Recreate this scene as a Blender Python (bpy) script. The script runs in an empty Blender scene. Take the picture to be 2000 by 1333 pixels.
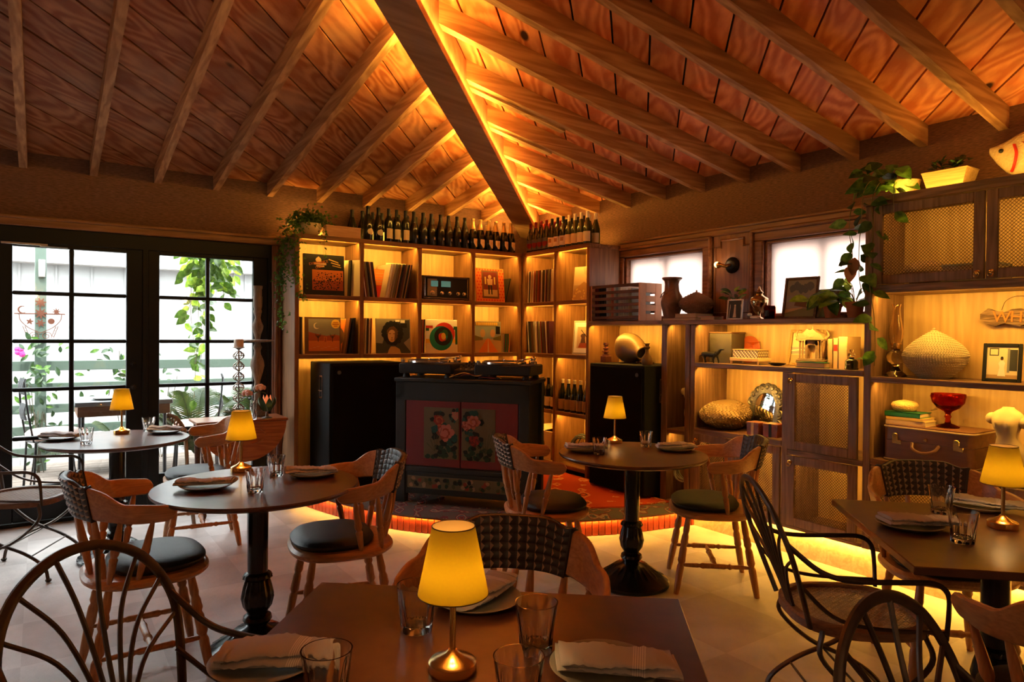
import bpy, bmesh, math, random
from mathutils import Matrix, Vector, Euler
random.seed(7)
S = bpy.context.scene
COL = S.collection
PI = math.pi
# ---------------------------------------------------------------- camera
H = 1.42
YAW, PIT, ROL, FPX = math.radians(55.545), math.radians(-.575), math.radians(.50), 1342.0
fw = Vector((math.cos(YAW)*math.cos(PIT), math.sin(YAW)*math.cos(PIT), math.sin(PIT)))
r0 = Vector((math.sin(YAW), -math.cos(YAW), 0)); u0 = r0.cross(fw)
cr = math.cos(ROL)*r0 + math.sin(ROL)*u0; cu = -math.sin(ROL)*r0 + math.cos(ROL)*u0
cd = bpy.data.cameras.new('camera'); cam = bpy.data.objects.new('camera', cd); COL.objects.link(cam)
cd.sensor_width = 36; cd.lens = FPX/2000*36; cd.clip_start = .05
cam.matrix_world = Matrix(((cr.x, cu.x, -fw.x, 0), (cr.y, cu.y, -fw.y, 0), (cr.z, cu.z, -fw.z, H), (0, 0, 0, 1)))
S.camera = cam
# ---------------------------------------------------------------- world, sun, exposure
S.view_settings.view_transform = 'Standard'; S.view_settings.look = 'None'
S.view_settings.exposure = 1.25; S.view_settings.gamma = 1.0; S.view_settings.use_curve_mapping = False
cy = S.cycles; cy.max_bounces = 7; cy.diffuse_bounces = 3; cy.glossy_bounces = 3; cy.transmission_bounces = 7; cy.transparent_max_bounces = 8; cy.caustics_reflective = False; cy.caustics_refractive = False; cy.use_adaptive_sampling = True; cy.adaptive_threshold = .12; cy.adaptive_min_samples = 20
W = bpy.data.worlds.new('world'); S.world = W; W.use_nodes = True
wb = W.node_tree.nodes['Background']; wb.inputs[0].default_value = (.93, .97, 1, 1); wb.inputs[1].default_value = 5.4
sd = bpy.data.lights.new('sun', 'SUN'); sd.energy = 2.5; sd.angle = .02; sd.color = (1, .96, .9)
so = bpy.data.objects.new('sun', sd); COL.objects.link(so); so.rotation_euler = Vector((.15, .62, -.78)).to_track_quat('-Z', 'Y').to_euler()
LED = (1.0, .54, .075)
WARM = (1.0, .60, .22)
LEDK = 2.3
def area(name, loc, d, sx, sy, watts, col=LED, spread=PI):
    L = bpy.data.lights.new(name, 'AREA'); L.shape = 'RECTANGLE'; L.size = sx; L.size_y = sy; L.energy = watts*LEDK; L.color = col; L.spread = spread
    o = bpy.data.objects.new(name, L); COL.objects.link(o); o.location = loc
    return o
def strip(name, a, b, d, watts, w=.012, col=LED):
    """a thin LED strip from a to b shining along d"""
    a, b, d = Vector(a), Vector(b), Vector(d).normalized(); x = (b-a).normalized(); z = -(d - x*d.dot(x)).normalized(); y = z.cross(x)
    o = area(name, (a+b)/2, d, (b-a).length, w, watts, col)
    o.matrix_world = Matrix(((x.x, y.x, z.x, (a.x+b.x)/2), (x.y, y.y, z.y, (a.y+b.y)/2), (x.z, y.z, z.z, (a.z+b.z)/2), (0, 0, 0, 1)))
    return o
def point(name, loc, watts, r=.02, col=WARM):
    L = bpy.data.lights.new(name, 'POINT'); L.energy = watts; L.shadow_soft_size = r; L.color = col
    o = bpy.data.objects.new(name, L); COL.objects.link(o); o.location = loc; return o
# ---------------------------------------------------------------- materials
MT = {}
def nm(name):
    m = bpy.data.materials.new(name); m.use_nodes = True; MT[name] = m
    nt = m.node_tree; return m, nt, nt.nodes, nt.links, nt.nodes['Principled BSDF']
def c4(c): return (c[0], c[1], c[2], 1)
def mat(name, col, rough=.5, metal=0., spec=.5, var=0., vs=6., bump=0., bs=60., coat=0., emit=None, es=0., alpha=1, sub=0, trans=0, ior=1.45, rnd=0.):
    m, nt, N, L, B = nm(name)
    B.inputs['Base Color'].default_value = c4(col); B.inputs['Roughness'].default_value = rough; B.inputs['Metallic'].default_value = metal
    B.inputs['Specular IOR Level'].default_value = spec; B.inputs['Coat Weight'].default_value = coat; B.inputs['IOR'].default_value = ior
    B.inputs['Transmission Weight'].default_value = trans
    if emit: B.inputs['Emission Color'].default_value = c4(emit); B.inputs['Emission Strength'].default_value = es
    tc = None
    if var or bump: tc = N.new('ShaderNodeTexCoord')
    src = None
    if var:
        n = N.new('ShaderNodeTexNoise'); n.inputs['Scale'].default_value = vs; n.inputs['Detail'].default_value = 6; L.new(tc.outputs['Object'], n.inputs['Vector'])
        r = N.new('ShaderNodeValToRGB'); L.new(n.outputs['Fac'], r.inputs[0])
        r.color_ramp.elements[0].position = .3; r.color_ramp.elements[1].position = .7
        r.color_ramp.elements[0].color = c4([x*(1-var) for x in col]); r.color_ramp.elements[1].color = c4([min(1, x*(1+var)) for x in col])
        L.new(r.outputs[0], B.inputs['Base Color']); src = r.outputs[0]
    if rnd:
        oi = N.new('ShaderNodeObjectInfo'); hs = N.new('ShaderNodeHueSaturation'); mr = N.new('ShaderNodeMapRange')
        mr.inputs[3].default_value = 1-rnd; mr.inputs[4].default_value = 1+rnd; L.new(oi.outputs['Random'], mr.inputs[0]); L.new(mr.outputs[0], hs.inputs['Value'])
        if src: L.new(src, hs.inputs['Color'])
        else: hs.inputs['Color'].default_value = c4(col)
        L.new(hs.outputs[0], B.inputs['Base Color'])
    if bump:
        n2 = N.new('ShaderNodeTexNoise'); n2.inputs['Scale'].default_value = bs; n2.inputs['Detail'].default_value = 4; L.new(tc.outputs['Object'], n2.inputs['Vector'])
        b = N.new('ShaderNodeBump'); b.inputs['Strength'].default_value = bump; b.inputs['Distance'].default_value = .01; L.new(n2.outputs['Fac'], b.inputs['Height']); L.new(b.outputs[0], B.inputs['Normal'])
    return m
def wood(name, ca, cb, axis='X', rough=.5, k=1., ring=.5, rnd=.12, knots=False, spec=.4, bump=.12, worn=None, sc=None, mult=46, det=3):
    """grain runs along the object's own axis"""
    m, nt, N, L, B = nm(name)
    tc = N.new('ShaderNodeTexCoord'); mp = N.new('ShaderNodeMapping'); oi = N.new('ShaderNodeObjectInfo')
    al, ac = sc if sc else (.55*k, 7*k)
    sc = {'X': (al, ac, ac), 'Y': (ac, al, ac), 'Z': (ac, ac, al)}[axis]
    mp.inputs['Scale'].default_value = sc
    cx = N.new('ShaderNodeVectorMath'); cx.operation = 'SCALE'; cx.inputs[0].default_value = (13.7, 7.1, 23.3); L.new(oi.outputs['Random'], cx.inputs['Scale']); L.new(cx.outputs[0], mp.inputs['Location'])
    L.new(tc.outputs['Object'], mp.inputs['Vector'])
    n1 = N.new('ShaderNodeTexNoise'); n1.inputs['Scale'].default_value = 1.1; n1.inputs['Detail'].default_value = det; n1.inputs['Distortion'].default_value = .4; L.new(mp.outputs[0], n1.inputs['Vector'])
    # cathedral rings: sine of the stretched noise
    ml = N.new('ShaderNodeMath'); ml.operation = 'MULTIPLY'; ml.inputs[1].default_value = mult; L.new(n1.outputs['Fac'], ml.inputs[0])
    sn = N.new('ShaderNodeMath'); sn.operation = 'SINE'; L.new(ml.outputs[0], sn.inputs[0])
    n2 = N.new('ShaderNodeTexNoise'); n2.inputs['Scale'].default_value = 9; n2.inputs['Detail'].default_value = 5; L.new(mp.outputs[0], n2.inputs['Vector'])
    mx = N.new('ShaderNodeMath'); mx.operation = 'MULTIPLY_ADD'; mx.inputs[1].default_value = .5*ring; L.new(sn.outputs[0], mx.inputs[0]); L.new(n2.outputs['Fac'], mx.inputs[2])
    r = N.new('ShaderNodeValToRGB'); r.color_ramp.elements[0].position = .25; r.color_ramp.elements[1].position = .85
    r.color_ramp.elements[0].color = c4(ca); r.color_ramp.elements[1].color = c4(cb); L.new(mx.outputs[0], r.inputs[0])
    out = r.outputs[0]
    if worn:
        n3 = N.new('ShaderNodeTexNoise'); n3.inputs['Scale'].default_value = 2.2; n3.inputs['Detail'].default_value = 5
        ad = N.new('ShaderNodeVectorMath'); L.new(tc.outputs['Object'], ad.inputs[0]); L.new(cx.outputs[0], ad.inputs[1]); L.new(ad.outputs[0], n3.inputs['Vector'])
        r3 = N.new('ShaderNodeValToRGB'); r3.color_ramp.elements[0].position = .5; r3.color_ramp.elements[1].position = .72; L.new(n3.outputs['Fac'], r3.inputs[0])
        f = N.new('ShaderNodeMath'); f.operation = 'MULTIPLY'; f.inputs[1].default_value = .5; L.new(r3.outputs[0], f.inputs[0])
        mw = N.new('ShaderNodeMix'); mw.data_type = 'RGBA'; L.new(f.outputs[0], mw.inputs[0]); L.new(out, mw.inputs[6]); mw.inputs[7].default_value = c4(worn); out = mw.outputs[2]
    if knots:
        v = N.new('ShaderNodeTexVoronoi'); v.inputs['Scale'].default_value = 1.0; mp2 = N.new('ShaderNodeMapping'); mp2.inputs['Scale'].default_value = (1.1, 2.6, 1); L.new(cx.outputs[0], mp2.inputs['Location']); L.new(tc.outputs['Object'], mp2.inputs['Vector']); L.new(mp2.outputs[0], v.inputs['Vector'])
        rk = N.new('ShaderNodeValToRGB'); rk.color_ramp.elements[0].position = .045; rk.color_ramp.elements[1].position = .075; rk.color_ramp.elements[0].color = (.05, .03, .02, 1); rk.color_ramp.elements[1].color = (1, 1, 1, 1); L.new(v.outputs['Distance'], rk.inputs[0])
        mk = N.new('ShaderNodeMix'); mk.data_type = 'RGBA'; mk.blend_type = 'MULTIPLY'; mk.inputs[0].default_value = 1; L.new(out, mk.inputs[6]); L.new(rk.outputs[0], mk.inputs[7]); out = mk.outputs[2]
    if rnd:
        hs = N.new('ShaderNodeHueSaturation'); mr = N.new('ShaderNodeMapRange'); mr.inputs[3].default_value = 1-rnd; mr.inputs[4].default_value = 1+rnd
        L.new(oi.outputs['Random'], mr.inputs[0]); L.new(mr.outputs[0], hs.inputs['Value']); L.new(out, hs.inputs['Color']); out = hs.outputs[0]
    L.new(out, B.inputs['Base Color']); B.inputs['Roughness'].default_value = rough; B.inputs['Specular IOR Level'].default_value = spec
    if bump:
        b = N.new('ShaderNodeBump'); b.inputs['Strength'].default_value = bump; b.inputs['Distance'].default_value = .004; L.new(mx.outputs[0], b.inputs['Height']); L.new(b.outputs[0], B.inputs['Normal'])
    return m
def glassmat(name, col=(1, 1, 1), rough=0., ior=1.48):
    m, nt, N, L, B = nm(name); N.remove(B); g = N.new('ShaderNodeBsdfGlass'); g.inputs['Color'].default_value = c4(col); g.inputs['Roughness'].default_value = rough; g.inputs['IOR'].default_value = ior
    L.new(g.outputs[0], N['Material Output'].inputs[0]); return m
def panemat(name, col=(1, 1, 1), refl=.06):
    m, nt, N, L, B = nm(name); N.remove(B); t = N.new('ShaderNodeBsdfTransparent'); t.inputs[0].default_value = c4(col); g = N.new('ShaderNodeBsdfGlossy'); g.inputs['Roughness'].default_value = .02
    mx = N.new('ShaderNodeMixShader'); mx.inputs[0].default_value = refl; L.new(t.outputs[0], mx.inputs[1]); L.new(g.outputs[0], mx.inputs[2]); L.new(mx.outputs[0], N['Material Output'].inputs[0]); return m
def translucent(name, col, k=.6, rough=.5):
    m, nt, N, L, B = nm(name); B.inputs['Base Color'].default_value = c4(col); B.inputs['Roughness'].default_value = rough
    t = N.new('ShaderNodeBsdfTranslucent'); t.inputs[0].default_value = c4(col); mx = N.new('ShaderNodeMixShader'); mx.inputs[0].default_value = k
    L.new(B.outputs[0], mx.inputs[1]); L.new(t.outputs[0], mx.inputs[2]); L.new(mx.outputs[0], N['Material Output'].inputs[0]); return m
def woven(name, ca, cb, sx, sz, rough=.8):
    """grasscloth: fine horizontal threads on a wall"""
    m, nt, N, L, B = nm(name); tc = N.new('ShaderNodeTexCoord'); mp = N.new('ShaderNodeMapping'); mp.inputs['Scale'].default_value = (sx, sx, sz); L.new(tc.outputs['Object'], mp.inputs['Vector'])
    n = N.new('ShaderNodeTexNoise'); n.inputs['Scale'].default_value = 1; n.inputs['Detail'].default_value = 2; L.new(mp.outputs[0], n.inputs['Vector'])
    r = N.new('ShaderNodeValToRGB'); r.color_ramp.elements[0].position = .35; r.color_ramp.elements[1].position = .65; r.color_ramp.elements[0].color = c4(ca); r.color_ramp.elements[1].color = c4(cb); L.new(n.outputs['Fac'], r.inputs[0]); L.new(r.outputs[0], B.inputs['Base Color'])
    b = N.new('ShaderNodeBump'); b.inputs['Strength'].default_value = .5; b.inputs['Distance'].default_value = .006; L.new(n.outputs['Fac'], b.inputs['Height']); L.new(b.outputs[0], B.inputs['Normal']); B.inputs['Roughness'].default_value = rough; return m
# ---------------------------------------------------------------- mesh builder
I4 = Matrix.Identity(4)
def TR(x=0, y=0, z=0): return Matrix.Translation((x, y, z))
def RZ(a): return Matrix.Rotation(a, 4, 'Z')
def RX(a): return Matrix.Rotation(a, 4, 'X')
def RY(a): return Matrix.Rotation(a, 4, 'Y')
def along(a, b):
    """matrix whose z axis runs from a to b"""
    a, b = Vector(a), Vector(b); z = (b-a).normalized(); q = z.to_track_quat('Z', 'Y'); return Matrix.Translation(a) @ q.to_matrix().to_4x4()
class MB:
    def __init__(s): s.v = []; s.f = []; s.m = []; s.mi = 0; s.sm = []
    def add(s, vs, fs, M=None, smooth=False):
        o = len(s.v)
        if M is not None: vs = [M @ Vector(p) for p in vs]
        s.v += [tuple(p) for p in vs]
        for f in fs: s.f.append([o+i for i in f]); s.m.append(s.mi); s.sm.append(smooth)
        return s
    def box(s, c, d, b=0., M=None):
        x, y, z = d[0]/2, d[1]/2, d[2]/2
        b = min(b, x*.9, y*.9, z*.9)
        if b <= 0:
            vs = [(c[0]+i*x, c[1]+j*y, c[2]+k*z) for i in (-1, 1) for j in (-1, 1) for k in (-1, 1)]
            return s.add(vs, [(0, 1, 3, 2), (4, 6, 7, 5), (0, 4, 5, 1), (2, 3, 7, 6), (0, 2, 6, 4), (1, 5, 7, 3)], M)
        vs = []; ix = {}
        for i in (-1, 1):
            for j in (-1, 1):
                for k in (-1, 1):
                    for a in range(3):
                        p = [i*(x-b), j*(y-b), k*(z-b)]; p[a] = (i*x, j*y, k*z)[a]
                        ix[i, j, k, a] = len(vs); vs.append((c[0]+p[0], c[1]+p[1], c[2]+p[2]))
        fs = []
        g = lambda i, j, k, a: ix[i, j, k, a]
        for q in (-1, 1):
            fs.append([g(q, -1, -1, 0), g(q, 1, -1, 0), g(q, 1, 1, 0), g(q, -1, 1, 0)][::q])
            fs.append([g(-1, q, -1, 1), g(-1, q, 1, 1), g(1, q, 1, 1), g(1, q, -1, 1)][::q])
            fs.append([g(-1, -1, q, 2), g(1, -1, q, 2), g(1, 1, q, 2), g(-1, 1, q, 2)][::q])
        for p in (-1, 1):
            for q in (-1, 1):
                fs.append([g(p, q, -1, 0), g(p, q, -1, 1), g(p, q, 1, 1), g(p, q, 1, 0)][::p*q])
                fs.append([g(p, -1, q, 0), g(p, 1, q, 0), g(p, 1, q, 2), g(p, -1, q, 2)][::p*q])
                fs.append([g(-1, p, q, 1), g(-1, p, q, 2), g(1, p, q, 2), g(1, p, q, 1)][::p*q])
                for r in (-1, 1): fs.append([g(p, q, r, 0), g(p, q, r, 1), g(p, q, r, 2)][::p*q*r])
        return s.add(vs, fs, M)
    def b2(s, lo, hi, b=0., M=None): return s.box([(lo[i]+hi[i])/2 for i in range(3)], [abs(hi[i]-lo[i]) for i in range(3)], b, M)
    def lathe(s, prof, n=24, M=None, cap0=True, cap1=True, smooth=True, fl=None, sx=1, sy=1):
        vs = []; fs = []
        for k, (r, z) in enumerate(prof):
            for i in range(n):
                a = 2*PI*i/n; rr = r*(fl(a, k) if fl else 1); vs.append((rr*math.cos(a)*sx, rr*math.sin(a)*sy, z))
        for k in range(len(prof)-1):
            for i in range(n): j = (i+1) % n; fs.append((k*n+i, k*n+j, (k+1)*n+j, (k+1)*n+i))
        if cap0: fs.append(tuple(range(n))[::-1])
        if cap1: fs.append(tuple(range((len(prof)-1)*n, len(prof)*n)))
        return s.add(vs, fs, M, smooth)
    def tube(s, pts, r, n=8, M=None, closed=False, ry=None, up=None, cap=True, smooth=True):
        """pts path; r radius (number or list); ry second radius for flat bars (measured along 'up')"""
        P = [Vector(p) for p in pts]; m = len(P); vs = []; fs = []
        T = []
        for i in range(m):
            a = P[(i-1) % m] if (closed or i > 0) else P[0]; b = P[(i+1) % m] if (closed or i < m-1) else P[-1]
            t = b-a; T.append(t.normalized() if t.length > 1e-9 else Vector((0, 0, 1)))
        if up is None:
            u = T[0].orthogonal().normalized()
        else: u = Vector(up)
        for i in range(m):
            t = T[i]
            if up is not None: u = Vector(up)
            u = (u - t*u.dot(t))
            u = u.normalized() if u.length > 1e-6 else t.orthogonal().normalized()
            w = t.cross(u); rr = r[i] if isinstance(r, (list, tuple)) else r
            r2 = rr if ry is None else (ry[i] if isinstance(ry, (list, tuple)) else ry)
            for k in range(n):
                a = 2*PI*(k+.5)/n; vs.append(P[i] + w*(rr*math.cos(a)) + u*(r2*math.sin(a)))
        for i in range(m if closed else m-1):
            for k in range(n):
                k2 = (k+1) % n; i2 = (i+1) % m; fs.append((i*n+k, i*n+k2, i2*n+k2, i2*n+k))
        if cap and not closed: fs.append(tuple(range(n))[::-1]); fs.append(tuple(range((m-1)*n, m*n)))
        return s.add(vs, fs, M, smooth)
    def prism(s, poly, z0, z1, M=None):
        n = len(poly); vs = [(p[0], p[1], z0) for p in poly] + [(p[0], p[1], z1) for p in poly]
        fs = [tuple(range(n))[::-1], tuple(range(n, 2*n))] + [(i, (i+1) % n, n+(i+1) % n, n+i) for i in range(n)]
        return s.add(vs, fs, M)
    def ball(s, c, r, n=12, M=None, fn=None):
        if not isinstance(r, (list, tuple)): r = (r, r, r)
        vs = []; fs = []; h = max(4, n//2)
        for k in range(h+1):
            t = PI*k/h
            for i in range(n):
                a = 2*PI*i/n; d = Vector((math.sin(t)*math.cos(a), math.sin(t)*math.sin(a), -math.cos(t))); q = fn(d) if fn else 1
                vs.append((c[0]+r[0]*d.x*q, c[1]+r[1]*d.y*q, c[2]+r[2]*d.z*q))
        for k in range(h):
            for i in range(n): j = (i+1) % n; fs.append((k*n+i, k*n+j, (k+1)*n+j, (k+1)*n+i))
        return s.add(vs, fs, M, True)
    def quad(s, a, b, c, d, M=None): return s.add([a, b, c, d], [(0, 1, 2, 3)], M)
    def mesh(s, name, weld=False, sharp=None):
        me = bpy.data.meshes.new(name); me.from_pydata(s.v, [], s.f)
        for i, p in enumerate(me.polygons): p.use_smooth = s.sm[i]; p.material_index = s.m[i]
        if weld:
            bm = bmesh.new(); bm.from_mesh(me); bmesh.ops.remove_doubles(bm, verts=bm.verts, dist=1e-5); bm.to_mesh(me); bm.free()
        if sharp: me.set_sharp_from_angle(angle=math.radians(sharp))
        me.update(); return me
def ob(name, mb, mats, parent=None, loc=(0, 0, 0), rot=(0, 0, 0), sharp=40, scale=None):
    me = mb.mesh(name, sharp=sharp) if isinstance(mb, MB) else mb
    if not isinstance(mats, (list, tuple)): mats = [mats]
    if isinstance(mb, MB):
        for m in mats: me.materials.append(MT[m] if isinstance(m, str) else m)
    o = bpy.data.objects.new(name, me); COL.objects.link(o); o.location = loc; o.rotation_euler = rot
    if scale: o.scale = scale
    if parent: o.parent = parent
    return o
def tag(o, label, cat, group=None, kind=None):
    o['label'] = label; o['category'] = cat
    if group: o['group'] = group
    if kind: o['kind'] = kind
    return o
def thing(name, label, cat, loc=(0, 0, 0), rz=0, group=None):
    o = bpy.data.objects.new(name, None); COL.objects.link(o); o.location = loc; o.rotation_euler = (0, 0, rz); o.empty_display_size = .05
    return tag(o, label, cat, group)
def struct(o, label=None, cat=None):
    o['kind'] = 'structure'
    if label: o['label'] = label
    if cat: o['category'] = cat
    return o
def dup(root, label, loc=None, rz=None, group=None):
    r = root.copy(); COL.objects.link(r); r['label'] = label
    if loc is not None: r.location = loc
    if rz is not None: r.rotation_euler = (0, 0, rz)
    if group: r['group'] = group
    for ch in list(root.children):
        c = ch.copy(); COL.objects.link(c); c.parent = r
        for g in list(ch.children):
            d = g.copy(); COL.objects.link(d); d.parent = c
    return r
ORD = 'first second third fourth fifth sixth seventh eighth ninth tenth eleventh twelfth thirteenth fourteenth fifteenth sixteenth seventeenth eighteenth nineteenth twentieth'.split()
ORD += ['twenty-'+w for w in ORD[:9]] + ['thirtieth']
def smooth_path(P, k=6):
    """Catmull-Rom through the points"""
    P = [Vector(p) for p in P]; Q = [P[0]*2-P[1]] + P + [P[-1]*2-P[-2]]; out = []
    for i in range(1, len(Q)-2):
        a, b, c, d = Q[i-1:i+3]
        for j in range(k):
            t = j/k; out.append(.5*((2*b)+(c-a)*t+(2*a-5*b+4*c-d)*t*t+(3*b-a-3*c+d)*t**3))
    out.append(P[-1]); return out
def text(name, body, size, mt, parent=None, loc=(0, 0, 0), rot=(0, 0, 0), ext=.001, align='CENTER'):
    cu_ = bpy.data.curves.new(name, 'FONT'); cu_.body = body; cu_.size = size; cu_.extrude = ext; cu_.align_x = align; cu_.align_y = 'CENTER'; cu_.materials.append(MT[mt])
    t_ = bpy.data.objects.new(name, cu_); COL.objects.link(t_); bpy.context.view_layer.update(); me = bpy.data.meshes.new_from_object(t_.evaluated_get(bpy.context.evaluated_depsgraph_get())); bpy.data.objects.remove(t_)
    o = bpy.data.objects.new(name, me); COL.objects.link(o); o.location = loc; o.rotation_euler = rot
    if parent: o.parent = parent
    return o
# ---------------------------------------------------------------- palette
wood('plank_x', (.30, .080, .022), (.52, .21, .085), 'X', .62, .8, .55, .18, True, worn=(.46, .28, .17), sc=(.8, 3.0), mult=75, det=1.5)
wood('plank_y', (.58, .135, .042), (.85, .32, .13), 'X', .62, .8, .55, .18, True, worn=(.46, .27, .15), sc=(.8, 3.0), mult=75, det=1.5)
mat('roof_dark', (.02, .012, .008), .9)
wood('rafter_y', (.34, .15, .06), (.56, .30, .14), 'Y', .65, .8, .5, .12)
wood('rafter_x', (.34, .15, .06), (.56, .30, .14), 'X', .65, .8, .5, .12)
wood('beam', (.33, .17, .085), (.50, .29, .16), 'X', .6, .35, .3, 0)
wood('oak', (.16, .068, .026), (.30, .14, .055), 'X', .45, 1, .3, 0)
wood('oak_v', (.17, .072, .027), (.31, .145, .057), 'Z', .45, 1, .22, 0)
wood('oak_h', (.16, .068, .026), (.30, .14, .055), 'Y', .45, 1, .5, 0)
wood('ply', (.42, .25, .105), (.56, .36, .17), 'Z', .5, .7, .35, 0)
wood('walnut_h', (.13, .065, .035), (.25, .135, .075), 'Y', .5, 1.2, .6, 0)
wood('walnut_v', (.13, .065, .035), (.25, .135, .075), 'Z', .5, 1.2, .3, 0)
wood('trim_wood', (.20, .085, .032), (.33, .15, .06), 'X', .45, 1, .4, 0)
wood('trim_wood_y', (.17, .062, .025), (.29, .12, .05), 'Y', .42, 1, .4, 0)
wood('trim_wood_z', (.17, .062, .025), (.29, .12, .05), 'Z', .42, 1, .4, 0)
wood('pale_wood', (.50, .33, .19), (.63, .45, .28), 'X', .55, 1, .4, 0)
woven('grasscloth_l', (.11, .05, .032), (.20, .095, .065), 30, 260)
woven('grasscloth_r', (.105, .040, .022), (.20, .082, .045), 30, 260)
mat('plaster_near', (.24, .15, .09), .8, var=.1)
mat('black_paint', (.005, .006, .008), .4, spec=.3)
mat('black_metal', (.012, .012, .013), .35, .4)
mat('brass', (.72, .45, .14), .22, 1)
mat('chrome', (.75, .74, .72), .15, 1)
panemat('door_glass', (.97, .99, .98), .05)
translucent('frosted', (.58, .48, .43), .9, .4)
def floor_mat():
    m, nt, N, L, B = nm('floor_tile'); tc = N.new('ShaderNodeTexCoord')
    mp = N.new('ShaderNodeMapping'); mp.inputs['Rotation'].default_value = (0, 0, math.radians(0)); mp.inputs['Scale'].default_value = (1/.52, 1/.52, 1); mp.inputs['Location'].default_value = (.13, .2, .5); L.new(tc.outputs['Object'], mp.inputs['Vector'])
    ch = N.new('ShaderNodeTexChecker'); ch.inputs['Scale'].default_value = 1; ch.inputs['Color1'].default_value = (.45, .385, .36, 1); ch.inputs['Color2'].default_value = (.545, .485, .46, 1); L.new(mp.outputs[0], ch.inputs['Vector'])
    n = N.new('ShaderNodeTexNoise'); n.inputs['Scale'].default_value = 3.5; n.inputs['Detail'].default_value = 8; L.new(tc.outputs['Object'], n.inputs['Vector'])
    r = N.new('ShaderNodeValToRGB'); r.color_ramp.elements[0].position = .3; r.color_ramp.elements[1].position = .7; r.color_ramp.elements[0].color = (.74, .72, .7, 1); r.color_ramp.elements[1].color = (1.12, 1.1, 1.08, 1); L.new(n.outputs['Fac'], r.inputs[0])
    mx = N.new('ShaderNodeMix'); mx.data_type = 'RGBA'; mx.blend_type = 'MULTIPLY'; mx.inputs[0].default_value = 1; L.new(ch.outputs[0], mx.inputs[6]); L.new(r.outputs[0], mx.inputs[7]); L.new(mx.outputs[2], B.inputs['Base Color'])
    n2 = N.new('ShaderNodeTexNoise'); n2.inputs['Scale'].default_value = 22; n2.inputs['Detail'].default_value = 8; n2.inputs['Roughness'].default_value = .7; L.new(tc.outputs['Object'], n2.inputs['Vector'])
    b = N.new('ShaderNodeBump'); b.inputs['Strength'].default_value = .35; b.inputs['Distance'].default_value = .01; L.new(n2.outputs['Fac'], b.inputs['Height']); L.new(b.outputs[0], B.inputs['Normal'])
    B.inputs['Roughness'].default_value = .42; B.inputs['Specular IOR Level'].default_value = .45
floor_mat()
# ---------------------------------------------------------------- room shell
YL, XR, ZC, SL = 6.06, 4.40, 2.70, .19
X0, Y0 = -2.6, -2.5
def zl(y): return ZC + SL*(YL-y)
def zr(x): return ZC + SL*(XR-x)
m = MB(); m.b2((X0-.2, Y0-.2, -.12), (XR+.14, YL+.10, 0)); struct(ob('floor', m, 'floor_tile'), 'brown-grey concrete tile floor in faint large squares', 'floor')
DX = [(-.285, 1.64), (-2.25, -.325)]       # two French door openings, the second unseen, added for daylight fill
m = MB()
m.b2((X0-.2, YL, 2.17), (XR+.14, YL+.14, 2.78)); m.b2((1.64, YL, 0), (XR+.14, YL+.14, 2.17)); m.b2((-.325, YL, 0), (-.285, YL+.14, 2.17)); m.b2((X0-.2, YL, 0), (-2.25, YL+.14, 2.17))
struct(ob('wall_left', m, 'grasscloth_l'), 'brown grasscloth wall above the black French doors', 'wall')
W1, W2, WZ = (3.69, 4.60), (2.275, 3.13), (1.565, 2.125)
m = MB(); x1 = XR+.14
m.b2((XR, Y0-.2, 0), (x1, YL, WZ[0])); m.b2((XR, Y0-.2, WZ[1]), (x1, YL, 2.78)); m.b2((XR, Y0-.2, WZ[0]), (x1, W2[0], WZ[1])); m.b2((XR, W2[1], WZ[0]), (x1, W1[0], WZ[1])); m.b2((XR, W1[1], WZ[0]), (x1, YL, WZ[1]))
struct(ob('wall_right', m, 'grasscloth_r'), 'brown grasscloth wall above the cabinets and windows', 'wall')
m = MB(); m.b2((X0-.2, Y0-.2, 0), (X0, YL+.1, 4.2)); struct(ob('wall_near_left', m, 'plaster_near'), 'plain brown wall out of view on the left', 'wall')
m = MB(); m.b2((X0, Y0-.2, 0), (XR, Y0, 4.2)); struct(ob('wall_near', m, 'plaster_near'), 'plain brown wall behind the viewer', 'wall')
# ceiling: roof deck slab with planks, rafters and hip beam as parts
HC = XR - YL                                # hip line: x = y + HC
m = MB(); t = .06; e = .45
def slab(pts, zf):
    n = len(pts); vs = [(x, y, zf(x, y)+.03) for x, y in pts] + [(x, y, zf(x, y)+.03+t) for x, y in pts]
    m.add(vs, [tuple(range(n))[::-1], tuple(range(n, 2*n))] + [(i, (i+1) % n, n+(i+1) % n, n+i) for i in range(n)])
slab([(X0-.3, YL+e), (X0-.3, X0-.3-HC), (XR+e, YL+e)], lambda x, y: zl(y))
slab([(XR+e, YL+e), (X0-.3, X0-.3-HC), (X0-.3, Y0-.3), (XR+e, Y0-.3)], lambda x, y: zr(x))
ceil = struct(ob('ceiling', m, 'roof_dark'), 'sloped plank ceiling with exposed rafters meeting at a hip beam', 'ceiling')
PW, g = .2017, .0055                         # boards laid diagonally, parallel to the hip beam
def clip(poly, nx, ny, d):
    """keep the part of a polygon with nx*x + ny*y >= d"""
    out = []
    for i in range(len(poly)):
        a, b = poly[i], poly[(i+1) % len(poly)]; fa, fb = nx*a[0]+ny*a[1]-d, nx*b[0]+ny*b[1]-d
        if fa >= 0: out.append(a)
        if fa*fb < 0: t_ = fa/(fa-fb); out.append((a[0]+(b[0]-a[0])*t_, a[1]+(b[1]-a[1])*t_))
    return out
SQ = 1/math.sqrt(2)
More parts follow.
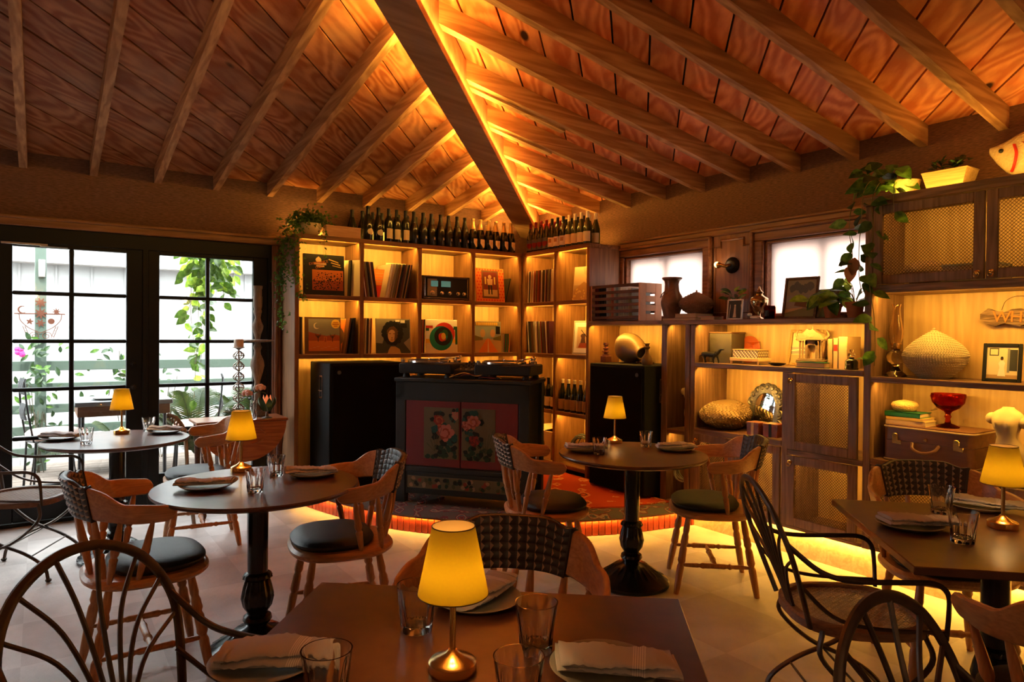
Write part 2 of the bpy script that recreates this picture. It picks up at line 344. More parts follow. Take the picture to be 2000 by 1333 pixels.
for sgn in (-1, 1):
    for k in range(34):
        wa, wb = PW*k+g, PW*(k+1)-g
        poly = [(X0, Y0), (XR, Y0), (XR, YL), (X0, YL)]
        poly = clip(poly, sgn*SQ, -sgn*SQ, wa+sgn*HC*SQ); poly = clip(poly, -sgn*SQ, sgn*SQ, -wb-sgn*HC*SQ)
        if len(poly) < 3: continue
        cx_, cy_ = sum(p[0] for p in poly)/len(poly), sum(p[1] for p in poly)/len(poly); ox = random.uniform(-.004, .002); m = MB(); n = len(poly); IR = RZ(-PI/4)
        zf = (lambda x, y: zl(y)) if sgn < 0 else (lambda x, y: zr(x))
        vs = [IR @ Vector((x-cx_, y-cy_, zf(x, y)+dz+ox)) for dz in (0, .024) for x, y in poly]
        m.add(vs, [tuple(range(n))[::-1], tuple(range(n, 2*n))]+[(q_, (q_+1) % n, n+(q_+1) % n, n+q_) for q_ in range(n)])
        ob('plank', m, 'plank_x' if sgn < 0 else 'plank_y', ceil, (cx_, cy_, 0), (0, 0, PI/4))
RD, RW = .118, .025
for k in range(-5, 11):
    x = -.105 + .432*k; ye = x - HC
    if x > XR-.25 or ye > YL-.2: continue
    m = MB(); w = RW; ye = max(ye, Y0)
    vs = [(dx, y-ye, zl(y)+dz) for dx in (-w, w) for y, dz in ((YL+.02, -RD), (YL+.02, -.001), (ye, -.001), (ye, -RD))]
    m.add(vs, [(0, 1, 2, 3), (4, 7, 6, 5), (0, 4, 5, 1), (1, 5, 6, 2), (2, 6, 7, 3), (3, 7, 4, 0)]); ob('rafter', m, 'rafter_y', ceil, (x, ye, 0))
for k in range(-9, 11):
    y = 1.613 + .4205*k; xe = y + HC
    if y > YL-.25: continue
    xe = max(xe, X0); m = MB(); w = RW
    vs = [(x-xe, dy, zr(x)+dz) for dy in (-w, w) for x, dz in ((XR+.02, -RD-.006), (XR+.02, -.001), (xe, -.001), (xe, -RD-.006))]
    m.add(vs, [(0, 3, 2, 1), (4, 5, 6, 7), (0, 1, 5, 4), (1, 2, 6, 5), (2, 3, 7, 6), (3, 0, 4, 7)]); ob('rafter', m, 'rafter_x', ceil, (xe, y, 0))
for (y, xa, xb) in ((3.71, 1.95, 3.0), (4.12, 2.35, 3.2)):      # short sistered blocks
    m = MB(); vs = [(x-xa, dy, zr(x)+dz) for dy in (-.025, .025) for x, dz in ((xb, -RD-.02), (xb, -.002), (xa, -.002), (xa, -RD-.02))]
    m.add(vs, [(0, 3, 2, 1), (4, 5, 6, 7), (0, 1, 5, 4), (1, 2, 6, 5), (2, 3, 7, 6), (3, 0, 4, 7)]); ob('rafter', m, 'rafter_x', ceil, (xa, y+.055, 0))
m = MB(); q = .1/math.sqrt(2)*1.0; vs = []
for sx in (-1, 1):
    for (x, dz) in ((XR, -.25), (XR, -.03), (X0, -.03), (X0, -.25)):
        y = x-HC; vs.append((x+sx*q, y-sx*q, zr(x)+dz))
m.add(vs, [(0, 1, 2, 3), (4, 7, 6, 5), (0, 4, 5, 1), (1, 5, 6, 2), (2, 6, 7, 3), (3, 7, 4, 0)])
ob('hip_beam', m, 'beam', ceil)
for sgn in (-1, 1):                          # LED strips along both sides of the hip beam
    q2 = .122/math.sqrt(2)
    for i in range(3):
        xa, xb = 4.2-1.35*i, 4.2-1.35*(i+1)
        strip('beam_strip', (xa+sgn*q2, xa-HC-sgn*q2, zr(xa)-.225), (xb+sgn*q2, xb-HC-sgn*q2, zr(xb)-.225), (sgn*.5, -sgn*.5, 1), 3.4)
# wall trims
m = MB(); m.b2((X0, YL-.03, 2.165), (1.72, YL, 2.235), .008); m.b2((X0, YL-.045, 2.215), (1.72, YL, 2.24), .006); struct(ob('trim_1', m, 'trim_wood'), 'brown wood trim along the top of the French doors', 'trim')
m = MB(); m.b2((1.64, YL-.035, 0), (1.72, YL, 2.165), .01); m.b2((1.655, YL-.05, 0), (1.69, YL, 2.165), .01); struct(ob('trim_2', m, 'trim_wood_z'), 'brown upright door casing beside the bookcase', 'trim')
# ---------------------------------------------------------------- French doors
for di, (xa, xb) in enumerate(DX):
    r = thing('door_%d' % (di+1), ['black French double doors opening onto the terrace', 'unseen second pair of black French doors added for daylight'][di], 'door', ((xa+xb)/2, YL, 0)); r['kind'] = 'structure'
    cx = (xa+xb)/2
    m = MB(); m.b2((xa-cx, .0, 2.05), (xb-cx, .10, 2.17), .004); m.b2((xa-cx, 0, 0), (xa+.03-cx, .1, 2.06), .004); m.b2((xb-.03-cx, 0, 0), (xb-cx, .1, 2.06), .004); m.b2((xa-cx, 0, 0), (xb-cx, .1, .025), .004)
    ob('door_frame', m, 'black_paint', r)
    for side in (0, 1):
        la, lb = ((xa+.03, cx-.0005), (cx+.0005, xb-.03))[side]; ga, gb = la+.105-(.02 if side else 0), lb-.105+(0 if side else -.005)
        if di == 0: ga, gb = ((-.167, .547), (.777, 1.492))[side]
        m = MB(); y0, y1 = .012, .06
        zs = [.285, .631, .985, 1.338, 1.688, 2.022]
        m.b2((la-cx, y0, .03), (ga-cx, y1, 2.055), .004); m.b2((gb-cx, y0, .03), (lb-cx, y1, 2.055), .004); m.b2((ga-cx, y0, .03), (gb-cx, y1, zs[0]), .004); m.b2((ga-cx, y0, zs[-1]), (gb-cx, y1, 2.055), .004)
        leaf = ob('door_leaf', m, 'black_paint', r)
        mid = (ga+gb)/2-cx
        if side == 0: m = MB(); m.b2((-.022, y0-.012, .03), (.022, y0+.002, 2.06), .004); m.b2((-.022, y1-.002, .03), (.022, y1+.012, 2.06), .004); ob('astragal', m, 'black_paint', leaf)
        for z in zs[1:-1]: m = MB(); m.b2((ga-cx, y0+.006, z-.014), (gb-cx, y1-.006, z+.014), .006); ob('glazing_bar', m, 'black_paint', leaf)
        m = MB(); m.b2((mid-.016, y0+.008, zs[0]), (mid+.016, y1-.008, zs[-1]), .006); ob('glazing_bar', m, 'black_paint', leaf)
        for a, b in ((ga-cx, mid), (mid, gb-cx)):
            for i in range(5): m = MB(); m.b2((a, .034, zs[i]), (b, .038, zs[i+1])); ob('pane', m, 'door_glass', leaf)
        hx = (gb+.05 if side == 0 else ga-.05)-cx
        if side == 0:
            for hz in (.98, 1.16): m = MB(); m.lathe([(.02, 0), (.02, .006), (.008, .012), (.008, .03), (.014, .034), (.014, .044), (.004, .048)], 14, TR(hx, y0, hz) @ RX(PI/2)); ob('knob', m, 'black_metal', leaf)
            m = MB(); m.b2((la+.02-cx, -.012, 2.03), (la+.30-cx, .012, 2.05), .004); m.tube([(la+.25-cx, -.005, 2.03), (la+.42-cx, -.03, 2.025)], .005, 6); ob('door_closer', m, 'chrome', leaf)
# ---------------------------------------------------------------- right-hand windows
for wi, (ya, yb) in enumerate((W1, W2)):
    r = thing('window_%d' % (wi+1), ['frosted window glowing white behind the record crate and vase', 'frosted window glowing white behind the framed photos and pothos'][wi], 'window', (XR, (ya+yb)/2, WZ[0])); r['kind'] = 'structure'
    w = (yb-ya)/2; h = WZ[1]-WZ[0]
    m = MB()
    for lo, hi in (((-.03, -w-.10, h), (0, w+.10, h+.085)), ((-.03, w, -.03), (0, w+.10, h)), ((-.03, -w-.10, -.03), (0, -w, h))): m.b2(lo, hi, .008)
    for lo, hi in (((-.05, -w-.10, h+.06), (0, w+.10, h+.085)), ((-.05, w+.07, -.03), (0, w+.10, h+.08)), ((-.05, -w-.10, -.03), (0, -w-.07, h+.08))): m.b2(lo, hi, .008)
    ob('casing', m, 'trim_wood_y', r)
    m = MB(); fr = .022
    for lo, hi in (((.0, -w, h-fr), (.07, w, h)), ((.0, -w, 0), (.07, -w+fr, h)), ((.0, w-fr, 0), (.07, w, h)), ((0, -w, 0), (.07, w, fr))): m.b2(lo, hi, .004)
    ob('window_frame', m, 'trim_wood_y', r)
    m = MB(); m.b2((.05, -w+.01, .01), (.056, w-.01, h-.01)); ob('pane', m, 'frosted', r)
    m = MB(); m.b2((.10, -.03, 0), (.13, .03, h)); m.b2((.10, -w, h-.07), (.13, w, h)); m.b2((.10, w-.06, 0), (.13, w, h)); m.b2((.10, -w, 0), (.13, -w+.06, h)); ob('outer_sash', m, 'pale_wood', r)
m = MB(); m.b2((XR-.035, .0, 2.205), (XR, 4.635, 2.265), .01); m.b2((XR-.05, .0, 2.245), (XR, 4.635, 2.27), .008); struct(ob('trim_3', m, 'trim_wood_y'), 'long brown wood rail above the frosted windows', 'trim')
m = MB(); m.b2((XR-.012, W2[1]+.02, 1.537), (XR, W1[0]-.02, 2.205))
pan = struct(ob('trim_4', m, 'trim_wood_z'), 'brown wood wall panel between the two windows', 'trim')
yc, zb, zt, hw = 3.408, 1.60, 2.165, .165
pts = [(hw, zb), (hw, zt-.055), (hw-.06, zt-.055), (hw-.06, zt), (-hw+.06, zt), (-hw+.06, zt-.055), (-hw, zt-.055), (-hw, zb)]
m = MB(); m.tube([(XR-.012, yc+a, b) for a, b in pts], .011, 6, closed=True, ry=.012, up=(1, 0, 0)); ob('panel_moulding', m, 'trim_wood_z', pan)
# ---------------------------------------------------------------- stage
SZ = .120
EC = smooth_path([(1.755, 5.74, 0), (1.82, 5.45, 0), (1.93, 5.02, 0), (2.10, 4.60, 0), (2.33, 4.275, 0), (2.655, 3.98, 0), (3.03, 3.755, 0), (3.455, 3.585, 0), (3.96, 3.485, 0), (4.06, 3.475, 0)], 14)
def rug_mat(name, cols, k, rough=.95):
    m, nt, N, L, B = nm(name); tc = N.new('ShaderNodeTexCoord'); mp = N.new('ShaderNodeMapping'); mp.inputs['Rotation'].default_value = (0, 0, math.radians(38)); mp.inputs['Scale'].default_value = (k, k, k); L.new(tc.outputs['Object'], mp.inputs['Vector'])
    v = N.new('ShaderNodeTexVoronoi'); v.distance = 'MANHATTAN'; v.inputs['Scale'].default_value = 5; v.inputs['Randomness'].default_value = .35; L.new(mp.outputs[0], v.inputs['Vector'])
    w = N.new('ShaderNodeTexWave'); w.wave_type = 'BANDS'; w.inputs['Scale'].default_value = 1.2; w.inputs['Distortion'].default_value = 5; w.inputs['Detail'].default_value = 2; L.new(mp.outputs[0], w.inputs['Vector'])
    ad = N.new('ShaderNodeMath'); ad.operation = 'ADD'; L.new(v.outputs['Distance'], ad.inputs[0]); mu = N.new('ShaderNodeMath'); mu.operation = 'MULTIPLY'; mu.inputs[1].default_value = .45; L.new(w.outputs['Fac'], mu.inputs[0]); L.new(mu.outputs[0], ad.inputs[1])
    n = N.new('ShaderNodeTexNoise'); n.inputs['Scale'].default_value = 30; L.new(tc.outputs['Object'], n.inputs['Vector']); a2 = N.new('ShaderNodeMath'); a2.operation = 'MULTIPLY_ADD'; a2.inputs[1].default_value = .35; L.new(n.outputs['Fac'], a2.inputs[0]); L.new(ad.outputs[0], a2.inputs[2])
    r = N.new('ShaderNodeValToRGB'); r.color_ramp.interpolation = 'CONSTANT'
    while len(r.color_ramp.elements) < len(cols): r.color_ramp.elements.new(.5)
    for i, c in enumerate(cols): r.color_ramp.elements[i].position = .25+.85*i/len(cols) if i else 0; r.color_ramp.elements[i].color = c4(c)
    L.new(a2.outputs[0], r.inputs[0]); L.new(r.outputs[0], B.inputs['Base Color']); B.inputs['Roughness'].default_value = rough; B.inputs['Specular IOR Level'].default_value = .1
    b = N.new('ShaderNodeBump'); b.inputs['Strength'].default_value = .6; b.inputs['Distance'].default_value = .01; n3 = N.new('ShaderNodeTexNoise'); n3.inputs['Scale'].default_value = 160; L.new(tc.outputs['Object'], n3.inputs['Vector']); L.new(n3.outputs['Fac'], b.inputs['Height']); L.new(b.outputs[0], B.inputs['Normal'])
rug_mat('rug_red', [(.55, .085, .03), (.64, .13, .045), (.50, .07, .026), (.10, .04, .05), (.60, .13, .045), (.64, .32, .14), (.48, .065, .026)], 1.0)
rug_mat('rug_dark', [(.09, .05, .055), (.24, .055, .055), (.08, .09, .12), (.32, .22, .16), (.16, .055, .065), (.12, .11, .10)], 1.6)
mat('stage_tile', (.34, .040, .014), .38, var=.25, vs=25, rnd=.15, bump=.2, bs=40)
mat('grout', (.80, .70, .55), .8)
mat('stage_top', (.10, .05, .03), .7)
stage = thing('curved_stage', 'low curved stage faced with red upright tiles in the corner', 'stage', (0, 0, 0))
e2 = [(p.x, p.y) for p in EC]
m = MB(); m.prism([(p[0]+.022*0, p[1]) for p in e2] + [(4.385, 3.475), (4.385, 6.045), (1.70, 6.045)], 0, SZ-.012); ob('core', m, 'grout', stage)
def edge_at(s):
    acc = 0
    for i in range(len(EC)-1):
        d = (EC[i+1]-EC[i]).length
        if acc+d >= s: t = (EC[i+1]-EC[i])/d; return EC[i]+t*(s-acc), t
        acc += d
    t = (EC[-1]-EC[-2]).normalized(); return EC[-1], t
LEN = sum((EC[i+1]-EC[i]).length for i in range(len(EC)-1))
tm = MB(); tm.box((0, 0, SZ/2-.008), (.0445, .022, SZ-.018), .003); tme = tm.mesh('tile'); tme.materials.append(MT['stage_tile'])
s = .03
while s < LEN-.02:
    p, t = edge_at(s); nrm = Vector((t.y, -t.x, 0)); o = ob('tile', tme, [], stage, p + nrm*.006, (0, 0, math.atan2(t.y, t.x))); s += .0485
ins = []                                     # rug-covered top, slightly overhanging
for i, p in enumerate(EC):
    t = (EC[min(i+1, len(EC)-1)]-EC[max(i-1, 0)]).normalized(); nrm = Vector((t.y, -t.x, 0)); ins.append((p+nrm*.035, p-nrm*.30, nrm))
m = MB(); m.prism([(a.x, a.y) for a, b, n in ins] + [(4.385, 3.475), (4.385, 6.045), (1.70, 6.045)], SZ-.011, SZ); ob('deck', m, 'stage_top', stage)
m = MB(); vs = []; fs = []                   # rolled front strip of dark patterned carpet
nn = 7
for i, (a, b, n) in enumerate(ins):
    for k in range(nn):
        u = k/(nn-1); P = a.lerp(b, u); z = SZ+.012+.012*math.sin(PI*min(1, u*1.2))*(1+.25*math.sin(i*1.7)); z = z if 0 < k else SZ-.004
        vs.append((P.x, P.y, z))
for i in range(len(ins)-1):
    for k in range(nn-1): fs.append((i*nn+k, i*nn+k+1, (i+1)*nn+k+1, (i+1)*nn+k))
m.add(vs, fs, smooth=True); tag(ob('edge_carpet', m, 'rug_dark'), 'dark multicoloured carpet strip along the front edge of the stage', 'rug')
m = MB(); m.prism([(2.98, 4.02), (3.55, 3.72), (3.98, 3.64), (3.98, 5.6), (3.25, 5.6)], SZ+.003, SZ+.030); tag(ob('red_rug', m, 'rug_red'), 'red patterned oriental rug on the right of the stage', 'rug')
m = MB(); m.prism([(1.90, 5.60), (2.05, 5.05), (2.32, 4.62), (2.6, 4.7), (2.5, 5.3), (2.3, 5.60)], SZ+.003, SZ+.026); tag(ob('grey_rug', m, 'rug_dark'), 'faded dark patterned rug in front of the left speaker', 'rug')
n_ = 11
for i in range(n_):                          # LED strip tucked under the stage lip
    p, t = edge_at(LEN*(i+.04)/n_); p2, t2 = edge_at(LEN*(i+.96)/n_); nr = Vector((t.y, -t.x, 0))*.029; nr2 = Vector((t2.y, -t2.x, 0))*.029
    strip('stage_strip', (p.x+nr.x, p.y+nr.y, SZ-.014), (p2.x+nr2.x, p2.y+nr2.y, SZ-.014), (0, 0, -1), .16, .006)
# ---------------------------------------------------------------- bookcases
FX, FY, TZ = 4.0, 5.66, 2.235
BT = .036
VX = [1.738, 2.301, 2.860, 3.433, 3.982]
bl = thing('bookcase', 'built-in oak bookcase of records along the left wall', 'bookcase', (VX[0], FY, SZ))
def part(par, name, lo, hi, mt, b=.003):
    o = par.location; m = MB(); m.b2([lo[i]-o[i] for i in range(3)], [hi[i]-o[i] for i in range(3)], b); return ob(name, m, mt, par)
BK = YL-.02
part(bl, 'back_panel', (VX[0], BK-.012, SZ), (VX[-1], BK, TZ), 'ply', 0)
part(bl, 'top_board', (VX[0]-.018, FY, TZ-BT), (4.0, BK-.012, TZ), 'oak')
for i, x in enumerate(VX):
    z0 = 1.20 if i == 1 else SZ
    o = part(bl, 'side_panel' if i in (0, 4) else 'divider', (x-.018, FY+.002, z0), (x+.018, BK-.012, TZ-BT), 'oak_v')
for z in (1.735, 1.236):
    for i in range(4): part(bl, 'shelf', (VX[i]+.018, FY, z-BT), (VX[i+1]-.018, BK-.012, z), 'oak')
part(bl, 'shelf', (VX[2]+.018, FY, .66), (VX[3]-.018, BK-.012, .695), 'oak'); part(bl, 'shelf', (VX[3]+.018, FY, .66), (VX[4]-.018, BK-.012, .695), 'oak')
VY = [5.645, 5.125, 4.652]
br = thing('bookcase', 'oak bookcase of records and wine against the right wall', 'bookcase', (FX, VY[2], SZ))
BX = XR-.02
part(br, 'back_panel', (BX-.012, VY[2], SZ), (BX, VY[0], TZ), 'ply', 0)
part(br, 'top_board', (FX, VY[2]-.018, TZ-BT), (BX, YL-.02, TZ), 'oak_h')
for i, y in enumerate(VY): part(br, 'divider' if i == 1 else 'side_panel', (FX+.002, y-.018, SZ), (BX-.012, y+.018, TZ-BT), 'oak_v')
for z in (1.735, 1.236, .702, .215):
    for i in range(2): part(br, 'shelf', (FX, VY[i+1]+.018, z-BT), (BX-.012, VY[i]-.018, z), 'oak_h')
for i in range(4):                            # LED strips under the front edge of every compartment
    for z in (TZ-BT, 1.735-BT, 1.236-BT): strip('shelf_strip', (VX[i]+.03, FY+.035, z-.003), (VX[i+1]-.03, FY+.035, z-.003), (0, 1, -.6), 1.0 if z > 1.3 else .7)
for i in range(2):
    for z in (TZ-BT, 1.735-BT, 1.236-BT, .702-BT): strip('shelf_strip', (FX+.035, VY[i+1]+.03, z-.003), (FX+.035, VY[i]-.03, z-.003), (1, 0, -.6), 1.0 if z > 1.3 else .7)
# ---------------------------------------------------------------- right-hand cabinets
CZ = 1.537; CT = .034; KZ = .175
mat('wire', (.10, .05, .025), .35, .8)
def lattice(w, h, p=.0165, r=.0012):
    """diagonal wire mesh in the local y-z plane, centred"""
    m = MB(); a, b = w/2, h/2
    n = int((w+h)/p)+2
    for sg in (1, -1):
        for i in range(-n, n+1):
            c = i*p*1.1
            ys = []                           # z = sg*y + c clipped to the rectangle
            lo, hi = -a, a
            y1, y2 = sorted(((-b-c)*sg, (b-c)*sg)); lo = max(lo, y1); hi = min(hi, y2)
            if hi-lo < .004: continue
            A = Vector((sg*.0008, lo, sg*lo+c)); B_ = Vector((sg*.0008, hi, sg*hi+c)); d = (B_-A).normalized(); n_ = Vector((0, -d.z, d.y))*r
            q = Vector((.0009, 0, 0))
            m.add([A-n_-q, A+n_-q, B_+n_-q, B_-n_-q, A-n_+q, A+n_+q, B_+n_+q, B_-n_+q], [(0, 1, 2, 3), (0, 4, 5, 1), (2, 6, 7, 3), (1, 5, 6, 2), (0, 3, 7, 4)])
    return m
def mesh_door(par, y0, y1, z0, z1, st=.055, knob=1, x=None):
    """frame-and-wire-mesh door in the plane of the cabinet fronts"""
    x = FX if x is None else x; o = par.location; cy, cz = (y0+y1)/2, (z0+z1)/2; w, h = y1-y0, z1-z0
    m = MB(); t = .02
    for lo, hi in (((-t/2, -w/2, -h/2), (t/2, -w/2+st, h/2)), ((-t/2, w/2-st, -h/2), (t/2, w/2, h/2)), ((-t/2, -w/2+st, h/2-st), (t/2, w/2-st, h/2)), ((-t/2, -w/2+st, -h/2), (t/2, w/2-st, -h/2+st))): m.b2(lo, hi, .003)
    d = ob('door', m, 'walnut_v', par, Vector((x, cy, cz))-o)
    l = ob('wire_mesh', lattice(w-2*st, h-2*st), 'wire', d, (.004, 0, 0)); l['kind'] = 'stuff'
    if knob:
        ky = (w/2-.028)*(1 if knob == 1 else -1) if abs(knob) == 1 else 0; kz = (h/2-.04) if knob == 1 else (-h/2+.035 if knob in (-1, 2) else 0)
        if knob == 2: ky = w/2-.028
        m = MB(); m.lathe([(.012, 0), (.012, .003), (.005, .005), (.005, .012), (.009, .015), (.010, .02), (.006, .025), (.001, .027)], 14, TR(-t/2, ky, kz) @ RY(-PI/2)); m.tube([(-t/2-.02, ky+.013*math.cos(a), kz-.013+.013*math.sin(a)) for a in [i*PI/6 for i in range(12)]], .0028, 6, closed=True); ob('knob', m, 'brass', d)
    return d
def finger(par, name, lo, hi, v=False): return part(par, name, lo, hi, 'walnut_v' if v else 'walnut_h')
NY0, NY1, TY0 = 2.165, 3.475, .10
# speaker bay and narrow bay on the stage
mb_ = thing('alcove_cabinet', 'open wood alcove cabinet holding the right loudspeaker', 'cabinet', (FX, 3.5, SZ))
part(mb_, 'back_panel', (BX-.012, NY1+.03, SZ), (BX, VY[2]-.02, CZ-CT), 'ply', 0)
finger(mb_, 'divider', (FX, 3.705, SZ), (BX-.012, 3.765, CZ-CT), 1)
finger(mb_, 'side_panel', (FX-.004, 3.478, SZ), (BX-.012, 3.524, CZ-CT), 1)
finger(mb_, 'shelf', (FX+.003, 3.525, .667), (BX-.012, 3.704, .702)); finger(mb_, 'shelf', (FX+.003, 3.525, SZ), (BX-.012, 3.704, SZ+.03))
strip('shelf_strip', (FX+.035, 3.79, CZ-CT-.003), (FX+.035, 4.62, CZ-CT-.003), (.55, 0, -1), 1.25); strip('shelf_strip', (FX+.04, 3.54, CZ-CT-.003), (FX+.04, 3.69, CZ-CT-.003), (.5, 0, -1), .22); strip('shelf_strip', (FX+.04, 3.54, .664), (FX+.04, 3.69, .664), (.5, 0, -1), .16)
wt = MB(); wt.b2((FX-.012, NY0, CZ-CT), (BX, 4.628, CZ), .004); tag(ob('worktop', wt, 'walnut_h'), 'long dark wood worktop under the frosted windows', 'worktop')
# low cabinet
nb = thing('low_cabinet', 'low wood cabinet with wire mesh doors under the windows', 'cabinet', (FX, NY0, KZ))
part(nb, 'back_panel', (BX-.012, NY0, KZ), (BX, NY1, CZ-CT), 'ply', 0)
finger(nb, 'side_panel', (FX, 3.430, KZ), (BX-.012, 3.475, CZ-CT), 1)
finger(nb, 'divider', (FX+.002, 2.662, KZ), (BX-.012, 2.704, 1.187), 1)
finger(nb, 'shelf', (FX-.003, NY0, 1.188), (BX-.012, 3.43, 1.222)); finger(nb, 'shelf', (FX-.003, 2.704, .70), (BX-.012, 3.43, .738)); finger(nb, 'shelf', (FX+.002, NY0, .655), (BX-.012, 2.662, .688))
finger(nb, 'bottom_rail', (FX, NY0, KZ), (BX-.012, 3.43, KZ+.022))
part(nb, 'plinth', (4.04, NY0, 0), (4.06, NY1, KZ), 'pale_wood', 0)
mesh_door(nb, NY0+.03, 2.658, .692, 1.182, .055, 1); mesh_door(nb, NY0+.03, 2.658, .2, .652, .055, 1); mesh_door(nb, 2.708, 3.065, .2, .697, .055, 1); mesh_door(nb, 3.069, 3.426, .2, .697, .055, 1)
strip('shelf_strip', (FX+.035, NY0+.03, CZ-CT-.003), (FX+.035, 3.41, CZ-CT-.003), (.55, 0, -1), 2.0); strip('shelf_strip', (FX+.035, 2.72, 1.185), (FX+.035, 3.41, 1.185), (.55, 0, -1), 1.1)
strip('shelf_strip', (FX+.05, NY0+.05, 1.183), (FX+.05, 2.65, 1.183), (.6, 0, -1), .45); strip('shelf_strip', (FX+.05, NY0+.05, .652), (FX+.05, 2.65, .652), (.6, 0, -1), .4); strip('shelf_strip', (FX+.05, 2.72, .697), (FX+.05, 3.41, .697), (.6, 0, -1), .6)
strip('plinth_strip', (FX+.018, NY0-.02, KZ-.003), (FX+.018, 3.46, KZ-.003), (.1, 0, -1), 1.5); strip('plinth_strip', (FX+.018, .2, KZ-.003), (FX+.018, NY0-.03, KZ-.003), (.1, 0, -1), 2.2)
# tall cabinet
tb = thing('tall_cabinet', 'tall wood cabinet with mesh-fronted upper doors at the right', 'cabinet', (FX, TY0, KZ))
part(tb, 'back_panel', (BX-.012, TY0, KZ), (BX, 2.16, TZ), 'ply', 0)
finger(tb, 'side_panel', (FX-.006, 2.118, KZ), (BX-.012, 2.162, TZ-.02), 1); finger(tb, 'side_panel', (FX-.006, TY0, KZ), (BX-.012, TY0+.04, TZ-.02), 1)
finger(tb, 'top_board', (FX-.02, TY0, TZ-.05), (BX-.012, 2.17, TZ))
for z, d in ((1.722, .045), (1.19, .032), (.712, .036)): finger(tb, 'shelf', (FX-.004, TY0+.04, z-d), (BX-.012, 2.118, z))
finger(tb, 'bottom_rail', (FX, TY0+.04, KZ), (BX-.012, 2.118, KZ+.022)); part(tb, 'plinth', (4.04, TY0, 0), (4.06, NY0, KZ), 'pale_wood', 0)
for ya, yb, kn in ((1.542, 2.112, -1), (.955, 1.534, 2), (.37, .95, -1)): mesh_door(tb, ya, yb, 1.726, TZ-.055, .052, kn)
for ya, yb in ((1.632, 2.112), (1.142, 1.628), (.652, 1.138)): mesh_door(tb, ya, yb, .2, .672, .055, 1)
strip('shelf_strip', (FX+.035, .5, 1.674), (FX+.035, 2.10, 1.674), (.55, 0, -1), 2.3); strip('shelf_strip', (FX+.035, .5, 1.155), (FX+.035, 2.10, 1.155), (.55, 0, -1), 1.6)
strip('shelf_strip', (FX+.05, .5, TZ-.055), (FX+.05, 2.10, TZ-.055), (.6, 0, -1), 1.2); strip('shelf_strip', (FX+.05, .5, .672), (FX+.05, 2.10, .672), (.6, 0, -1), .9)
strip('cabinet_top_strip', (FX+.05, .3, TZ+.004), (FX+.05, 2.08, TZ+.004), (.35, 0, 1), 1.6)
strip('bookcase_top_strip', (2.35, FY+.20, TZ+.004), (3.95, FY+.20, TZ+.004), (0, .1, 1), 1.2); strip('bookcase_top_strip', (FX+.28, 4.7, TZ+.004), (FX+.28, 5.6, TZ+.004), (0, 0, 1), .7); strip('bookcase_top_strip', (1.80, FY+.25, TZ+.004), (2.15, FY+.25, TZ+.004), (0, -.2, 1), .9)
# ---------------------------------------------------------------- captain's chairs
wood('chair_wood', (.38, .155, .052), (.58, .27, .10), 'X', .36, 2, .25, .06, spec=.5, bump=.03)
wood('chair_wood_z', (.36, .145, .048), (.55, .25, .09), 'Z', .36, 2, .25, .06, spec=.5, bump=.03)
mat('leather_black', (.012, .013, .015), .42, spec=.45, bump=.25, bs=260)
mat('weave_dark', (.028, .014, .009), .38, spec=.5)
mat('weave_tan', (.33, .22, .155), .45, spec=.4)
def turned(L, r, beads=((.35, 1.5), (.42, 1.2), (.5, 1.55)), taper=.7, n=10, vase=True):
    """profile of a turned leg / spindle of length L: swelling with beads"""
    pr = []; N_ = 26
    for i in range(N_+1):
        u = i/N_; k = taper+(1-taper)*math.sin(PI*min(1, u*1.05))**.8 if vase else 1
        for b, a in beads:
            d = abs(u-b)
            if d < .028: k = max(k, a*.8)
            elif d < .05: k = min(k, .72)
        pr.append((r*k, L*u))
    return pr
def rail_pt(u):
    """u in [-1,1] from one arm end round the back to the other: x, y and tangent side"""
    s = abs(u)*.482; sg = 1 if u >= 0 else -1
    if s < .416:
        th = s/.416*PI/2; x, y = -.255*math.cos(th), .275*math.sin(th)
    else: x, y = (s-.416), .275+.05*(s-.416)
    return x, sg*y
def rail_z(u):
    a = abs(u); sm = lambda e0, e1, x: (lambda t: t*t*(3-2*t))(min(1, max(0, (x-e0)/(e1-e0))))
    top = .838-.025*sm(.18, .34, a)-.055*sm(.46, .66, a)-.012*sm(.66, .95, a)+.010*math.sin(PI*sm(.28, .5, a))
    bot = .700-.022*sm(.2, .8, a)
    if a > .92:
        c = (top+bot)/2; q = math.sqrt(max(0.02, 1-((a-.92)/.082)**2)); top, bot = c+(top-c)*q, c+(bot-c)*q
    return bot, top
def rail_piece(u0, u1, n, th, dz=0):
    m = MB(); vs = []; fs = []; sec = 8
    for i in range(n+1):
        u = u0+(u1-u0)*i/n; x, y = rail_pt(u); x2, y2 = rail_pt(min(1, u+.002)); x1, y1 = rail_pt(max(-1, u-.002)); t = Vector((x2-x1, y2-y1, 0)).normalized(); nr = Vector((-t.y, t.x, 0))
        b, tp = rail_z(u); b -= dz; tp += dz; hh = tp-b; be = min(.006, th*.45, hh*.3)
        for o_, z in ((-th/2, b+be), (-th/2+be, b), (th/2-be, b), (th/2, b+be), (th/2, tp-be), (th/2-be, tp), (-th/2+be, tp), (-th/2, tp-be)):
            lean = .035*(z-.70)/.14; vs.append(Vector((x, y, z))+nr*(o_+lean))
    for i in range(n):
        for k in range(sec): fs.append((i*sec+k, i*sec+(k+1) % sec, (i+1)*sec+(k+1) % sec, (i+1)*sec+k))
    fs.append(tuple(range(sec))[::-1]); fs.append(tuple(range(n*sec, (n+1)*sec)))
    m.add(vs, fs, smooth=True); return m
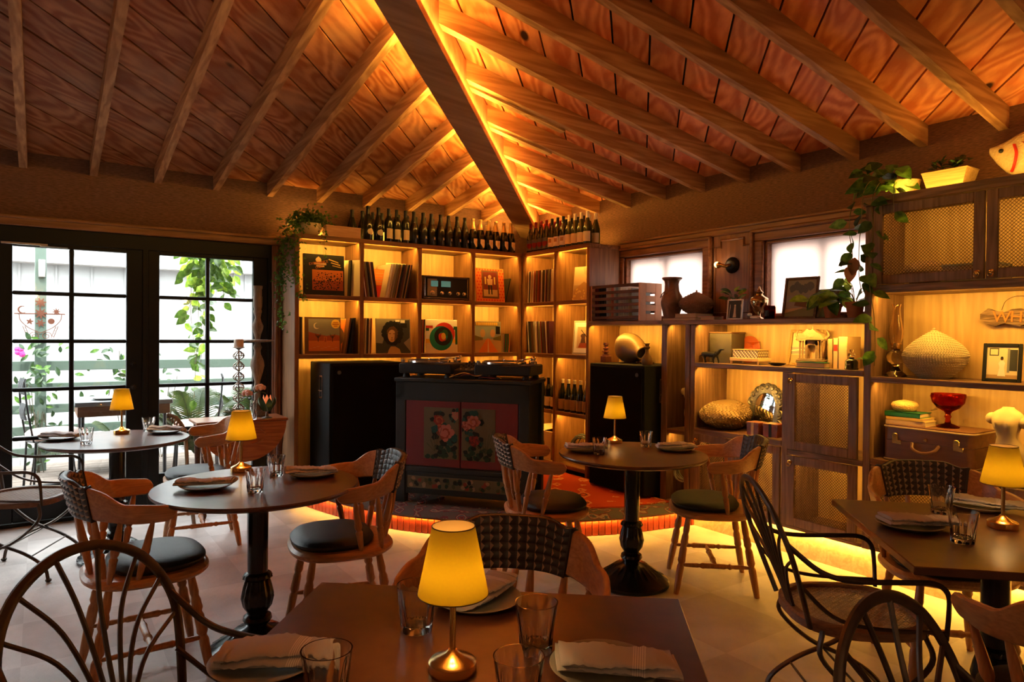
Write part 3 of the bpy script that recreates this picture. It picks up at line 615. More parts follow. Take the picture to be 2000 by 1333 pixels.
def seat_outline(sx0, sx1, w, n=40, p=2.8):
    out = []
    for i in range(n):
        a = 2*PI*i/n; c, s_ = math.cos(a), math.sin(a); x = abs(c)**(2/p)*(1 if c > 0 else -1); y = abs(s_)**(2/p)*(1 if s_ > 0 else -1)
        xx = x*(sx1 if x > 0 else -sx0); ww = w*(1-.10*max(0, -x)**2)
        out.append((xx, y*ww))
    return out
def slab_round(m, outl, z0, z1, be, dome=0, sink=0):
    n = len(outl); lv = [(1-be/.22, z0), (1, z0+be), (1, z1-be), (1-be/.22, z1), (.75, z1+dome*.6), (.4, z1+dome*.95), (.02, z1+dome)]
    vs = []; fs = []
    for k, z in lv: vs += [(x*k, y*k, z) for x, y in outl]
    for j in range(len(lv)-1):
        for i in range(n): fs.append((j*n+i, j*n+(i+1) % n, (j+1)*n+(i+1) % n, (j+1)*n+i))
    fs.append(tuple(range(n))[::-1]); fs.append(tuple(range((len(lv)-1)*n, len(lv)*n))); m.add(vs, fs, smooth=True)
def captain_chair(label):
    r = thing('captain_chair', label, 'chair', group='captain chairs around the tables')
    m = MB(); slab_round(m, seat_outline(-.235, .235, .245), .415, .452, .012); ob('seat', m, 'chair_wood', r)
    m = MB(); slab_round(m, [(x+.025, y) for x, y in seat_outline(-.17, .20, .215, p=2.6)], .452, .492, .016, .014); ob('cushion', m, 'leather_black', r)
    lm = {}
    for sx in (1, -1):
        for sy in (1, -1):
            a, b = Vector((sx*.205+(-.01 if sx < 0 else .01), sy*.205, 0)), Vector((sx*.145, sy*.15, .42)); m = MB()
            L_ = (b-a).length; pr = [(.0135, 0), (.015, .02)] + [(rr, z) for rr, z in turned(L_, .0205, ((.42, 1.35), (.48, 1.25), (.66, 1.3), (.72, 1.2)), .72)[2:]]
            m.lathe(pr, 12, along(a, b)); ob('leg', m, 'chair_wood_z', r)
    mid = []
    for sy in (1, -1):
        fa = lambda sx, z: Vector((sx*.205+(-.01 if sx < 0 else .01), sy*.205, 0)).lerp(Vector((sx*.145, sy*.15, .42)), z/.42)
        a, b = fa(1, .155), fa(-1, .155); m = MB(); m.lathe(turned((b-a).length, .0135, ((.3, 1.5), (.37, 1.3), (.63, 1.3), (.7, 1.5)), .6), 10, along(a, b)); ob('stretcher', m, 'chair_wood_z', r); mid.append((a+b)/2)
    m = MB(); m.lathe(turned((mid[1]-mid[0]).length, .0145, ((.3, 1.5), (.37, 1.3), (.63, 1.3), (.7, 1.5)), .6), 10, along(mid[0], mid[1])); ob('stretcher', m, 'chair_wood_z', r)
    for u in (.12, .36, .60, .84):
        for sg in (1, -1):
            x, y = rail_pt(u*sg); nr = Vector((x, y, 0)).normalized(); bx = x*.80 if u < .5 else x*.9-.045; by = y*.80 if u > .3 else y*.75
            bx = max(bx, -.205); A = Vector((bx, by, .445)); Bp = Vector((x, y, rail_z(u)[0]+.012)); m = MB()
            m.lathe(turned((Bp-A).length, .0155, ((.40, 1.35), (.46, 1.2), (.52, 1.35)), .55), 10, along(A, Bp)); ob('spindle', m, 'chair_wood_z', r)
    W_ = .37
    for sg in (1, -1): ob('arm_rail', rail_piece(sg*W_, sg*1.0, 34, .021), 'chair_wood', r)
    ob('back_core', rail_piece(-W_-.01, W_+.01, 16, .019), 'weave_dark', r)
    m = MB(); nu, nz = 13, 6                  # leather straps plaited over the back: raised half-pyramids
    for side in (-1, 1):
        for i in range(nu):
            for j in range(nz):
                ua, ub = -W_+2*W_*i/nu, -W_+2*W_*(i+1)/nu
                def P(u, f, off):
                    x, y = rail_pt(u); x2, y2 = rail_pt(u+.002); x1, y1 = rail_pt(u-.002); t = Vector((x2-x1, y2-y1, 0)).normalized(); nr = Vector((-t.y, t.x, 0))
                    b, tp = rail_z(u); z = b-.008+(tp-b+.016)*f; return Vector((x, y, z))+nr*(side*(.0125+off)+.035*(z-.70)/.14)
                f0, f1 = j/nz, (j+1)/nz; q = [P(ua, f0, 0), P(ub, f0, 0), P(ub, f1, 0), P(ua, f1, 0)]; c = P(ua*.6+ub*.4, f0*.35+f1*.65, .0065)
                o_ = len(m.v); m.v += [tuple(v) for v in q]+[tuple(c)]
                tri = [(0, 1, 4), (1, 2, 4), (2, 3, 4), (3, 0, 4)]
                for k, f in enumerate(tri): m.f.append([o_+x for x in (f if side > 0 else f[::-1])]); m.m.append(1 if k == (2 if side > 0 else 3) else 0); m.sm.append(False)
    for f in (0, 1):                           # top and bottom binding
        pts = []
        for i in range(25):
            u = -W_+2*W_*i/24; x, y = rail_pt(u); b, tp = rail_z(u); z = (b-.004, tp+.002)[f]; nr = Vector((x, y, 0)).normalized(); pts.append(Vector((x, y, z))+nr*(.035*(z-.70)/.14))
        m.tube(pts, .0125, 8, ry=.007, up=(0, 0, 1))
    for sg in (-1, 1):
        x, y = rail_pt(sg*W_); b, tp = rail_z(sg*W_); nr = Vector((x, y, 0)).normalized(); m.tube([Vector((x, y, z))+nr*(.035*(z-.70)/.14) for z in (b-.006, (b+tp)/2, tp+.006)], .006, 8, ry=.017, up=nr)
    ob('woven_back', m, ['weave_dark', 'weave_tan'], r)
    return r
F2 = Vector((fw.x, fw.y)).normalized(); R2 = Vector((F2.y, -F2.x))
def heading(right, away): v = R2*right + F2*away; return math.atan2(v.y, v.x)
cap0 = captain_chair('captain chair on the left of the middle round table, black cushion')
cap0.location = (.365, 3.235, 0); cap0.rotation_euler.z = heading(math.cos(.62), math.sin(.62))
CAPS = [((1.165, 3.11), heading(-math.cos(.42), -math.sin(.42)), 'captain chair right of the middle round table, in front of the stage'),
        ((.90, 5.00), heading(-math.cos(.5), -math.sin(.5)), 'captain chair at the round table nearest the French doors'),
        ((2.37, 3.10), heading(math.cos(.10), math.sin(.10)), 'captain chair left of the round table nearest the right cabinets, before the red rug'),
        ((3.18, 2.595), heading(-math.cos(.13), math.sin(.13)), 'captain chair right of the far right round table, beside the mesh doors'),
        ((1.05, 1.57), math.atan2(-.75, -.66), 'captain chair facing the viewer across the foreground table'),
        ((3.19, 1.365), math.atan2(-.72, -.69), 'captain chair on the far side of the right-hand square table'),
        ((2.19, .60), math.atan2(.72, .69), 'captain chair cut off at the lower right edge of the picture')]
for (x, y), a, lb in CAPS: dup(cap0, lb, (x, y, 0), a)
# ---------------------------------------------------------------- fan-back metal armchairs
mat('iron', (.075, .05, .036), .42, .55, var=.2, vs=30)
wood('cane_frame', (.17, .08, .045), (.27, .14, .08), 'X', .4, 2, .3, 0)
mat('cane', (.42, .31, .24), .55, rnd=0)
def fan_chair(label):
    r = thing('fan_back_armchair', label, 'chair', group='fan-back metal armchairs')
    out = seat_outline(-.225, .225, .235, 44, 2.9); m = MB(); n = len(out)
    lv = [(1, .425), (1.0, .452), (.97, .458), (.87, .458), (.85, .45), (.85, .428)]
    vs = [(x*k, y*k, z) for k, z in lv for x, y in out]; fs = [(j*n+i, j*n+(i+1) % n, ((j+1) % 6)*n+(i+1) % n, ((j+1) % 6)*n+i) for j in range(6) for i in range(n)]
    m.add(vs, fs, smooth=True); ob('seat_frame', m, 'cane_frame', r)
    m = MB()                                   # open cane weave clipped to the seat opening
    def inside(x, y, k=.86): return abs(x/(.225*k))**2.9+abs(y/(.235*k))**2.9 < 1
    p = .0125
    for d in ((1, 0), (0, 1), (.7071, .7071), (.7071, -.7071)):
        d = Vector((d[0], d[1], 0)); nn_ = Vector((-d.y, d.x, 0)); w_ = .0021 if abs(d.x*d.y) < .1 else .0015; q_ = p if abs(d.x*d.y) < .1 else p*1.41
        for i in range(-26, 27):
            ts = [t*.004 for t in range(-75, 76) if inside((nn_*i*q_+d*t*.004).x, (nn_*i*q_+d*t*.004).y)]
            if len(ts) < 2: continue
            A, B_ = nn_*i*q_+d*ts[0], nn_*i*q_+d*ts[-1]; z = .444 if abs(d.x*d.y) < .1 else .4455
            m.box((0, 0, 0), ((B_-A).length, 2*w_, .0016), 0, Matrix.Translation(Vector(((A.x+B_.x)/2, (A.y+B_.y)/2, z))) @ RZ(math.atan2(d.y, d.x)))
    c = ob('cane_panel', m, 'cane', r); c['kind'] = 'stuff'
    def bk(y, z): return Vector((-.205-.34*(z-.45), y, z))
    hoop = smooth_path([bk(-.165, .44), bk(-.20, .55), bk(-.228, .68), bk(-.215, .765), bk(-.165, .842), bk(-.085, .89), bk(0, .905), bk(.085, .89), bk(.165, .842), bk(.215, .765), bk(.228, .68), bk(.20, .55), bk(.165, .44)], 5)
    m = MB(); m.tube(hoop, .013, 8, ry=.009, up=(1, 0, .25)); ob('back_hoop', m, 'iron', r)
    ends = [(-.228, .685), (-.21, .78), (-.155, .852), (-.055, .90), (.055, .90), (.155, .852), (.21, .78), (.228, .685)]
    for y, z in ends:
        m = MB(); y0 = y*.12; m.tube(smooth_path([bk(y0, .452), bk(y0+.1*(y-y0), .452+.34*(z-.45)), bk(y0+.42*(y-y0), .452+.72*(z-.45)), bk(y, z)], 6), .0058, 6); ob('back_spoke', m, 'iron', r)
    for sg in (1, -1):
        m = MB(); m.tube(smooth_path([bk(sg*.222, .735), (-.20, sg*.245, .655), (-.10, sg*.258, .632), (.06, sg*.262, .632), (.15, sg*.26, .63), (.195, sg*.257, .60), (.205, sg*.25, .54), (.205, sg*.238, .44)], 6), .0075, 8, ry=.009, up=(0, 0, 1)); ob('arm', m, 'iron', r)
        m = MB(); m.tube(smooth_path([bk(sg*.20, .60), (-.16, sg*.245, .51), (-.03, sg*.248, .475), (.205, sg*.246, .465)], 6), .007, 6); ob('arm_brace', m, 'iron', r)
        m = MB(); m.tube(smooth_path([(.165, sg*.185, .435), (.175, sg*.212, .35), (.06, sg*.215, .24), (-.10, sg*.215, .165), (-.20, sg*.215, .09), (-.225, sg*.215, .012)], 6), .0085, 8, ry=.012, up=(0, 1, 0)); m.ball((-.225, sg*.215, .012), (.017, .017, .012), 10); ob('leg', m, 'iron', r)
        m = MB(); m.tube(smooth_path([(-.165, sg*.178, .435), (-.175, sg*.202, .35), (-.06, sg*.205, .24), (.10, sg*.205, .165), (.20, sg*.205, .09), (.225, sg*.205, .012)], 6), .0085, 8, ry=.012, up=(0, 1, 0)); m.ball((.225, sg*.205, .012), (.017, .017, .012), 10); ob('leg', m, 'iron', r)
    for x, z in ((0, .20), (.13, .145), (-.13, .145)): m = MB(); m.tube([(x, -.21, z), (x, .21, z)], .0045, 6); ob('cross_rod', m, 'iron', r)
    return r
fan0 = fan_chair('fan-back metal armchair in the lower left foreground, back to the viewer')
fan0.location = (.285, 1.622, 0); fan0.rotation_euler.z = math.atan2(-.80, .60)
FANS = [((1.368, .346), math.radians(272), 'fan-back metal armchair in the lower right foreground, only its hoop showing'),
        ((2.40, 1.34), math.atan2(-.60, .80), 'fan-back metal armchair drawn up to the left side of the right-hand table'),
        ((-.075, 4.93), heading(math.cos(.15), math.sin(.15)), 'fan-back metal armchair half out of view by the French doors')]
for (x, y), a, lb in FANS: dup(fan0, lb, (x, y, 0), a)
# ---------------------------------------------------------------- tables
def table_mat():
    m, nt, N, L, B = nm('table_top'); tc = N.new('ShaderNodeTexCoord'); n = N.new('ShaderNodeTexNoise'); n.inputs['Scale'].default_value = 9; n.inputs['Detail'].default_value = 8; n.inputs['Roughness'].default_value = .65; L.new(tc.outputs['Object'], n.inputs['Vector'])
    r = N.new('ShaderNodeValToRGB'); r.color_ramp.elements[0].position = .3; r.color_ramp.elements[1].position = .7; r.color_ramp.elements[0].color = (.058, .019, .010, 1); r.color_ramp.elements[1].color = (.118, .042, .021, 1); L.new(n.outputs['Fac'], r.inputs[0]); L.new(r.outputs[0], B.inputs['Base Color'])
    B.inputs['Roughness'].default_value = .29; B.inputs['Specular IOR Level'].default_value = .6
table_mat()
mat('cast_iron', (.008, .008, .009), .22, .2, spec=.6)
TH = .745
def pedestal(m):
    fl = lambda a, k: 1+(.06*math.cos(14*a) if k in (6, 7, 8, 9) else (.035*math.cos(26*a) if k in (18, 19, 20, 21) else 0))
    m.lathe([(.075, .715), (.075, .70), (.05, .685), (.045, .66), (.043, .36), (.058, .35), (.062, .335), (.05, .325), (.060, .29), (.068, .25), (.062, .21), (.045, .185), (.043, .175), (.058, .165), (.062, .15), (.055, .138), (.045, .13), (.055, .12), (.085, .112), (.12, .085), (.17, .05), (.205, .028), (.215, .02), (.215, .004), (.19, 0)][::-1], 52, fl=None if False else (lambda a, k: fl(a, 24-k)))
def round_table(label, x, y, R):
    r = thing('round_table', label, 'table', (x, y, 0), group='round pedestal tables')
    m = MB(); m.lathe([(R-.035, TH-.028), (R-.012, TH-.02), (R-.002, TH-.012), (R, TH-.006), (R-.003, TH)], 72); ob('tabletop', m, 'table_top', r)
    m = MB(); m.lathe([(R*.5, TH-.034), (R*.5, TH-.028)], 40); m.lathe([(.09, .712), (.09, .722)], 24); ob('under_plate', m, 'cast_iron', r)
    m = MB(); pedestal(m); ob('pedestal', m, 'cast_iron', r); return r
TA, TB_, TC_ = (.395, 4.92), (.795, 3.135), (2.795, 2.845)
round_table('round brown table by the French doors', *TA, .41); round_table('round brown table in the left middle of the room', *TB_, .432); round_table('round brown table before the right loudspeaker', *TC_, .42)
def rect_table(label, c, u, w, d):
    a = math.atan2(u[1], u[0]); r = thing('square_table', label, 'table', (c[0], c[1], 0), a, 'square pedestal tables')
    m = MB(); m.box((0, 0, TH-.013), (w, d, .026), .003); ob('tabletop', m, 'table_top', r)
    m = MB(); m.box((0, 0, TH-.031), (w*.6, d*.6, .010), .002); ob('under_plate', m, 'cast_iron', r)
    m = MB(); pedestal(m); ob('pedestal', m, 'cast_iron', r); return r
uD, vD = Vector((.762, -.648)), Vector((.648, .762)); fD = Vector((.627, 1.817)); cD = fD+uD*.475-vD*.36
rect_table('square brown table filling the bottom foreground', cD, uD, .95, .72)
uE, vE = Vector((.715, -.699)), Vector((.699, .715)); nE = Vector((2.125, .991)); cE = nE+uE*.42+vE*.425
rect_table('square brown table on the right side of the room', cE, uE, .84, .85)
# ---------------------------------------------------------------- table lamps
m_, nt_, N_, L_, B_ = nm('lamp_shade')
B_.inputs['Base Color'].default_value = (.38, .24, .09, 1); B_.inputs['Roughness'].default_value = .8; B_.inputs['Specular IOR Level'].default_value = .1
t_ = N_.new('ShaderNodeBsdfTranslucent'); t_.inputs[0].default_value = (.46, .37, .055, 1); x_ = N_.new('ShaderNodeMixShader'); x_.inputs[0].default_value = .55; L_.new(B_.outputs[0], x_.inputs[1]); L_.new(t_.outputs[0], x_.inputs[2]); L_.new(x_.outputs[0], N_['Material Output'].inputs[0])
mat('shade_rim', (.06, .03, .01), .6)
def lamp(label, x, y):
    r = thing('table_lamp', label, 'lamp', (x, y, TH), group='brass table lamps')
    m = MB(); m.lathe([(.046, 0), (.048, .004), (.048, .022), (.044, .026), (.030, .031), (.014, .040), (.009, .046)], 32); ob('base', m, 'brass', r)
    m = MB(); m.lathe([(.0062, .04), (.0062, .150), (.011, .152), (.0115, .172), (.008, .176)], 16); ob('stem', m, 'brass', r)
    m = MB(); m.lathe([(.0705, .158), (.0430, .292), (.0420, .292), (.0692, .158)], 40, cap0=False, cap1=False); m.f += [[i, (i+1) % 40, 120+(i+1) % 40, 120+i] for i in range(40)]; m.m += [0]*40; m.sm += [False]*40
    sh = ob('lamp_shade', m, 'lamp_shade', r)
    for rr_, zz_ in ((.0430, .2925), (.0706, .158)): m = MB(); m.tube([(rr_*math.cos(a), rr_*math.sin(a), zz_) for a in [i*PI/16 for i in range(32)]], .0011, 5, closed=True); ob('rim', m, 'shade_rim', sh)
    p = point('lamp_bulb', (x, y, TH+.20), LAMPW, .022, WARM); return r
LAMPW = .85
lamp('brass table lamp with yellow shade on the table by the doors', .440, 5.16); lamp('brass table lamp with yellow shade on the left middle table', .800, 3.47); lamp('brass table lamp with yellow shade before the right loudspeaker', 2.955, 3.165)
lamp('brass table lamp with yellow shade in the centre foreground', .678, 1.188); lamp('brass table lamp with yellow shade at the right edge', 2.825, 1.02)
# ---------------------------------------------------------------- glasses, plates, napkins
glassmat('clear_glass', (1, 1, 1))
def tumbler():
    m = MB(); n = 60
    def fl(a, k): return 1
    O = [(.0285, 0), (.031, .002), (.0325, .012), (.0345, .040), (.038, .066), (.0405, .090), (.0412, .094)]
    Iq = [(.0388, .094), (.0375, .088), (.035, .066), (.031, .040), (.0265, .016), (.018, .0135)]
    pr = O+Iq; vs = []; fs = []
    for k, (rr, z) in enumerate(pr):
        for i in range(n):
            a = 2*PI*i/n; q = 1
            if 2 <= k <= 3: q = 1-.085*abs(math.cos(5*a))
            elif k == 4: q = 1-.05*abs(math.cos(5*a))
            vs.append((rr*q*math.cos(a), rr*q*math.sin(a), z))
    for k in range(len(pr)-1):
        for i in range(n): fs.append((k*n+i, k*n+(i+1) % n, (k+1)*n+(i+1) % n, (k+1)*n+i))
    fs.append(tuple(range(n))[::-1]); fs.append(tuple(range((len(pr)-1)*n, len(pr)*n)))
    m.add(vs, fs, smooth=True); me = m.mesh('tumbler', sharp=50); me.materials.append(MT['clear_glass']); return me
TUM = tumbler()
GL = [(.225, 4.80, 'on the table by the doors, left of the lamp'), (.60, 5.19, 'on the table by the doors, right of the lamp'), (.746, 2.99, 'on the left middle table, nearer the viewer'), (.915, 3.285, 'on the left middle table, nearer the stage'),
      (2.60, 2.91, 'left of the lamp on the far right round table'), (3.02, 2.96, 'right of the lamp on the far right round table'), (.705, 1.40, 'behind the left of the foreground lamp'), (.425, 1.20, 'at lower left beside the foreground napkin'),
      (.872, 1.17, 'right of the foreground lamp'), (.70, .99, 'cut off by the bottom edge right of the foreground lamp'), (2.855, 1.235, 'farther back on the right-hand square table'), (2.51, 1.02, 'nearer the viewer on the right-hand square table')]
for i, (x, y, w) in enumerate(GL):
    big = 1.12 if i in (6, 7, 8, 9, 10, 11) else 1.0
    tag(ob('glass_tumbler', TUM, [], None, (x, y, TH), (0, 0, i*.7), scale=(big, big, big)), 'clear fluted glass tumbler '+w, 'glass', 'glass tumblers on the tables')
mat('stoneware', (.26, .25, .21), .4, var=.15, vs=20); mat('stoneware_dark', (.10, .09, .08), .35)
def cloth_mat(name, col, stripe, sx):
    m, nt, N, L, B = nm(name); tc = N.new('ShaderNodeTexCoord'); sp = N.new('ShaderNodeSeparateXYZ'); L.new(tc.outputs['Object'], sp.inputs[0])
    a = N.new('ShaderNodeMath'); a.operation = 'ADD'; a.inputs[1].default_value = -sx; L.new(sp.outputs[0], a.inputs[0]); ab = N.new('ShaderNodeMath'); ab.operation = 'ABSOLUTE'; L.new(a.outputs[0], ab.inputs[0])
    lt = N.new('ShaderNodeMath'); lt.operation = 'LESS_THAN'; lt.inputs[1].default_value = .013; L.new(ab.outputs[0], lt.inputs[0])
    mm = N.new('ShaderNodeMath'); mm.operation = 'MULTIPLY'; mm.inputs[1].default_value = 1400; L.new(sp.outputs[0], mm.inputs[0]); sn = N.new('ShaderNodeMath'); sn.operation = 'SINE'; L.new(mm.outputs[0], sn.inputs[0]); gt = N.new('ShaderNodeMath'); gt.operation = 'GREATER_THAN'; gt.inputs[1].default_value = .1; L.new(sn.outputs[0], gt.inputs[0])
    mu = N.new('ShaderNodeMath'); mu.operation = 'MULTIPLY'; L.new(lt.outputs[0], mu.inputs[0]); L.new(gt.outputs[0], mu.inputs[1])
    mx = N.new('ShaderNodeMix'); mx.data_type = 'RGBA'; L.new(mu.outputs[0], mx.inputs[0]); mx.inputs[6].default_value = c4(col); mx.inputs[7].default_value = c4(stripe); L.new(mx.outputs[2], B.inputs['Base Color']); B.inputs['Roughness'].default_value = .9; B.inputs['Specular IOR Level'].default_value = .15
    n = N.new('ShaderNodeTexNoise'); n.inputs['Scale'].default_value = 400; L.new(tc.outputs['Object'], n.inputs['Vector']); b = N.new('ShaderNodeBump'); b.inputs['Strength'].default_value = .25; b.inputs['Distance'].default_value = .002; L.new(n.outputs['Fac'], b.inputs['Height']); L.new(b.outputs[0], B.inputs['Normal'])
cloth_mat('linen', (.46, .43, .42), (.72, .69, .67), .045)
pm = MB(); pm.lathe([(.045, 0), (.07, .002), (.095, .010), (.108, .017), (.1095, .0185), (.106, .019), (.092, .0135), (.066, .0065), (.01, .006)], 44); PLATE = pm.mesh('plate', sharp=60); PLATE.materials.append(MT['stoneware'])
def napkin(seed, L=.235, w=.085, h=.024, twist=.25, curl=.0):
    rnd = random.Random(seed); m = MB(); nl, ns = 26, 18
    ph = [rnd.uniform(0, 6) for _ in range(6)]
    for lay in range(2):
        vs = []; fs = []
        for i in range(nl+1):
            u = i/nl-.5; ww = w*(1+.10*math.sin(5*u+ph[0]))*(1-.12*lay)/2; hh = h*(.62 if lay == 0 else .55)*(1+.15*math.sin(9*u+ph[1])); z0 = (0 if lay == 0 else h*.5)
            sh = (lay*.012)*math.sin(3*u+ph[2]) + curl*u*u
            if lay and u > .28: hh *= max(.35, 1-(u-.28)*2.0)
            for k in range(ns):
                a = 2*PI*k/ns; c, s_ = math.cos(a), math.sin(a); y = abs(c)**.75*(1 if c > 0 else -1)*ww+sh; z = z0+hh/2+abs(s_)**.8*(1 if s_ > 0 else -1)*hh/2
                z += .0022*math.sin(40*y+16*u+ph[3])*(s_ > 0)+.0016*math.sin(70*u+30*y+ph[4])*(s_ > 0)
                x = u*L*(1-.06*lay)+.010*math.sin(22*y+ph[5])*(abs(u) > .42)
                vs.append((x, y, z+.0015))
        for i in range(nl):
            for k in range(ns): fs.append((i*ns+k, i*ns+(k+1) % ns, (i+1)*ns+(k+1) % ns, (i+1)*ns+k))
        fs.append(tuple(range(ns))[::-1]); fs.append(tuple(range(nl*ns, (nl+1)*ns))); m.add(vs, fs, smooth=True)
    return m
PL = [(.10, 5.06, 0, 'at the left of the table by the doors', .12), (.68, 5.05, 0, 'at the right of the table by the doors', .1), (.59, 3.175, .25, 'at the left of the middle round table', .2), (1.055, 3.19, .2, 'at the right of the middle round table', -.1), (2.60, 3.035, 0, 'left of the lamp on the far right round table', .05), (3.075, 2.78, .1, 'on the right of the far right round table', -.1),
      (.375, 1.415, .0, 'at the lower left of the foreground table', -.15), (.905, 1.46, 1.0, 'behind the lamp on the foreground table', .3), (.93, 1.02, -.2, 'at the lower right of the foreground table', -.1), (2.545, 1.205, -.1, 'at the left of the right-hand square table', -.1), (3.06, 1.19, -.55, 'behind the lamp on the right-hand square table', .1)]
for i, (x, y, a, w, cr_) in enumerate(PL):
    az = math.atan2(R2.y, R2.x)+a
    tag(ob('dinner_plate', PLATE, [], None, (x, y, TH)), 'grey stoneware plate '+w, 'plate', 'stoneware plates')
    big = i > 5
    nk = napkin(i+3, .24 if big else .235, .105 if big else .082, .024 if i in (2, 3) else .026, curl=cr_*.25)
    dx = Vector((math.cos(az), math.sin(az)))*(.025 if big else .0)
    tag(ob('linen_napkin', nk, 'linen', None, (x+dx.x, y+dx.y, TH+.0165), (0, 0, az)), 'folded grey linen napkin '+w, 'napkin', 'folded linen napkins')
# ---------------------------------------------------------------- colours for small things
for n_, c_ in dict(ink=(.012, .012, .012), cream=(.72, .60, .40), white=(.80, .78, .72), orange=(.62, .17, .03), rust=(.36, .07, .02), maroon=(.16, .02, .015), navy=(.012, .02, .055), teal=(.01, .20, .17), olive=(.17, .16, .06), tan=(.45, .28, .13), brown=(.13, .06, .03), yellow=(.75, .45, .06), red=(.55, .03, .02), green=(.015, .11, .045), blue=(.03, .10, .30), grey=(.25, .24, .22), slate=(.10, .105, .11), sand=(.62, .42, .22), pink=(.70, .25, .18), dusk=(.25, .22, .17), gold=(.62, .40, .10), skin=(.55, .33, .18), hair=(.42, .22, .07), darkgrey=(.05, .05, .05), purple=(.10, .03, .08), lightblue=(.35, .45, .48)).items():
    mat('c_'+n_, c_, .5, spec=.35)
mat('card_edge', (.55, .42, .26), .8)
# ---------------------------------------------------------------- records
RS = .312
def rec_mesh(c, s=RS):
    m = MB(); m.b2((-.5, 0, 0), (.5, s, s), 0); me = m.mesh('record_sleeve'); me.materials.append(MT['c_'+c]); return me
RCOL = ['ink', 'brown', 'maroon', 'rust', 'tan', 'slate', 'navy', 'darkgrey', 'grey', 'cream', 'dusk', 'purple', 'olive', 'white']
RM = {c: rec_mesh(c) for c in RCOL+['orange', 'red', 'yellow', 'teal', 'green', 'pink']}
RMS = {c: rec_mesh(c, .185) for c in ('ink', 'red', 'teal', 'tan', 'cream', 'maroon', 'orange', 'grey', 'green', 'brown')}
def records(where, group, n, p0, p1, lean, axis='x', front=None, z=0, cols=None, meshes=None, tmin=.0042):
    """a row of record sleeves with spines to the front between p0 and p1 (foot positions), leaning sideways"""
    meshes = meshes or RM; cols = cols or RCOL; rnd = random.Random(int(p0*1000+z*77)); step = (p1-p0)/max(1, n-1) if n > 1 else 0
    for i in range(n):
        t = min(abs(step)*.92 if n > 1 else .008, .012)*rnd.uniform(.7, 1.0); c = rnd.choice(cols); p = p0+step*i; th = lean+rnd.uniform(-.006, .006); dy = rnd.uniform(0, .012)
        lab = 'record sleeve, %s from the left %s' % (ORD[i], where)
        dz = abs(math.sin(th))*t*.5+.001
        if axis == 'x': o = ob('record_sleeve', meshes[c], [], None, (p, front+dy, z+dz), (0, th, 0), scale=(t, 1, 1))
        else: o = ob('record_sleeve', meshes[c], [], None, (front+dy, p, z+dz), (0, th, -PI/2), scale=(t, 1, 1))
        tag(o, lab, 'record', group)
fy = FY+.035; fx = FX+.035
Z1, Z2 = 1.735, 1.236
records('in the left-leaning top-row stack', 'records leaning left in the top row', 11, 2.345, 2.455, -.14, 'x', fy, Z1)
records('in the right-leaning top-row stack', 'records leaning right in the top row', 17, 2.535, 2.735, .20, 'x', fy, Z1)
records('beside the desert cover', 'records beside the desert cover', 4, 1.775, 1.80, 0, 'x', fy+.01, Z2, ['ink', 'brown', 'slate', 'cream'])
records('beside the portrait cover', 'records beside the portrait cover', 9, 2.335, 2.405, 0.02, 'x', fy+.01, Z2, ['cream', 'tan', 'brown', 'rust', 'ink', 'grey', 'dusk'])
records('beside the big-letter cover', 'records beside the big-letter cover', 4, 2.895, 2.93, 0.02, 'x', fy+.01, Z2, ['cream', 'brown', 'ink', 'rust'])
records('of the small singles beside the road cover', 'small singles in the lower row', 12, 3.795, 3.905, .03, 'x', fy+.04, Z2, list(RMS), RMS)
records('in the upright row near the corner', 'records upright near the corner', 24, 5.605, 5.165, .03, 'y', fx, Z1)
records('in the leaning row near the corner', 'records leaning near the corner', 21, 5.60, 5.24, -.10, 'y', fx, Z2, RCOL+['tan', 'brown', 'rust', 'cream'])
for i, (x, y, z, c, th, lb) in enumerate([(2.215, fy+.02, Z1, 'ink', .03, 'black record sleeve standing at the end of the first top compartment'), (2.165, fy, Z2, 'brown', .16, 'brown record sleeve leaning right of the desert cover'), (2.205, fy, Z2, 'navy', .12, 'navy record sleeve leaning beside the divider, lower row'), (2.225, fy+.005, Z2, 'ink', .10, 'black record sleeve leaning against the first divider, lower row'), (3.845, fy+.03, Z1, 'ink', .24, 'black record sleeve leaning right of the orange-bordered cover')]):
    tag(ob('record_sleeve', RM[c], [], None, (x, y, z+.002), (0, th, 0), scale=(.014, .8, .8) if i == 4 else (.014, 1, 1)), lb, 'record')
def circ(cx, cy, r, n=24, sx=1, sy=1, a0=0, a1=2*PI): return [(cx+r*sx*math.cos(a0+(a1-a0)*i/n), cy+r*sy*math.sin(a0+(a1-a0)*i/n)) for i in range(n if a1-a0 > 6.28 else n+1)]
def ring(cx, cy, r, r2, n=28):
    o = circ(cx, cy, r, n); q = circ(cx, cy, r2, n); return [[o[i], o[(i+1) % n], q[(i+1) % n], q[i]] for i in range(n)]
def rectp(x0, y0, x1, y1): return [(x0, y0), (x1, y0), (x1, y1), (x0, y1)]
def printed(name, label, cat, w, h, t, base, shapes, loc, rz=0, tilt=0, group=None, part_name='cover_print', roll=0):
    """a flat card/frame w x h with printed colour shapes on its front (-y) face; origin at bottom centre"""
    r = thing(name, label, cat, loc, 0, group); r.rotation_euler = (Matrix.Rotation(rz, 3, 'Z') @ Matrix.Rotation(tilt, 3, 'X') @ Matrix.Rotation(roll, 3, 'Y')).to_euler()
    m = MB(); m.b2((-w/2, 0, 0), (w/2, t, h), .0012); ob('sleeve' if cat == 'record' else 'board', m, base, r)
    mats = []; m = MB(); d = 0
    for mt, polys in shapes:
        if mt not in mats: mats.append(mt)
        m.mi = mats.index(mt); d += .00025
        if polys and not isinstance(polys[0], list): polys = [polys]
        for p in polys: m.add([((x-.5)*w, -d, y*h) for x, y in p], [tuple(range(len(p)))])
    if mats: ob(part_name, m, mats, r)
    return r
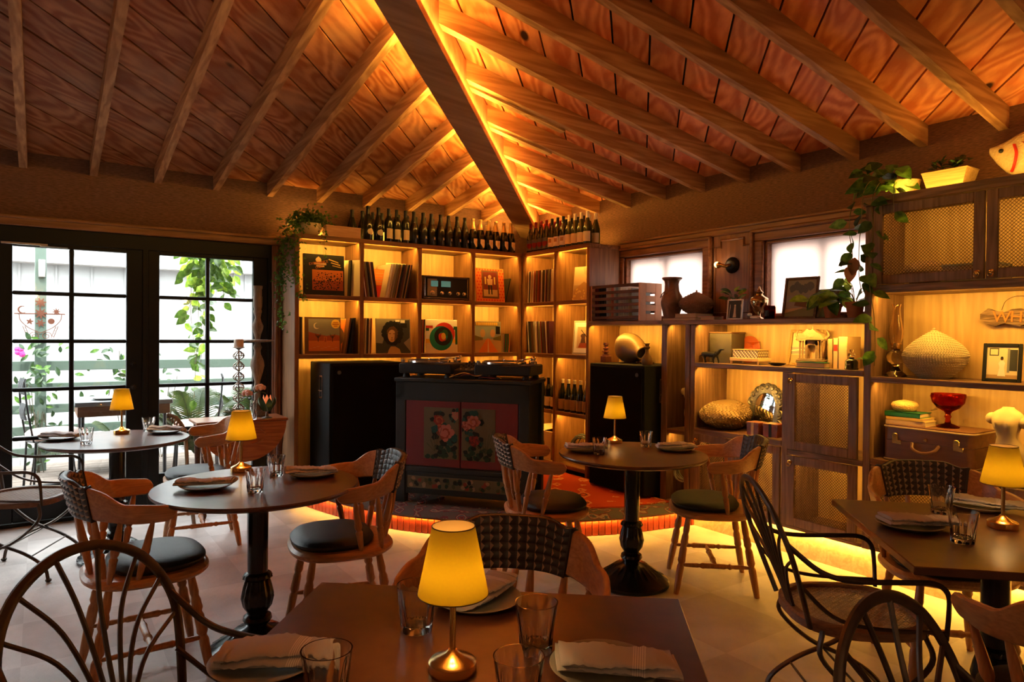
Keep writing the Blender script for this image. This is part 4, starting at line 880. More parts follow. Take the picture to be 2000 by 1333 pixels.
rq = random.Random(5)
def blob(cx, cy, r, n=14, j=.25): return [(cx+r*(1+rq.uniform(-j, j))*math.cos(2*PI*i/n), cy+r*(1+rq.uniform(-j, j))*math.sin(2*PI*i/n)) for i in range(n)]
crowd = [blob(rq.uniform(.24, .94), .14+.42*rq.random(), rq.uniform(.008, .02), 6) for _ in range(150)]
ro = printed('record_sleeve', 'black box-set cover with an orange crowd panel, top left compartment', 'record', .35, .345, .03, 'c_ink',
    [('c_orange', rectp(.20, .12, .97, .62)), ('c_rust', rectp(.20, .12, .97, .36)), ('c_ink', crowd), ('c_sand', [blob(.36, .86, .07, 8), rectp(.25, .74, .55, .79), rectp(.30, .69, .50, .73)]), ('c_gold', [[(.60, .88), (.86, .80), (.85, .83), (.62, .90)], [(.66, .80), (.90, .74), (.90, .77), (.67, .82)], [(.70, .73), (.92, .69), (.92, .71), (.70, .75)]])], (1.985, fy+.012, Z1+.002), 0, -.05)
text('title', 'EXPERIENCE', .030, 'c_orange', ro, (-.05, -.0022, .272), (PI/2, -.2, 0), .0002); text('title', 'UNIT', .028, 'c_orange', ro, (-.045, -.0022, .235), (PI/2, -.2, 0), .0002)
printed('record_sleeve', 'plain cream record sleeve standing angled in the top left compartment', 'record', .20, .315, .004, 'c_cream', [], (2.225, fy+.05, Z1+.002), -.95, -.02)
tree = lambda x, y, s: [[(x-.008*s, y), (x+.008*s, y), (x+.004*s, y+.16*s), (x-.004*s, y+.16*s)]] + [[(x, y+.08*s+.02*k), (x+sg*.07*s, y+.15*s+.025*k), (x+sg*.072*s, y+.16*s+.025*k), (x, y+.095*s+.02*k)] for k in range(3) for sg in (-1, 1)]
rd = printed('record_sleeve', 'record cover with a crescent moon over a red desert', 'record', RS, RS, .012, 'c_brown',
    [('c_dusk', rectp(.10, .36, .96, .95)), ('c_rust', [(.10, .36), (.96, .36), (.96, .50), (.82, .53), (.6, .49), (.4, .53), (.25, .56), (.10, .60)]), ('c_orange', rectp(.10, .08, .96, .36)), ('c_sand', [rectp(.12+.1*k, .14+.03*(k % 3), .2+.1*k, .147+.03*(k % 3)) for k in range(8)]), ('c_ink', tree(.36, .33, 1.15)+tree(.76, .33, 1.1)), ('c_orange', [rectp(.52, .33, .60, .47)]), ('c_rust', [rectp(.535, .33, .585, .455)]),
     ('c_cream', [circ(.32, .76, .085, 20, 1, 1, 1.2, 5.4)+circ(.345, .77, .072, 20, 1, 1, 1.4, 5.2)[::-1]]), ('c_yellow', circ(.85, .82, .125)), ('c_rust', [rectp(.78, .85, .92, .87), rectp(.76, .80, .94, .825), rectp(.80, .75, .90, .77)])], (1.975, fy+.008, Z2+.002), 0, -.04)
printed('record_sleeve', 'orange record sleeve with a brown ring behind the desert cover', 'record', .30, .305, .004, 'c_tan', [('c_orange', rectp(.02, .02, .98, .98)), ('c_brown', circ(.5, .5, .3))], (2.10, fy+.08, Z2+.002), 0, -.05)
printed('record_sleeve', 'orange record sleeve facing out between the two leaning stacks', 'record', .22, .26, .004, 'c_rust', [('c_orange', rectp(.02, .45, .98, .98)), ('c_red', rectp(.02, .02, .98, .42)), ('c_tan', [rectp(.1, .55+.1*k, .9, .57+.1*k) for k in range(4)])], (2.585, fy+.12, Z1+.002), 0, -.05)
printed('record_sleeve', 'pale sleeve peeking above the right-leaning stack', 'record', .20, .33, .004, 'c_cream', [], (2.72, fy+.17, Z1+.002), 0, -.04)
printed('record_sleeve', 'dark sepia record cover with a curly-haired head in half shadow', 'record', .335, RS, .010, 'c_brown',
    [('c_dusk', rectp(.0, .0, 1, 1)), ('c_darkgrey', [(.02, .30), (.18, .28), (.34, .75), (.5, .9), (.72, .95), (.98, .97), (.98, .45), (.8, .3), (1, .05), (1, 0), (0, 0), (0, .3)][::-1]), ('c_brown', [blob(.48, .56, .26, 22, .12)]), ('c_ink', [blob(.48+.24*math.cos(a), .58+.27*math.sin(a), .085, 9) for a in [k*.42 for k in range(15)]]), ('c_skin', circ(.46, .50, .125, 20, .95, 1.45)), ('c_tan', [[(.33, .0), (.72, .0), (.68, .12), (.55, .2), (.42, .2), (.36, .1)]]), ('c_brown', [rectp(.37, .555, .43, .575), rectp(.49, .555, .55, .575), rectp(.44, .43, .475, .455), rectp(.42, .375, .50, .392), [(.52, .33), (.585, .42), (.58, .6), (.55, .66)]]), ('c_white', [rectp(.56, .91, .69, .97), rectp(.71, .88, .84, .96)]), ('c_ink', [rectp(.71, .74, .90, .87)])], (2.62, fy+.006, Z2+.002), 0, -.05)
ry_ = printed('record_sleeve', 'white record cover with huge overlapping red, green and blue letters', 'record', .335, RS, .010, 'c_white',
    [('c_yellow', rectp(.0, .0, 1, .42)), ('c_cream', rectp(0, .0, 1, .30)), ('c_red', [rectp(0, .74, .22, .82)]+ring(.58, .58, .34, .13)), ('c_green', [rectp(0, .66, .10, .74), rectp(.88, .70, 1, .80), rectp(.93, .25, 1, .70)]), ('c_teal', ring(.48, .44, .37, .15)), ('c_ink', [[(.30+.02*math.cos(a)*0+.28*math.cos(a)+.24, .50+.28*math.sin(a)), (.30+.28*math.cos(a+.23)+.24, .50+.28*math.sin(a+.23)), (.54+.145*math.cos(a+.23), .50+.145*math.sin(a+.23)), (.54+.145*math.cos(a), .50+.145*math.sin(a))] for a in [k*.2243 for k in range(28)]]), ('c_green', circ(.60, .60, .105, 20)), ('c_red', circ(.50, .47, .13, 20, .8, 1)), ('c_yellow', circ(.55, .50, .085, 20, .85, 1.25))], (3.115, fy+.006, Z2+.002), 0, -.05)
rw = printed('record_sleeve', 'yellow-brown record cover with a road and two faces', 'record', .305, .305, .010, 'c_olive',
    [('c_dusk', rectp(0, 0, 1, 1)), ('c_lightblue', rectp(0, .42, 1, .86)), ('c_tan', rectp(0, 0, 1, .42)), ('c_olive', [[(0, .38), (.3, .40), (.3, .47), (0, .55)], [(.7, .40), (1, .38), (1, .55), (.7, .47)]]), ('c_sand', circ(.30, .62, .12, 18, .8, 1.1)+[]), ('c_skin', circ(.68, .62, .12, 18, .8, 1.1)), ('c_orange', [[(.12, 0), (.88, 0), (.54, .45), (.46, .45)]]), ('c_sand', [[(.47, 0), (.53, 0), (.506, .45), (.494, .45)]]), ('c_yellow', [rectp(.06+.075*k, .87, .115+.075*k, .97) for k in range(11)]), ('c_ink', [rectp(.80, .60, .96, .84)])], (3.63, fy+.006, Z2+.002), 0, -.05)
printed('record_sleeve', 'orange patterned record cover framing a dark figure, top row', 'record', .335, .335, .010, 'c_orange',
    [('c_red', [circ(.07+.095*i+.047*(j % 2), .05+.09*j, .03, 6) for i in range(10) for j in range(11)]), ('c_brown', rectp(.22, .10, .80, .93)), ('c_maroon', rectp(.27, .16, .75, .88)), ('c_tan', rectp(.27, .16, .75, .36)), ('c_skin', [circ(.5, .74, .06, 14), [(.42, .50), (.58, .50), (.60, .68), (.40, .68)]]), ('c_gold', [rectp(.32, .52, .37, .74), rectp(.64, .52, .69, .74)]), ('c_ink', [[(.43, .22), (.47, .22), (.49, .50), (.43, .50)], [(.53, .22), (.57, .22), (.57, .50), (.51, .50)]])], (3.66, fy+.012, Z1+.002), 0, -.12)
printed('record_sleeve', 'amber record cover with a tilted fair-haired head, corner bookcase top row', 'record', .30, RS, .008, 'c_sand',
    [('c_tan', rectp(.02, .02, .98, .98)), ('c_sand', rectp(.02, .45, .98, .98)), ('c_skin', [(.35, .98), (.98, .98), (.98, .45), (.75, .38), (.60, .50), (.48, .62), (.55, .70), (.40, .78)]), ('c_hair', [[(.02, .02), (.98, .02), (.98, .42), (.7, .34), (.55, .48), (.4, .55), (.2, .42), (.02, .3)]]), ('c_brown', [[(.62, .72), (.80, .78), (.80, .80), (.62, .745)], rectp(.5, .60, .58, .625)]), ('c_gold', [blob(rq.random(), rq.random()*.35, .03, 6) for _ in range(25)])], (FX+.10, 4.80, Z1+.002), -PI/2+.20, -.10)
printed('record_sleeve', 'pale record cover with two seated figures, corner bookcase lower row', 'record', .30, RS, .008, 'c_cream',
    [('c_grey', rectp(.02, .02, .98, .98)), ('c_white', rectp(.05, .05, .95, .95)), ('c_brown', [rectp(.62, .88, .88, .93)]), ('c_sand', rectp(.16, .18, .86, .82)), ('c_brown', [blob(.40, .55, .09, 10), [(.28, .25), (.52, .25), (.46, .52), (.34, .52)]]), ('c_rust', [[(.22, .20), (.62, .20), (.56, .34), (.28, .34)], [(.58, .22), (.86, .22), (.82, .52), (.64, .52)]]), ('c_maroon', [blob(.70, .60, .09, 10)]), ('c_ink', [[(.30, .72), (.62, .42), (.63, .44), (.31, .74)]])], (FX+.10, 4.80, Z2+.002), -PI/2+.20, -.10)
printed('record_sleeve', 'cream record sleeve at the back of the leaning row near the corner', 'record', .20, .28, .004, 'c_cream', [('c_orange', rectp(.02, .3, .98, .6))], (FX+.17, 5.25, Z2+.002), -PI/2, -.05)
# ---------------------------------------------------------------- amplifier
wood('dark_case', (.05, .018, .01), (.09, .035, .018), 'X', .35, 2, .3, 0)
mat('meter', (.10, .32, .30), .2, emit=(.10, .40, .36), es=.12)
am = thing('amplifier', 'vintage black and silver amplifier in a dark wood case', 'amplifier', (3.165, FY+.05, Z1))
m = MB()
for lo, hi in (((-.25, 0, .008), (-.235, .30, .225)), ((.235, 0, .008), (.25, .30, .225)), ((-.25, 0, .21), (.25, .30, .225)), ((-.25, 0, .008), (.25, .30, .022))): m.b2(lo, hi, .003)
ob('case', m, 'dark_case', am); m = MB(); m.b2((-.235, .012, .022), (.235, .28, .21)); ob('faceplate', m, 'c_ink', am)
m = MB(); m.b2((-.20, .006, .035), (-.10, .012, .198), .002); ob('side_panel', m, 'c_grey', am)
for x0, x1 in ((-.165, -.09), (-.055, .045)): m = MB(); m.b2((x0, .004, .125), (x1, .011, .18), .002); ob('meter', m, 'meter', am)
for x, rr in ((-.15, .02), (-.05, .017), (.035, .017), (.125, .017), (.19, .017)): m = MB(); m.lathe([(rr, 0), (rr, .004), (rr*.8, .006), (rr*.75, .022), (rr*.6, .024)], 20, TR(x, .008, .065) @ RX(PI/2)); ob('knob', m, 'chrome', am)
for s_ in (-1, 1): m = MB(); m.b2((s_*.228-.003, .002, .03), (s_*.228+.003, .012, .205), .002); ob('trim_strip', m, 'chrome', am)
m = MB(); [m.lathe([(.012, 0), (.012, .008)], 10, TR(x, y, 0)) for x, y in ((-.22, .03),)]; ob('foot', m, 'c_ink', am)
for x, y in ((.22, .03), (-.22, .27), (.22, .27)): m = MB(); m.lathe([(.012, 0), (.012, .008)], 10, TR(x, y, 0)); ob('foot', m, 'c_ink', am)
# ---------------------------------------------------------------- loudspeakers
mat('speaker_black', (.004, .004, .004), .7, spec=.25, bump=.2, bs=200); mat('grille', (.003, .003, .003), .9, spec=.15, bump=.4, bs=400)
def speaker(label, loc, rz, w, d, h, sides):
    r = thing('loudspeaker', label, 'loudspeaker', loc, rz, 'large black loudspeakers')
    m = MB(); m.b2((-w/2, 0, .012), (w/2, d, h), .006); ob('cabinet', m, 'speaker_black', r)
    m = MB(); m.b2((-w/2+.02, -.012, .03), (w/2-.02, 0, h-.02), .005); ob('grille', m, 'grille', r)
    m = MB(); m.lathe([(.016, 0), (.016, .003), (.01, .004)], 18, TR(-w/2+.075 if sides < 0 else w/2-.075, -.012, h-.075) @ RX(PI/2)); ob('badge', m, 'c_slate', r)
    x = sides*w/2; m = MB(); yc = d*.42; zc = h-.20
    for lo, hi in (((0, -.035, .08), (.005, .035, .095)), ((0, -.035, -.095), (.005, .035, -.08)), ((0, -.035, -.08), (.005, -.027, .08)), ((0, .027, -.08), (.005, .035, .08))): m.b2((x+sides*lo[0], yc+lo[1], zc+lo[2]), (x+sides*hi[0], yc+hi[1], zc+hi[2]), .001)
    m.tube(smooth_path([(x+sides*.004, yc-.028, zc-.03), (x+sides*.012, yc-.02, zc-.03), (x+sides*.012, yc+.02, zc-.03), (x+sides*.004, yc+.028, zc-.03)], 3), .006, 8); ob('handle', m, 'chrome', r)
    for fx_ in (-1, 1):
        for fy_ in (.06, d-.06): m = MB(); m.lathe([(.02, 0), (.02, .013)], 12, TR(fx_*(w/2-.06), fy_, 0)); ob('foot', m, 'c_ink', r)
    return r
speaker('large black loudspeaker left of the painted cabinet', (2.21, 5.30, SZ+.026), 0, .645, .47, 1.03, -1)
speaker('large black loudspeaker behind the far right round table', (3.85, 4.115, SZ+.03), -PI/2, .645, .47, 1.033, 1)
# ---------------------------------------------------------------- painted cabinet with turntables
def paint_mat(name, col, worn, k):
    m, nt, N, L, B = nm(name); tc = N.new('ShaderNodeTexCoord'); n = N.new('ShaderNodeTexNoise'); n.inputs['Scale'].default_value = k; n.inputs['Detail'].default_value = 9; n.inputs['Roughness'].default_value = .75; L.new(tc.outputs['Object'], n.inputs['Vector'])
    r = N.new('ShaderNodeValToRGB'); r.color_ramp.elements[0].position = .60; r.color_ramp.elements[1].position = .74; r.color_ramp.elements[0].color = c4(col); r.color_ramp.elements[1].color = c4(worn); L.new(n.outputs['Fac'], r.inputs[0]); L.new(r.outputs[0], B.inputs['Base Color']); B.inputs['Roughness'].default_value = .5; return m
paint_mat('lacquer_black', (.004, .004, .003), (.016, .012, .009), 12); paint_mat('lacquer_red', (.12, .003, .003), (.17, .03, .02), 14); paint_mat('panel_olive', (.085, .065, .022), (.05, .035, .016), 9)
uJ = Vector((.622, -.783)); vJ = Vector((.783, .622)); pJ = Vector((2.215, 4.775)); WJ, DJ, HJ = 1.05, .42, .94
cj = pJ+uJ*WJ/2; aj = math.atan2(uJ.y, uJ.x)
dj = thing('painted_cabinet', 'antique black cabinet with red doors painted with peonies', 'cabinet', (cj.x, cj.y, SZ+.026), aj)
m = MB(); m.b2((-WJ/2+.03, .015, .14), (WJ/2-.03, DJ-.015, HJ-.03), .004); ob('body', m, 'lacquer_black', dj)
m = MB(); m.b2((-WJ/2-.01, -.012, HJ-.03), (WJ/2+.01, DJ+.01, HJ), .006); ob('top', m, 'lacquer_black', dj)
m = MB(); m.b2((-WJ/2, 0, HJ-.17), (WJ/2, .02, HJ-.03), .004); ob('frieze', m, 'lacquer_black', dj)
for sx in (-1, 1):
    for y0 in (0, DJ-.06): m = MB(); m.b2((sx*WJ/2-.04-sx*.04, y0, 0), (sx*WJ/2+.04-sx*.04, y0+.06, HJ-.03), .004); ob('leg', m, 'lacquer_black', dj)
m = MB(); m.b2((-WJ/2+.08, .004, .235), (WJ/2-.08, .03, .275), .004); ob('rail', m, 'lacquer_black', dj)
m = MB(); m.b2((-WJ/2+.08, .008, .07), (WJ/2-.08, .03, .235), .003); ap = ob('apron', m, 'lacquer_black', dj)
m = MB(); m.b2((-WJ/2+.10, .004, .115), (WJ/2-.10, .009, .205), .001); ob('apron_panel', m, 'panel_olive', ap)
for n_, c_ in dict(p_pink=(.34, .11, .075), p_rust=(.20, .035, .018), p_red=(.20, .015, .012), p_orange=(.30, .08, .03), p_tan=(.26, .16, .08), p_maroon=(.09, .012, .010), p_green=(.012, .035, .018), p_ink=(.008, .010, .008), p_teal=(.01, .05, .04), p_olive=(.06, .055, .02)).items(): mat('c_'+n_, c_, .55, spec=.3)
def petals(cx, cz, r, cols, seed):
    q = random.Random(seed); out = []
    for k in range(22):
        a = k*2.4; d = r*(1-k/24); c = cols[k % len(cols)]; out.append((c, blob(cx+d*.75*math.cos(a), cz+d*.75*math.sin(a), r*.34*(1-.3*k/22), 10, .2)))
    return out
for sx in (-1, 1):
    x0, x1 = (-.44, -.003) if sx < 0 else (.003, .44); z0, z1 = .285, .775
    m = MB(); m.b2((x0, .002, z0), (x1, .026, z1), .003); d = ob('door', m, 'lacquer_red', dj)
    px0, px1 = (-.29, -.012) if sx < 0 else (.012, .27); pz0, pz1 = .345, .725
    m = MB(); m.b2((px0, -.003, pz0), (px1, .003, pz1), .001); ob('painted_panel', m, 'panel_olive', d)
    sh = []
    q = random.Random(3+sx)
    for k in range(26): sh.append(('c_p_green' if k % 3 else 'c_p_ink', blob(q.uniform(px0+.02, px1-.02), q.uniform(pz0+.01, pz0+.09), .018, 9)))
    fl_ = ((-.12, .545, .07, ['c_p_pink', 'c_p_rust', 'c_p_pink']), (-.17, .63, .045, ['c_p_rust', 'c_p_red', 'c_p_orange']), (-.035, .67, .035, ['c_p_tan', 'c_p_pink'])) if sx < 0 else ((.10, .63, .055, ['c_p_pink', 'c_p_rust', 'c_p_orange']), (.05, .60, .04, ['c_p_rust', 'c_p_pink']), (.11, .49, .045, ['c_p_maroon', 'c_p_red']))
    for cx, cz, rr, cc in fl_:
        for k in range(9): a = q.uniform(0, 6.28); sh.append((('c_p_ink', 'c_p_teal')[k % 2], blob(cx+rr*1.2*math.cos(a), cz+rr*1.2*math.sin(a), rr*.4, 9)))
    for cx, cz, rr, cc in fl_: sh += petals(cx, cz, rr, cc, 2)
    for k in range(5):
        xa = sx*.2; sh.append(('c_p_olive', [(xa, .40), (xa+.004, .40), (xa+.03*(k-2), .46+.03*k), (xa+.03*(k-2)-.005, .455+.03*k)]))
    mats = []; m = MB(); dd = .0032
    for mt, p in sh:
        if mt not in mats: mats.append(mt)
        m.mi = mats.index(mt); dd += .00006
        p = [(min(px1-.002, max(px0+.002, x)), z) for x, z in p]; m.add([(x, -dd, z) for x, z in p], [tuple(range(len(p)))])
    ob('painting', m, mats, d)
sh = random.Random(9); mats = ['c_p_olive', 'c_p_rust', 'c_p_tan', 'c_p_ink', 'c_p_green']; m = MB()
for k in range(60): m.mi = sh.randrange(5); p = blob(sh.uniform(-.40, .40), sh.uniform(.13, .19), .016, 8); m.add([(x, .0035-.00004*k, z) for x, z in p], [tuple(range(len(p)))])
ob('painting', m, mats, ap)['kind'] = 'stuff'
ZJ = SZ+.026+HJ
mat('vinyl', (.012, .012, .013), .25, spec=.6); mat('felt', (.03, .03, .032), .9)
def turntable(label, off):
    c = cj+uJ*off+vJ*.21; r = thing('turntable', label, 'turntable', (c.x, c.y, ZJ), aj, 'turntables on the painted cabinet')
    m = MB(); m.b2((-.215, -.175, .03), (.215, .175, .108), .008); ob('plinth', m, 'c_ink', r)
    for sx in (-1, 1):
        for sy in (-1, 1): m = MB(); m.lathe([(.026, 0), (.028, .006), (.024, .02), (.018, .03)], 16, TR(sx*.17, sy*.13, 0)); ob('foot', m, 'c_ink', r)
    m = MB(); m.lathe([(.155, .108), (.166, .112), (.166, .126), (.158, .130)], 48, TR(-.04, 0, 0)); ob('platter', m, 'chrome', r)
    m = MB(); m.lathe([(.152, .130), (.152, .1325)], 48, TR(-.04, 0, 0)); ob('slipmat', m, 'felt', r)
    m = MB(); m.lathe([(.004, .1325), (.004, .143), (.001, .145)], 8, TR(-.04, 0, 0)); ob('spindle', m, 'chrome', r)
    m = MB(); m.lathe([(.032, .108), (.032, .128), (.022, .135), (.022, .15), (.012, .158)], 20, TR(.155, .10, 0)); m.tube(smooth_path([(.155, .155, .152), (.155, .10, .152), (.152, -.02, .150), (.135, -.10, .148), (.105, -.135, .142)], 4), .0045, 6); m.lathe([(.013, 0), (.013, .03)], 12, along((.155, .135, .152), (.155, .175, .152))); m.box((.10, -.145, .14), (.02, .035, .012), .002, None); ob('tonearm', m, 'chrome', r)
    m = MB(); m.b2((.14, -.16, .108), (.16, -.06, .112), .001); ob('pitch_fader', m, 'c_grey', r)
    m = MB(); m.lathe([(.012, .108), (.012, .135)], 12, TR(-.19, -.15, 0)); ob('start_button', m, 'c_grey', r)
    return r
turntable('black turntable on the left of the painted cabinet', -.305); turntable('black turntable on the right of the painted cabinet', .305)
c = cj+uJ*.0+vJ*.22; r = thing('mixer', 'black mixer with knobs between the two turntables', 'mixer', (c.x, c.y, ZJ), aj)
m = MB(); m.add([(-.085, -.15, 0), (.085, -.15, 0), (.085, .15, 0), (-.085, .15, 0), (-.085, -.15, .06), (.085, -.15, .06), (.085, .15, .10), (-.085, .15, .10)], [(3, 2, 1, 0), (4, 5, 6, 7), (0, 1, 5, 4), (1, 2, 6, 5), (2, 3, 7, 6), (3, 0, 4, 7)]); ob('body', m, 'c_ink', r)
for i in range(4):
    for j in range(4): m = MB(); zz = .06+.04*(j*.07+.07)/.30; m.lathe([(.011, 0), (.010, .02), (.007, .022)], 12, TR(-.06+.04*i, -.06+.06*j, zz)); ob('knob', m, 'c_darkgrey', r)
for i in range(3): m = MB(); m.b2((-.05+.045*i, -.12, .062), (-.035+.045*i, -.10, .075), .002); ob('fader', m, 'c_grey', r)
rc = random.Random(2)
cab = [('black', 'c_ink'), ('red and black', 'c_maroon'), ('thin gold', 'c_gold')]
for i, (nm_, mt) in enumerate(cab):
    pts = [(cj+uJ*(-.09+.09*k+rc.uniform(-.05, .05))+vJ*(.035+rc.uniform(0, .025))) for k in range(5)]
    m = MB(); m.tube(smooth_path([(p.x, p.y, ZJ+.008+rc.uniform(.0, .045)*(0 < k < 4)) for k, p in enumerate(pts)], 6), .0035, 6); tag(ob('audio_cable', m, mt), nm_+' audio cable looped in front of the mixer', 'cable')
# ---------------------------------------------------------------- bottles
mat('glass_dark', (.010, .013, .007), .12, spec=.7); mat('glass_black', (.006, .006, .006), .18, spec=.6); mat('glass_green', (.025, .035, .008), .1, spec=.7)
mat('foil_gold', (.62, .44, .22), .32, .75); mat('foil_black', (.012, .012, .013), .3, .2); mat('foil_red', (.22, .012, .012), .3, .3); mat('foil_white', (.66, .55, .44), .4)
mat('label_cream', (.72, .62, .42), .6); mat('label_white', (.80, .76, .66), .6); mat('label_grey', (.10, .10, .11), .6); mat('label_tan', (.36, .24, .13), .6)
BORD = [(.036, 0), (.0375, .004), (.0375, .185), (.035, .20), (.022, .222), (.0150, .238), (.0142, .285), (.0155, .288), (.0155, .298), (.014, .30)]
BURG = [(.038, 0), (.040, .004), (.040, .13), (.038, .155), (.028, .195), (.018, .225), (.0148, .245), (.0142, .285), (.0155, .288), (.0155, .298), (.014, .30)]
CHAM = [(.041, 0), (.0435, .005), (.0435, .13), (.040, .16), (.028, .20), (.0185, .235), (.0155, .26), (.0155, .285), (.0175, .288), (.0175, .298), (.015, .302)]
def arc_label(prof, z0, z1, half, off=.0006, shape=None, mark=None):
    m = MB(); n = 12; vs = []; fs = []; nz = 6
    def rad(z):
        for (ra, za), (rb, zb_) in zip(prof, prof[1:]):
            if za <= z <= zb_ and zb_ > za: return ra+(rb-ra)*(z-za)/(zb_-za)
        return prof[2][0]
    for j in range(nz+1):
        f = j/nz; z = z0+(z1-z0)*f; hw = half
        if shape == 'round': hw = half*math.sqrt(max(.0004, 1-(2*f-1)**2))
        if shape == 'shield': hw = half*min(1, .25+1.6*f)
        for i in range(n+1): a = -PI/2-hw+2*hw*i/n; rr = rad(z)+off; vs.append((rr*math.cos(a), rr*math.sin(a), z))
    for j in range(nz):
        for i in range(n): fs.append((j*(n+1)+i, j*(n+1)+i+1, (j+1)*(n+1)+i+1, (j+1)*(n+1)+i))
    m.add(vs, fs, smooth=True); return m
def bottle_kind(prof, glass, foil, zf, labels):
    bodyp = [p for p in prof]; m = MB(); m.lathe(bodyp, 18); body = m.mesh('body', sharp=50); body.materials.append(MT[glass])
    fp = [(r_+.0009, z_) for r_, z_ in prof if z_ > zf]; fp = [(prof[[z_ > zf for r_, z_ in prof].index(True)-1][0]*.0+fp[0][0], zf)]+fp+[(.002, prof[-1][1]+.001)]
    m = MB(); m.lathe(fp, 16, cap0=False); cap = m.mesh('capsule', sharp=50); cap.materials.append(MT[foil]); lb = []
    for (z0, z1, half, shape, mt) in labels: q = arc_label(prof, z0, z1, half, .0006+.0003*len(lb), shape); me = q.mesh('label'); me.materials.append(MT[mt]); lb.append(me)
    return body, cap, lb
KIND = {
 'round': (bottle_kind(CHAM, 'glass_dark', 'foil_black', .20, [(.045, .105, .80, 'round', 'label_cream')]), 'black bottle with round pale label'),
 'white': (bottle_kind(BORD, 'glass_dark', 'foil_black', .225, [(.03, .12, 1.2, None, 'label_cream')]), 'dark bottle with square cream label'),
 'black': (bottle_kind(CHAM, 'glass_black', 'foil_black', .19, [(.055, .085, .30, None, 'label_grey'), (.062, .078, .10, None, 'label_cream')]), 'all-black bottle with small emblem'),
 'gold': (bottle_kind(CHAM, 'glass_dark', 'foil_gold', .175, [(.025, .105, .80, 'shield', 'label_white'), (.06, .085, .35, None, 'label_cream')]), 'gold-foiled bottle with shield label'),
 'red': (bottle_kind(BURG, 'glass_dark', 'foil_red', .225, [(.02, .125, 1.3, None, 'label_grey'), (.04, .09, .9, 'shield', 'foil_red')]), 'red-capped bottle with grey-red label'),
 'dark': (bottle_kind(BURG, 'glass_dark', 'foil_black', .225, [(.025, .115, 1.25, None, 'label_white'), (.065, .10, .4, None, 'label_tan')]), 'black-capped bottle with pale label'),
 'pale': (bottle_kind(BURG, 'glass_green', 'foil_white', .235, [(.025, .115, 1.25, None, 'label_cream')]), 'white-capped bottle with cream label'),
 'tan': (bottle_kind(BURG, 'glass_dark', 'foil_white', .262, [(.02, .115, 1.3, None, 'label_tan')]), 'wax-topped bottle with tan label'),
}
def bottle(kind, label, group, loc, rz):
    (body, cap, lb), _ = KIND[kind]; r = thing('wine_bottle', label, 'bottle', loc, rz, group); ob('body', body, [], r); ob('capsule', cap, [], r)
    for me in lb: ob('label', me, [], r)
    return r
cnt = {}
def bline(kinds, pts, where, group, rz, rv=False):
    for k, p in zip(kinds, pts):
        key = (k, where); cnt[key] = cnt.get(key, 0)+1
        bottle(k, '%s, %s from left of its kind, %s' % (KIND[k][1], ORD[cnt[key]-1], where), group, p, rz+random.uniform(-.15, .15))
xs = [2.375, 2.478, 2.572, 2.655, 2.738] + [2.826+.0905*i for i in range(7)] + [3.455+.0905*i for i in range(6)]
bline(['round']*2+['white']*3+['black']*7+['gold']*6, [(x, FY+.062+(.01 if i % 2 else 0), TZ) for i, x in enumerate(xs)], 'front row, left bookcase', 'bottles in the front row on the left bookcase', .35)
xs2 = [2.33, 2.43, 2.53, 2.62, 2.70] + [2.79+.0905*i for i in range(7)] + [3.42+.0905*i for i in range(6)]
bline(['round']*2+['white']*3+['black']*7+['gold']*6, [(x, FY+.32, TZ) for i, x in enumerate(xs2)], 'back row, left bookcase', 'bottles in the back row on the left bookcase', .35)
ys = [5.60-.087*i for i in range(11)]
bline(['red']*4+['dark']*3+['pale']*4, [(FX+.06, y, TZ) for y in ys], 'front row, corner bookcase', 'bottles in the front row on the corner bookcase', -PI/2+.35)
ys2 = [5.55-.087*i for i in range(10)]
bline(['red']*4+['dark']*4+['pale']*2, [(FX+.19, y, TZ) for y in ys2], 'back row, corner bookcase', 'bottles in the back row on the corner bookcase', -PI/2+.35)
bline(['tan']*5, [(FX+.06, 5.065-.087*i, .702) for i in range(5)], 'right wine compartment', 'bottles in the lower wine compartments', -PI/2+.35)
bline(['white']*5, [(FX+.06, 5.56-.092*i, .702) for i in range(5)], 'left wine compartment', 'bottles in the lower wine compartments', -PI/2+.35)
# lower right compartments: wine carton and coiled cable
mat('cardboard', (.50, .36, .22), .85)
r = thing('wine_carton', 'pale cardboard wine carton on the bottom shelf behind the painted cabinet', 'box', (FX+.19, 5.36, .215)); m = MB(); m.b2((-.15, -.15, 0), (.15, .15, .27), .003); ob('body', m, 'cardboard', r)
for a_ in (-1, 1): m = MB(); m.box((0, 0, 0), (.28, .15, .004), 0, TR(0, a_*.085, .285) @ RX(a_*.25)); ob('flap', m, 'cardboard', r)
m = MB(); m.add([(-.1515, .05*math.cos(a), .14+.05*math.sin(a)) for a in [i*PI/12 for i in range(24)]], [tuple(range(24))]); m.mi = 1; m.add([(-.152, .03*math.cos(a), .14+.03*math.sin(a)) for a in [i*PI/12 for i in range(24)]], [tuple(range(24))]); ob('printed_logo', m, ['c_brown', 'cardboard'], r)
def coil(name, label, c, R, n, mt, rr=.006, lay=(1, 0, 0)):
    q = random.Random(4); pts = []; ax = Vector(lay)
    for i in range(n*14):
        a = 2*PI*i/14; k = R*(1+.13*math.sin(i*.37)); pts.append(Vector((c[0]+.03*math.sin(i*.21)+.012*(i/14-n/2)*.5, c[1]+k*math.cos(a), c[2]+k*math.sin(a)*.82)))
    m = MB(); m.tube(pts, rr, 6); return tag(ob(name, m, mt), label, 'cable')
coil('coiled_cable', 'coiled black cable on the bottom shelf of the corner bookcase', (FX+.16, 4.88, .36), .145, 8, 'c_darkgrey')
coil('coiled_cable', 'small coil of pale cable in the narrow bay by the stage', (FX+.10, 3.615, .36), .075, 6, 'c_grey', .0055)
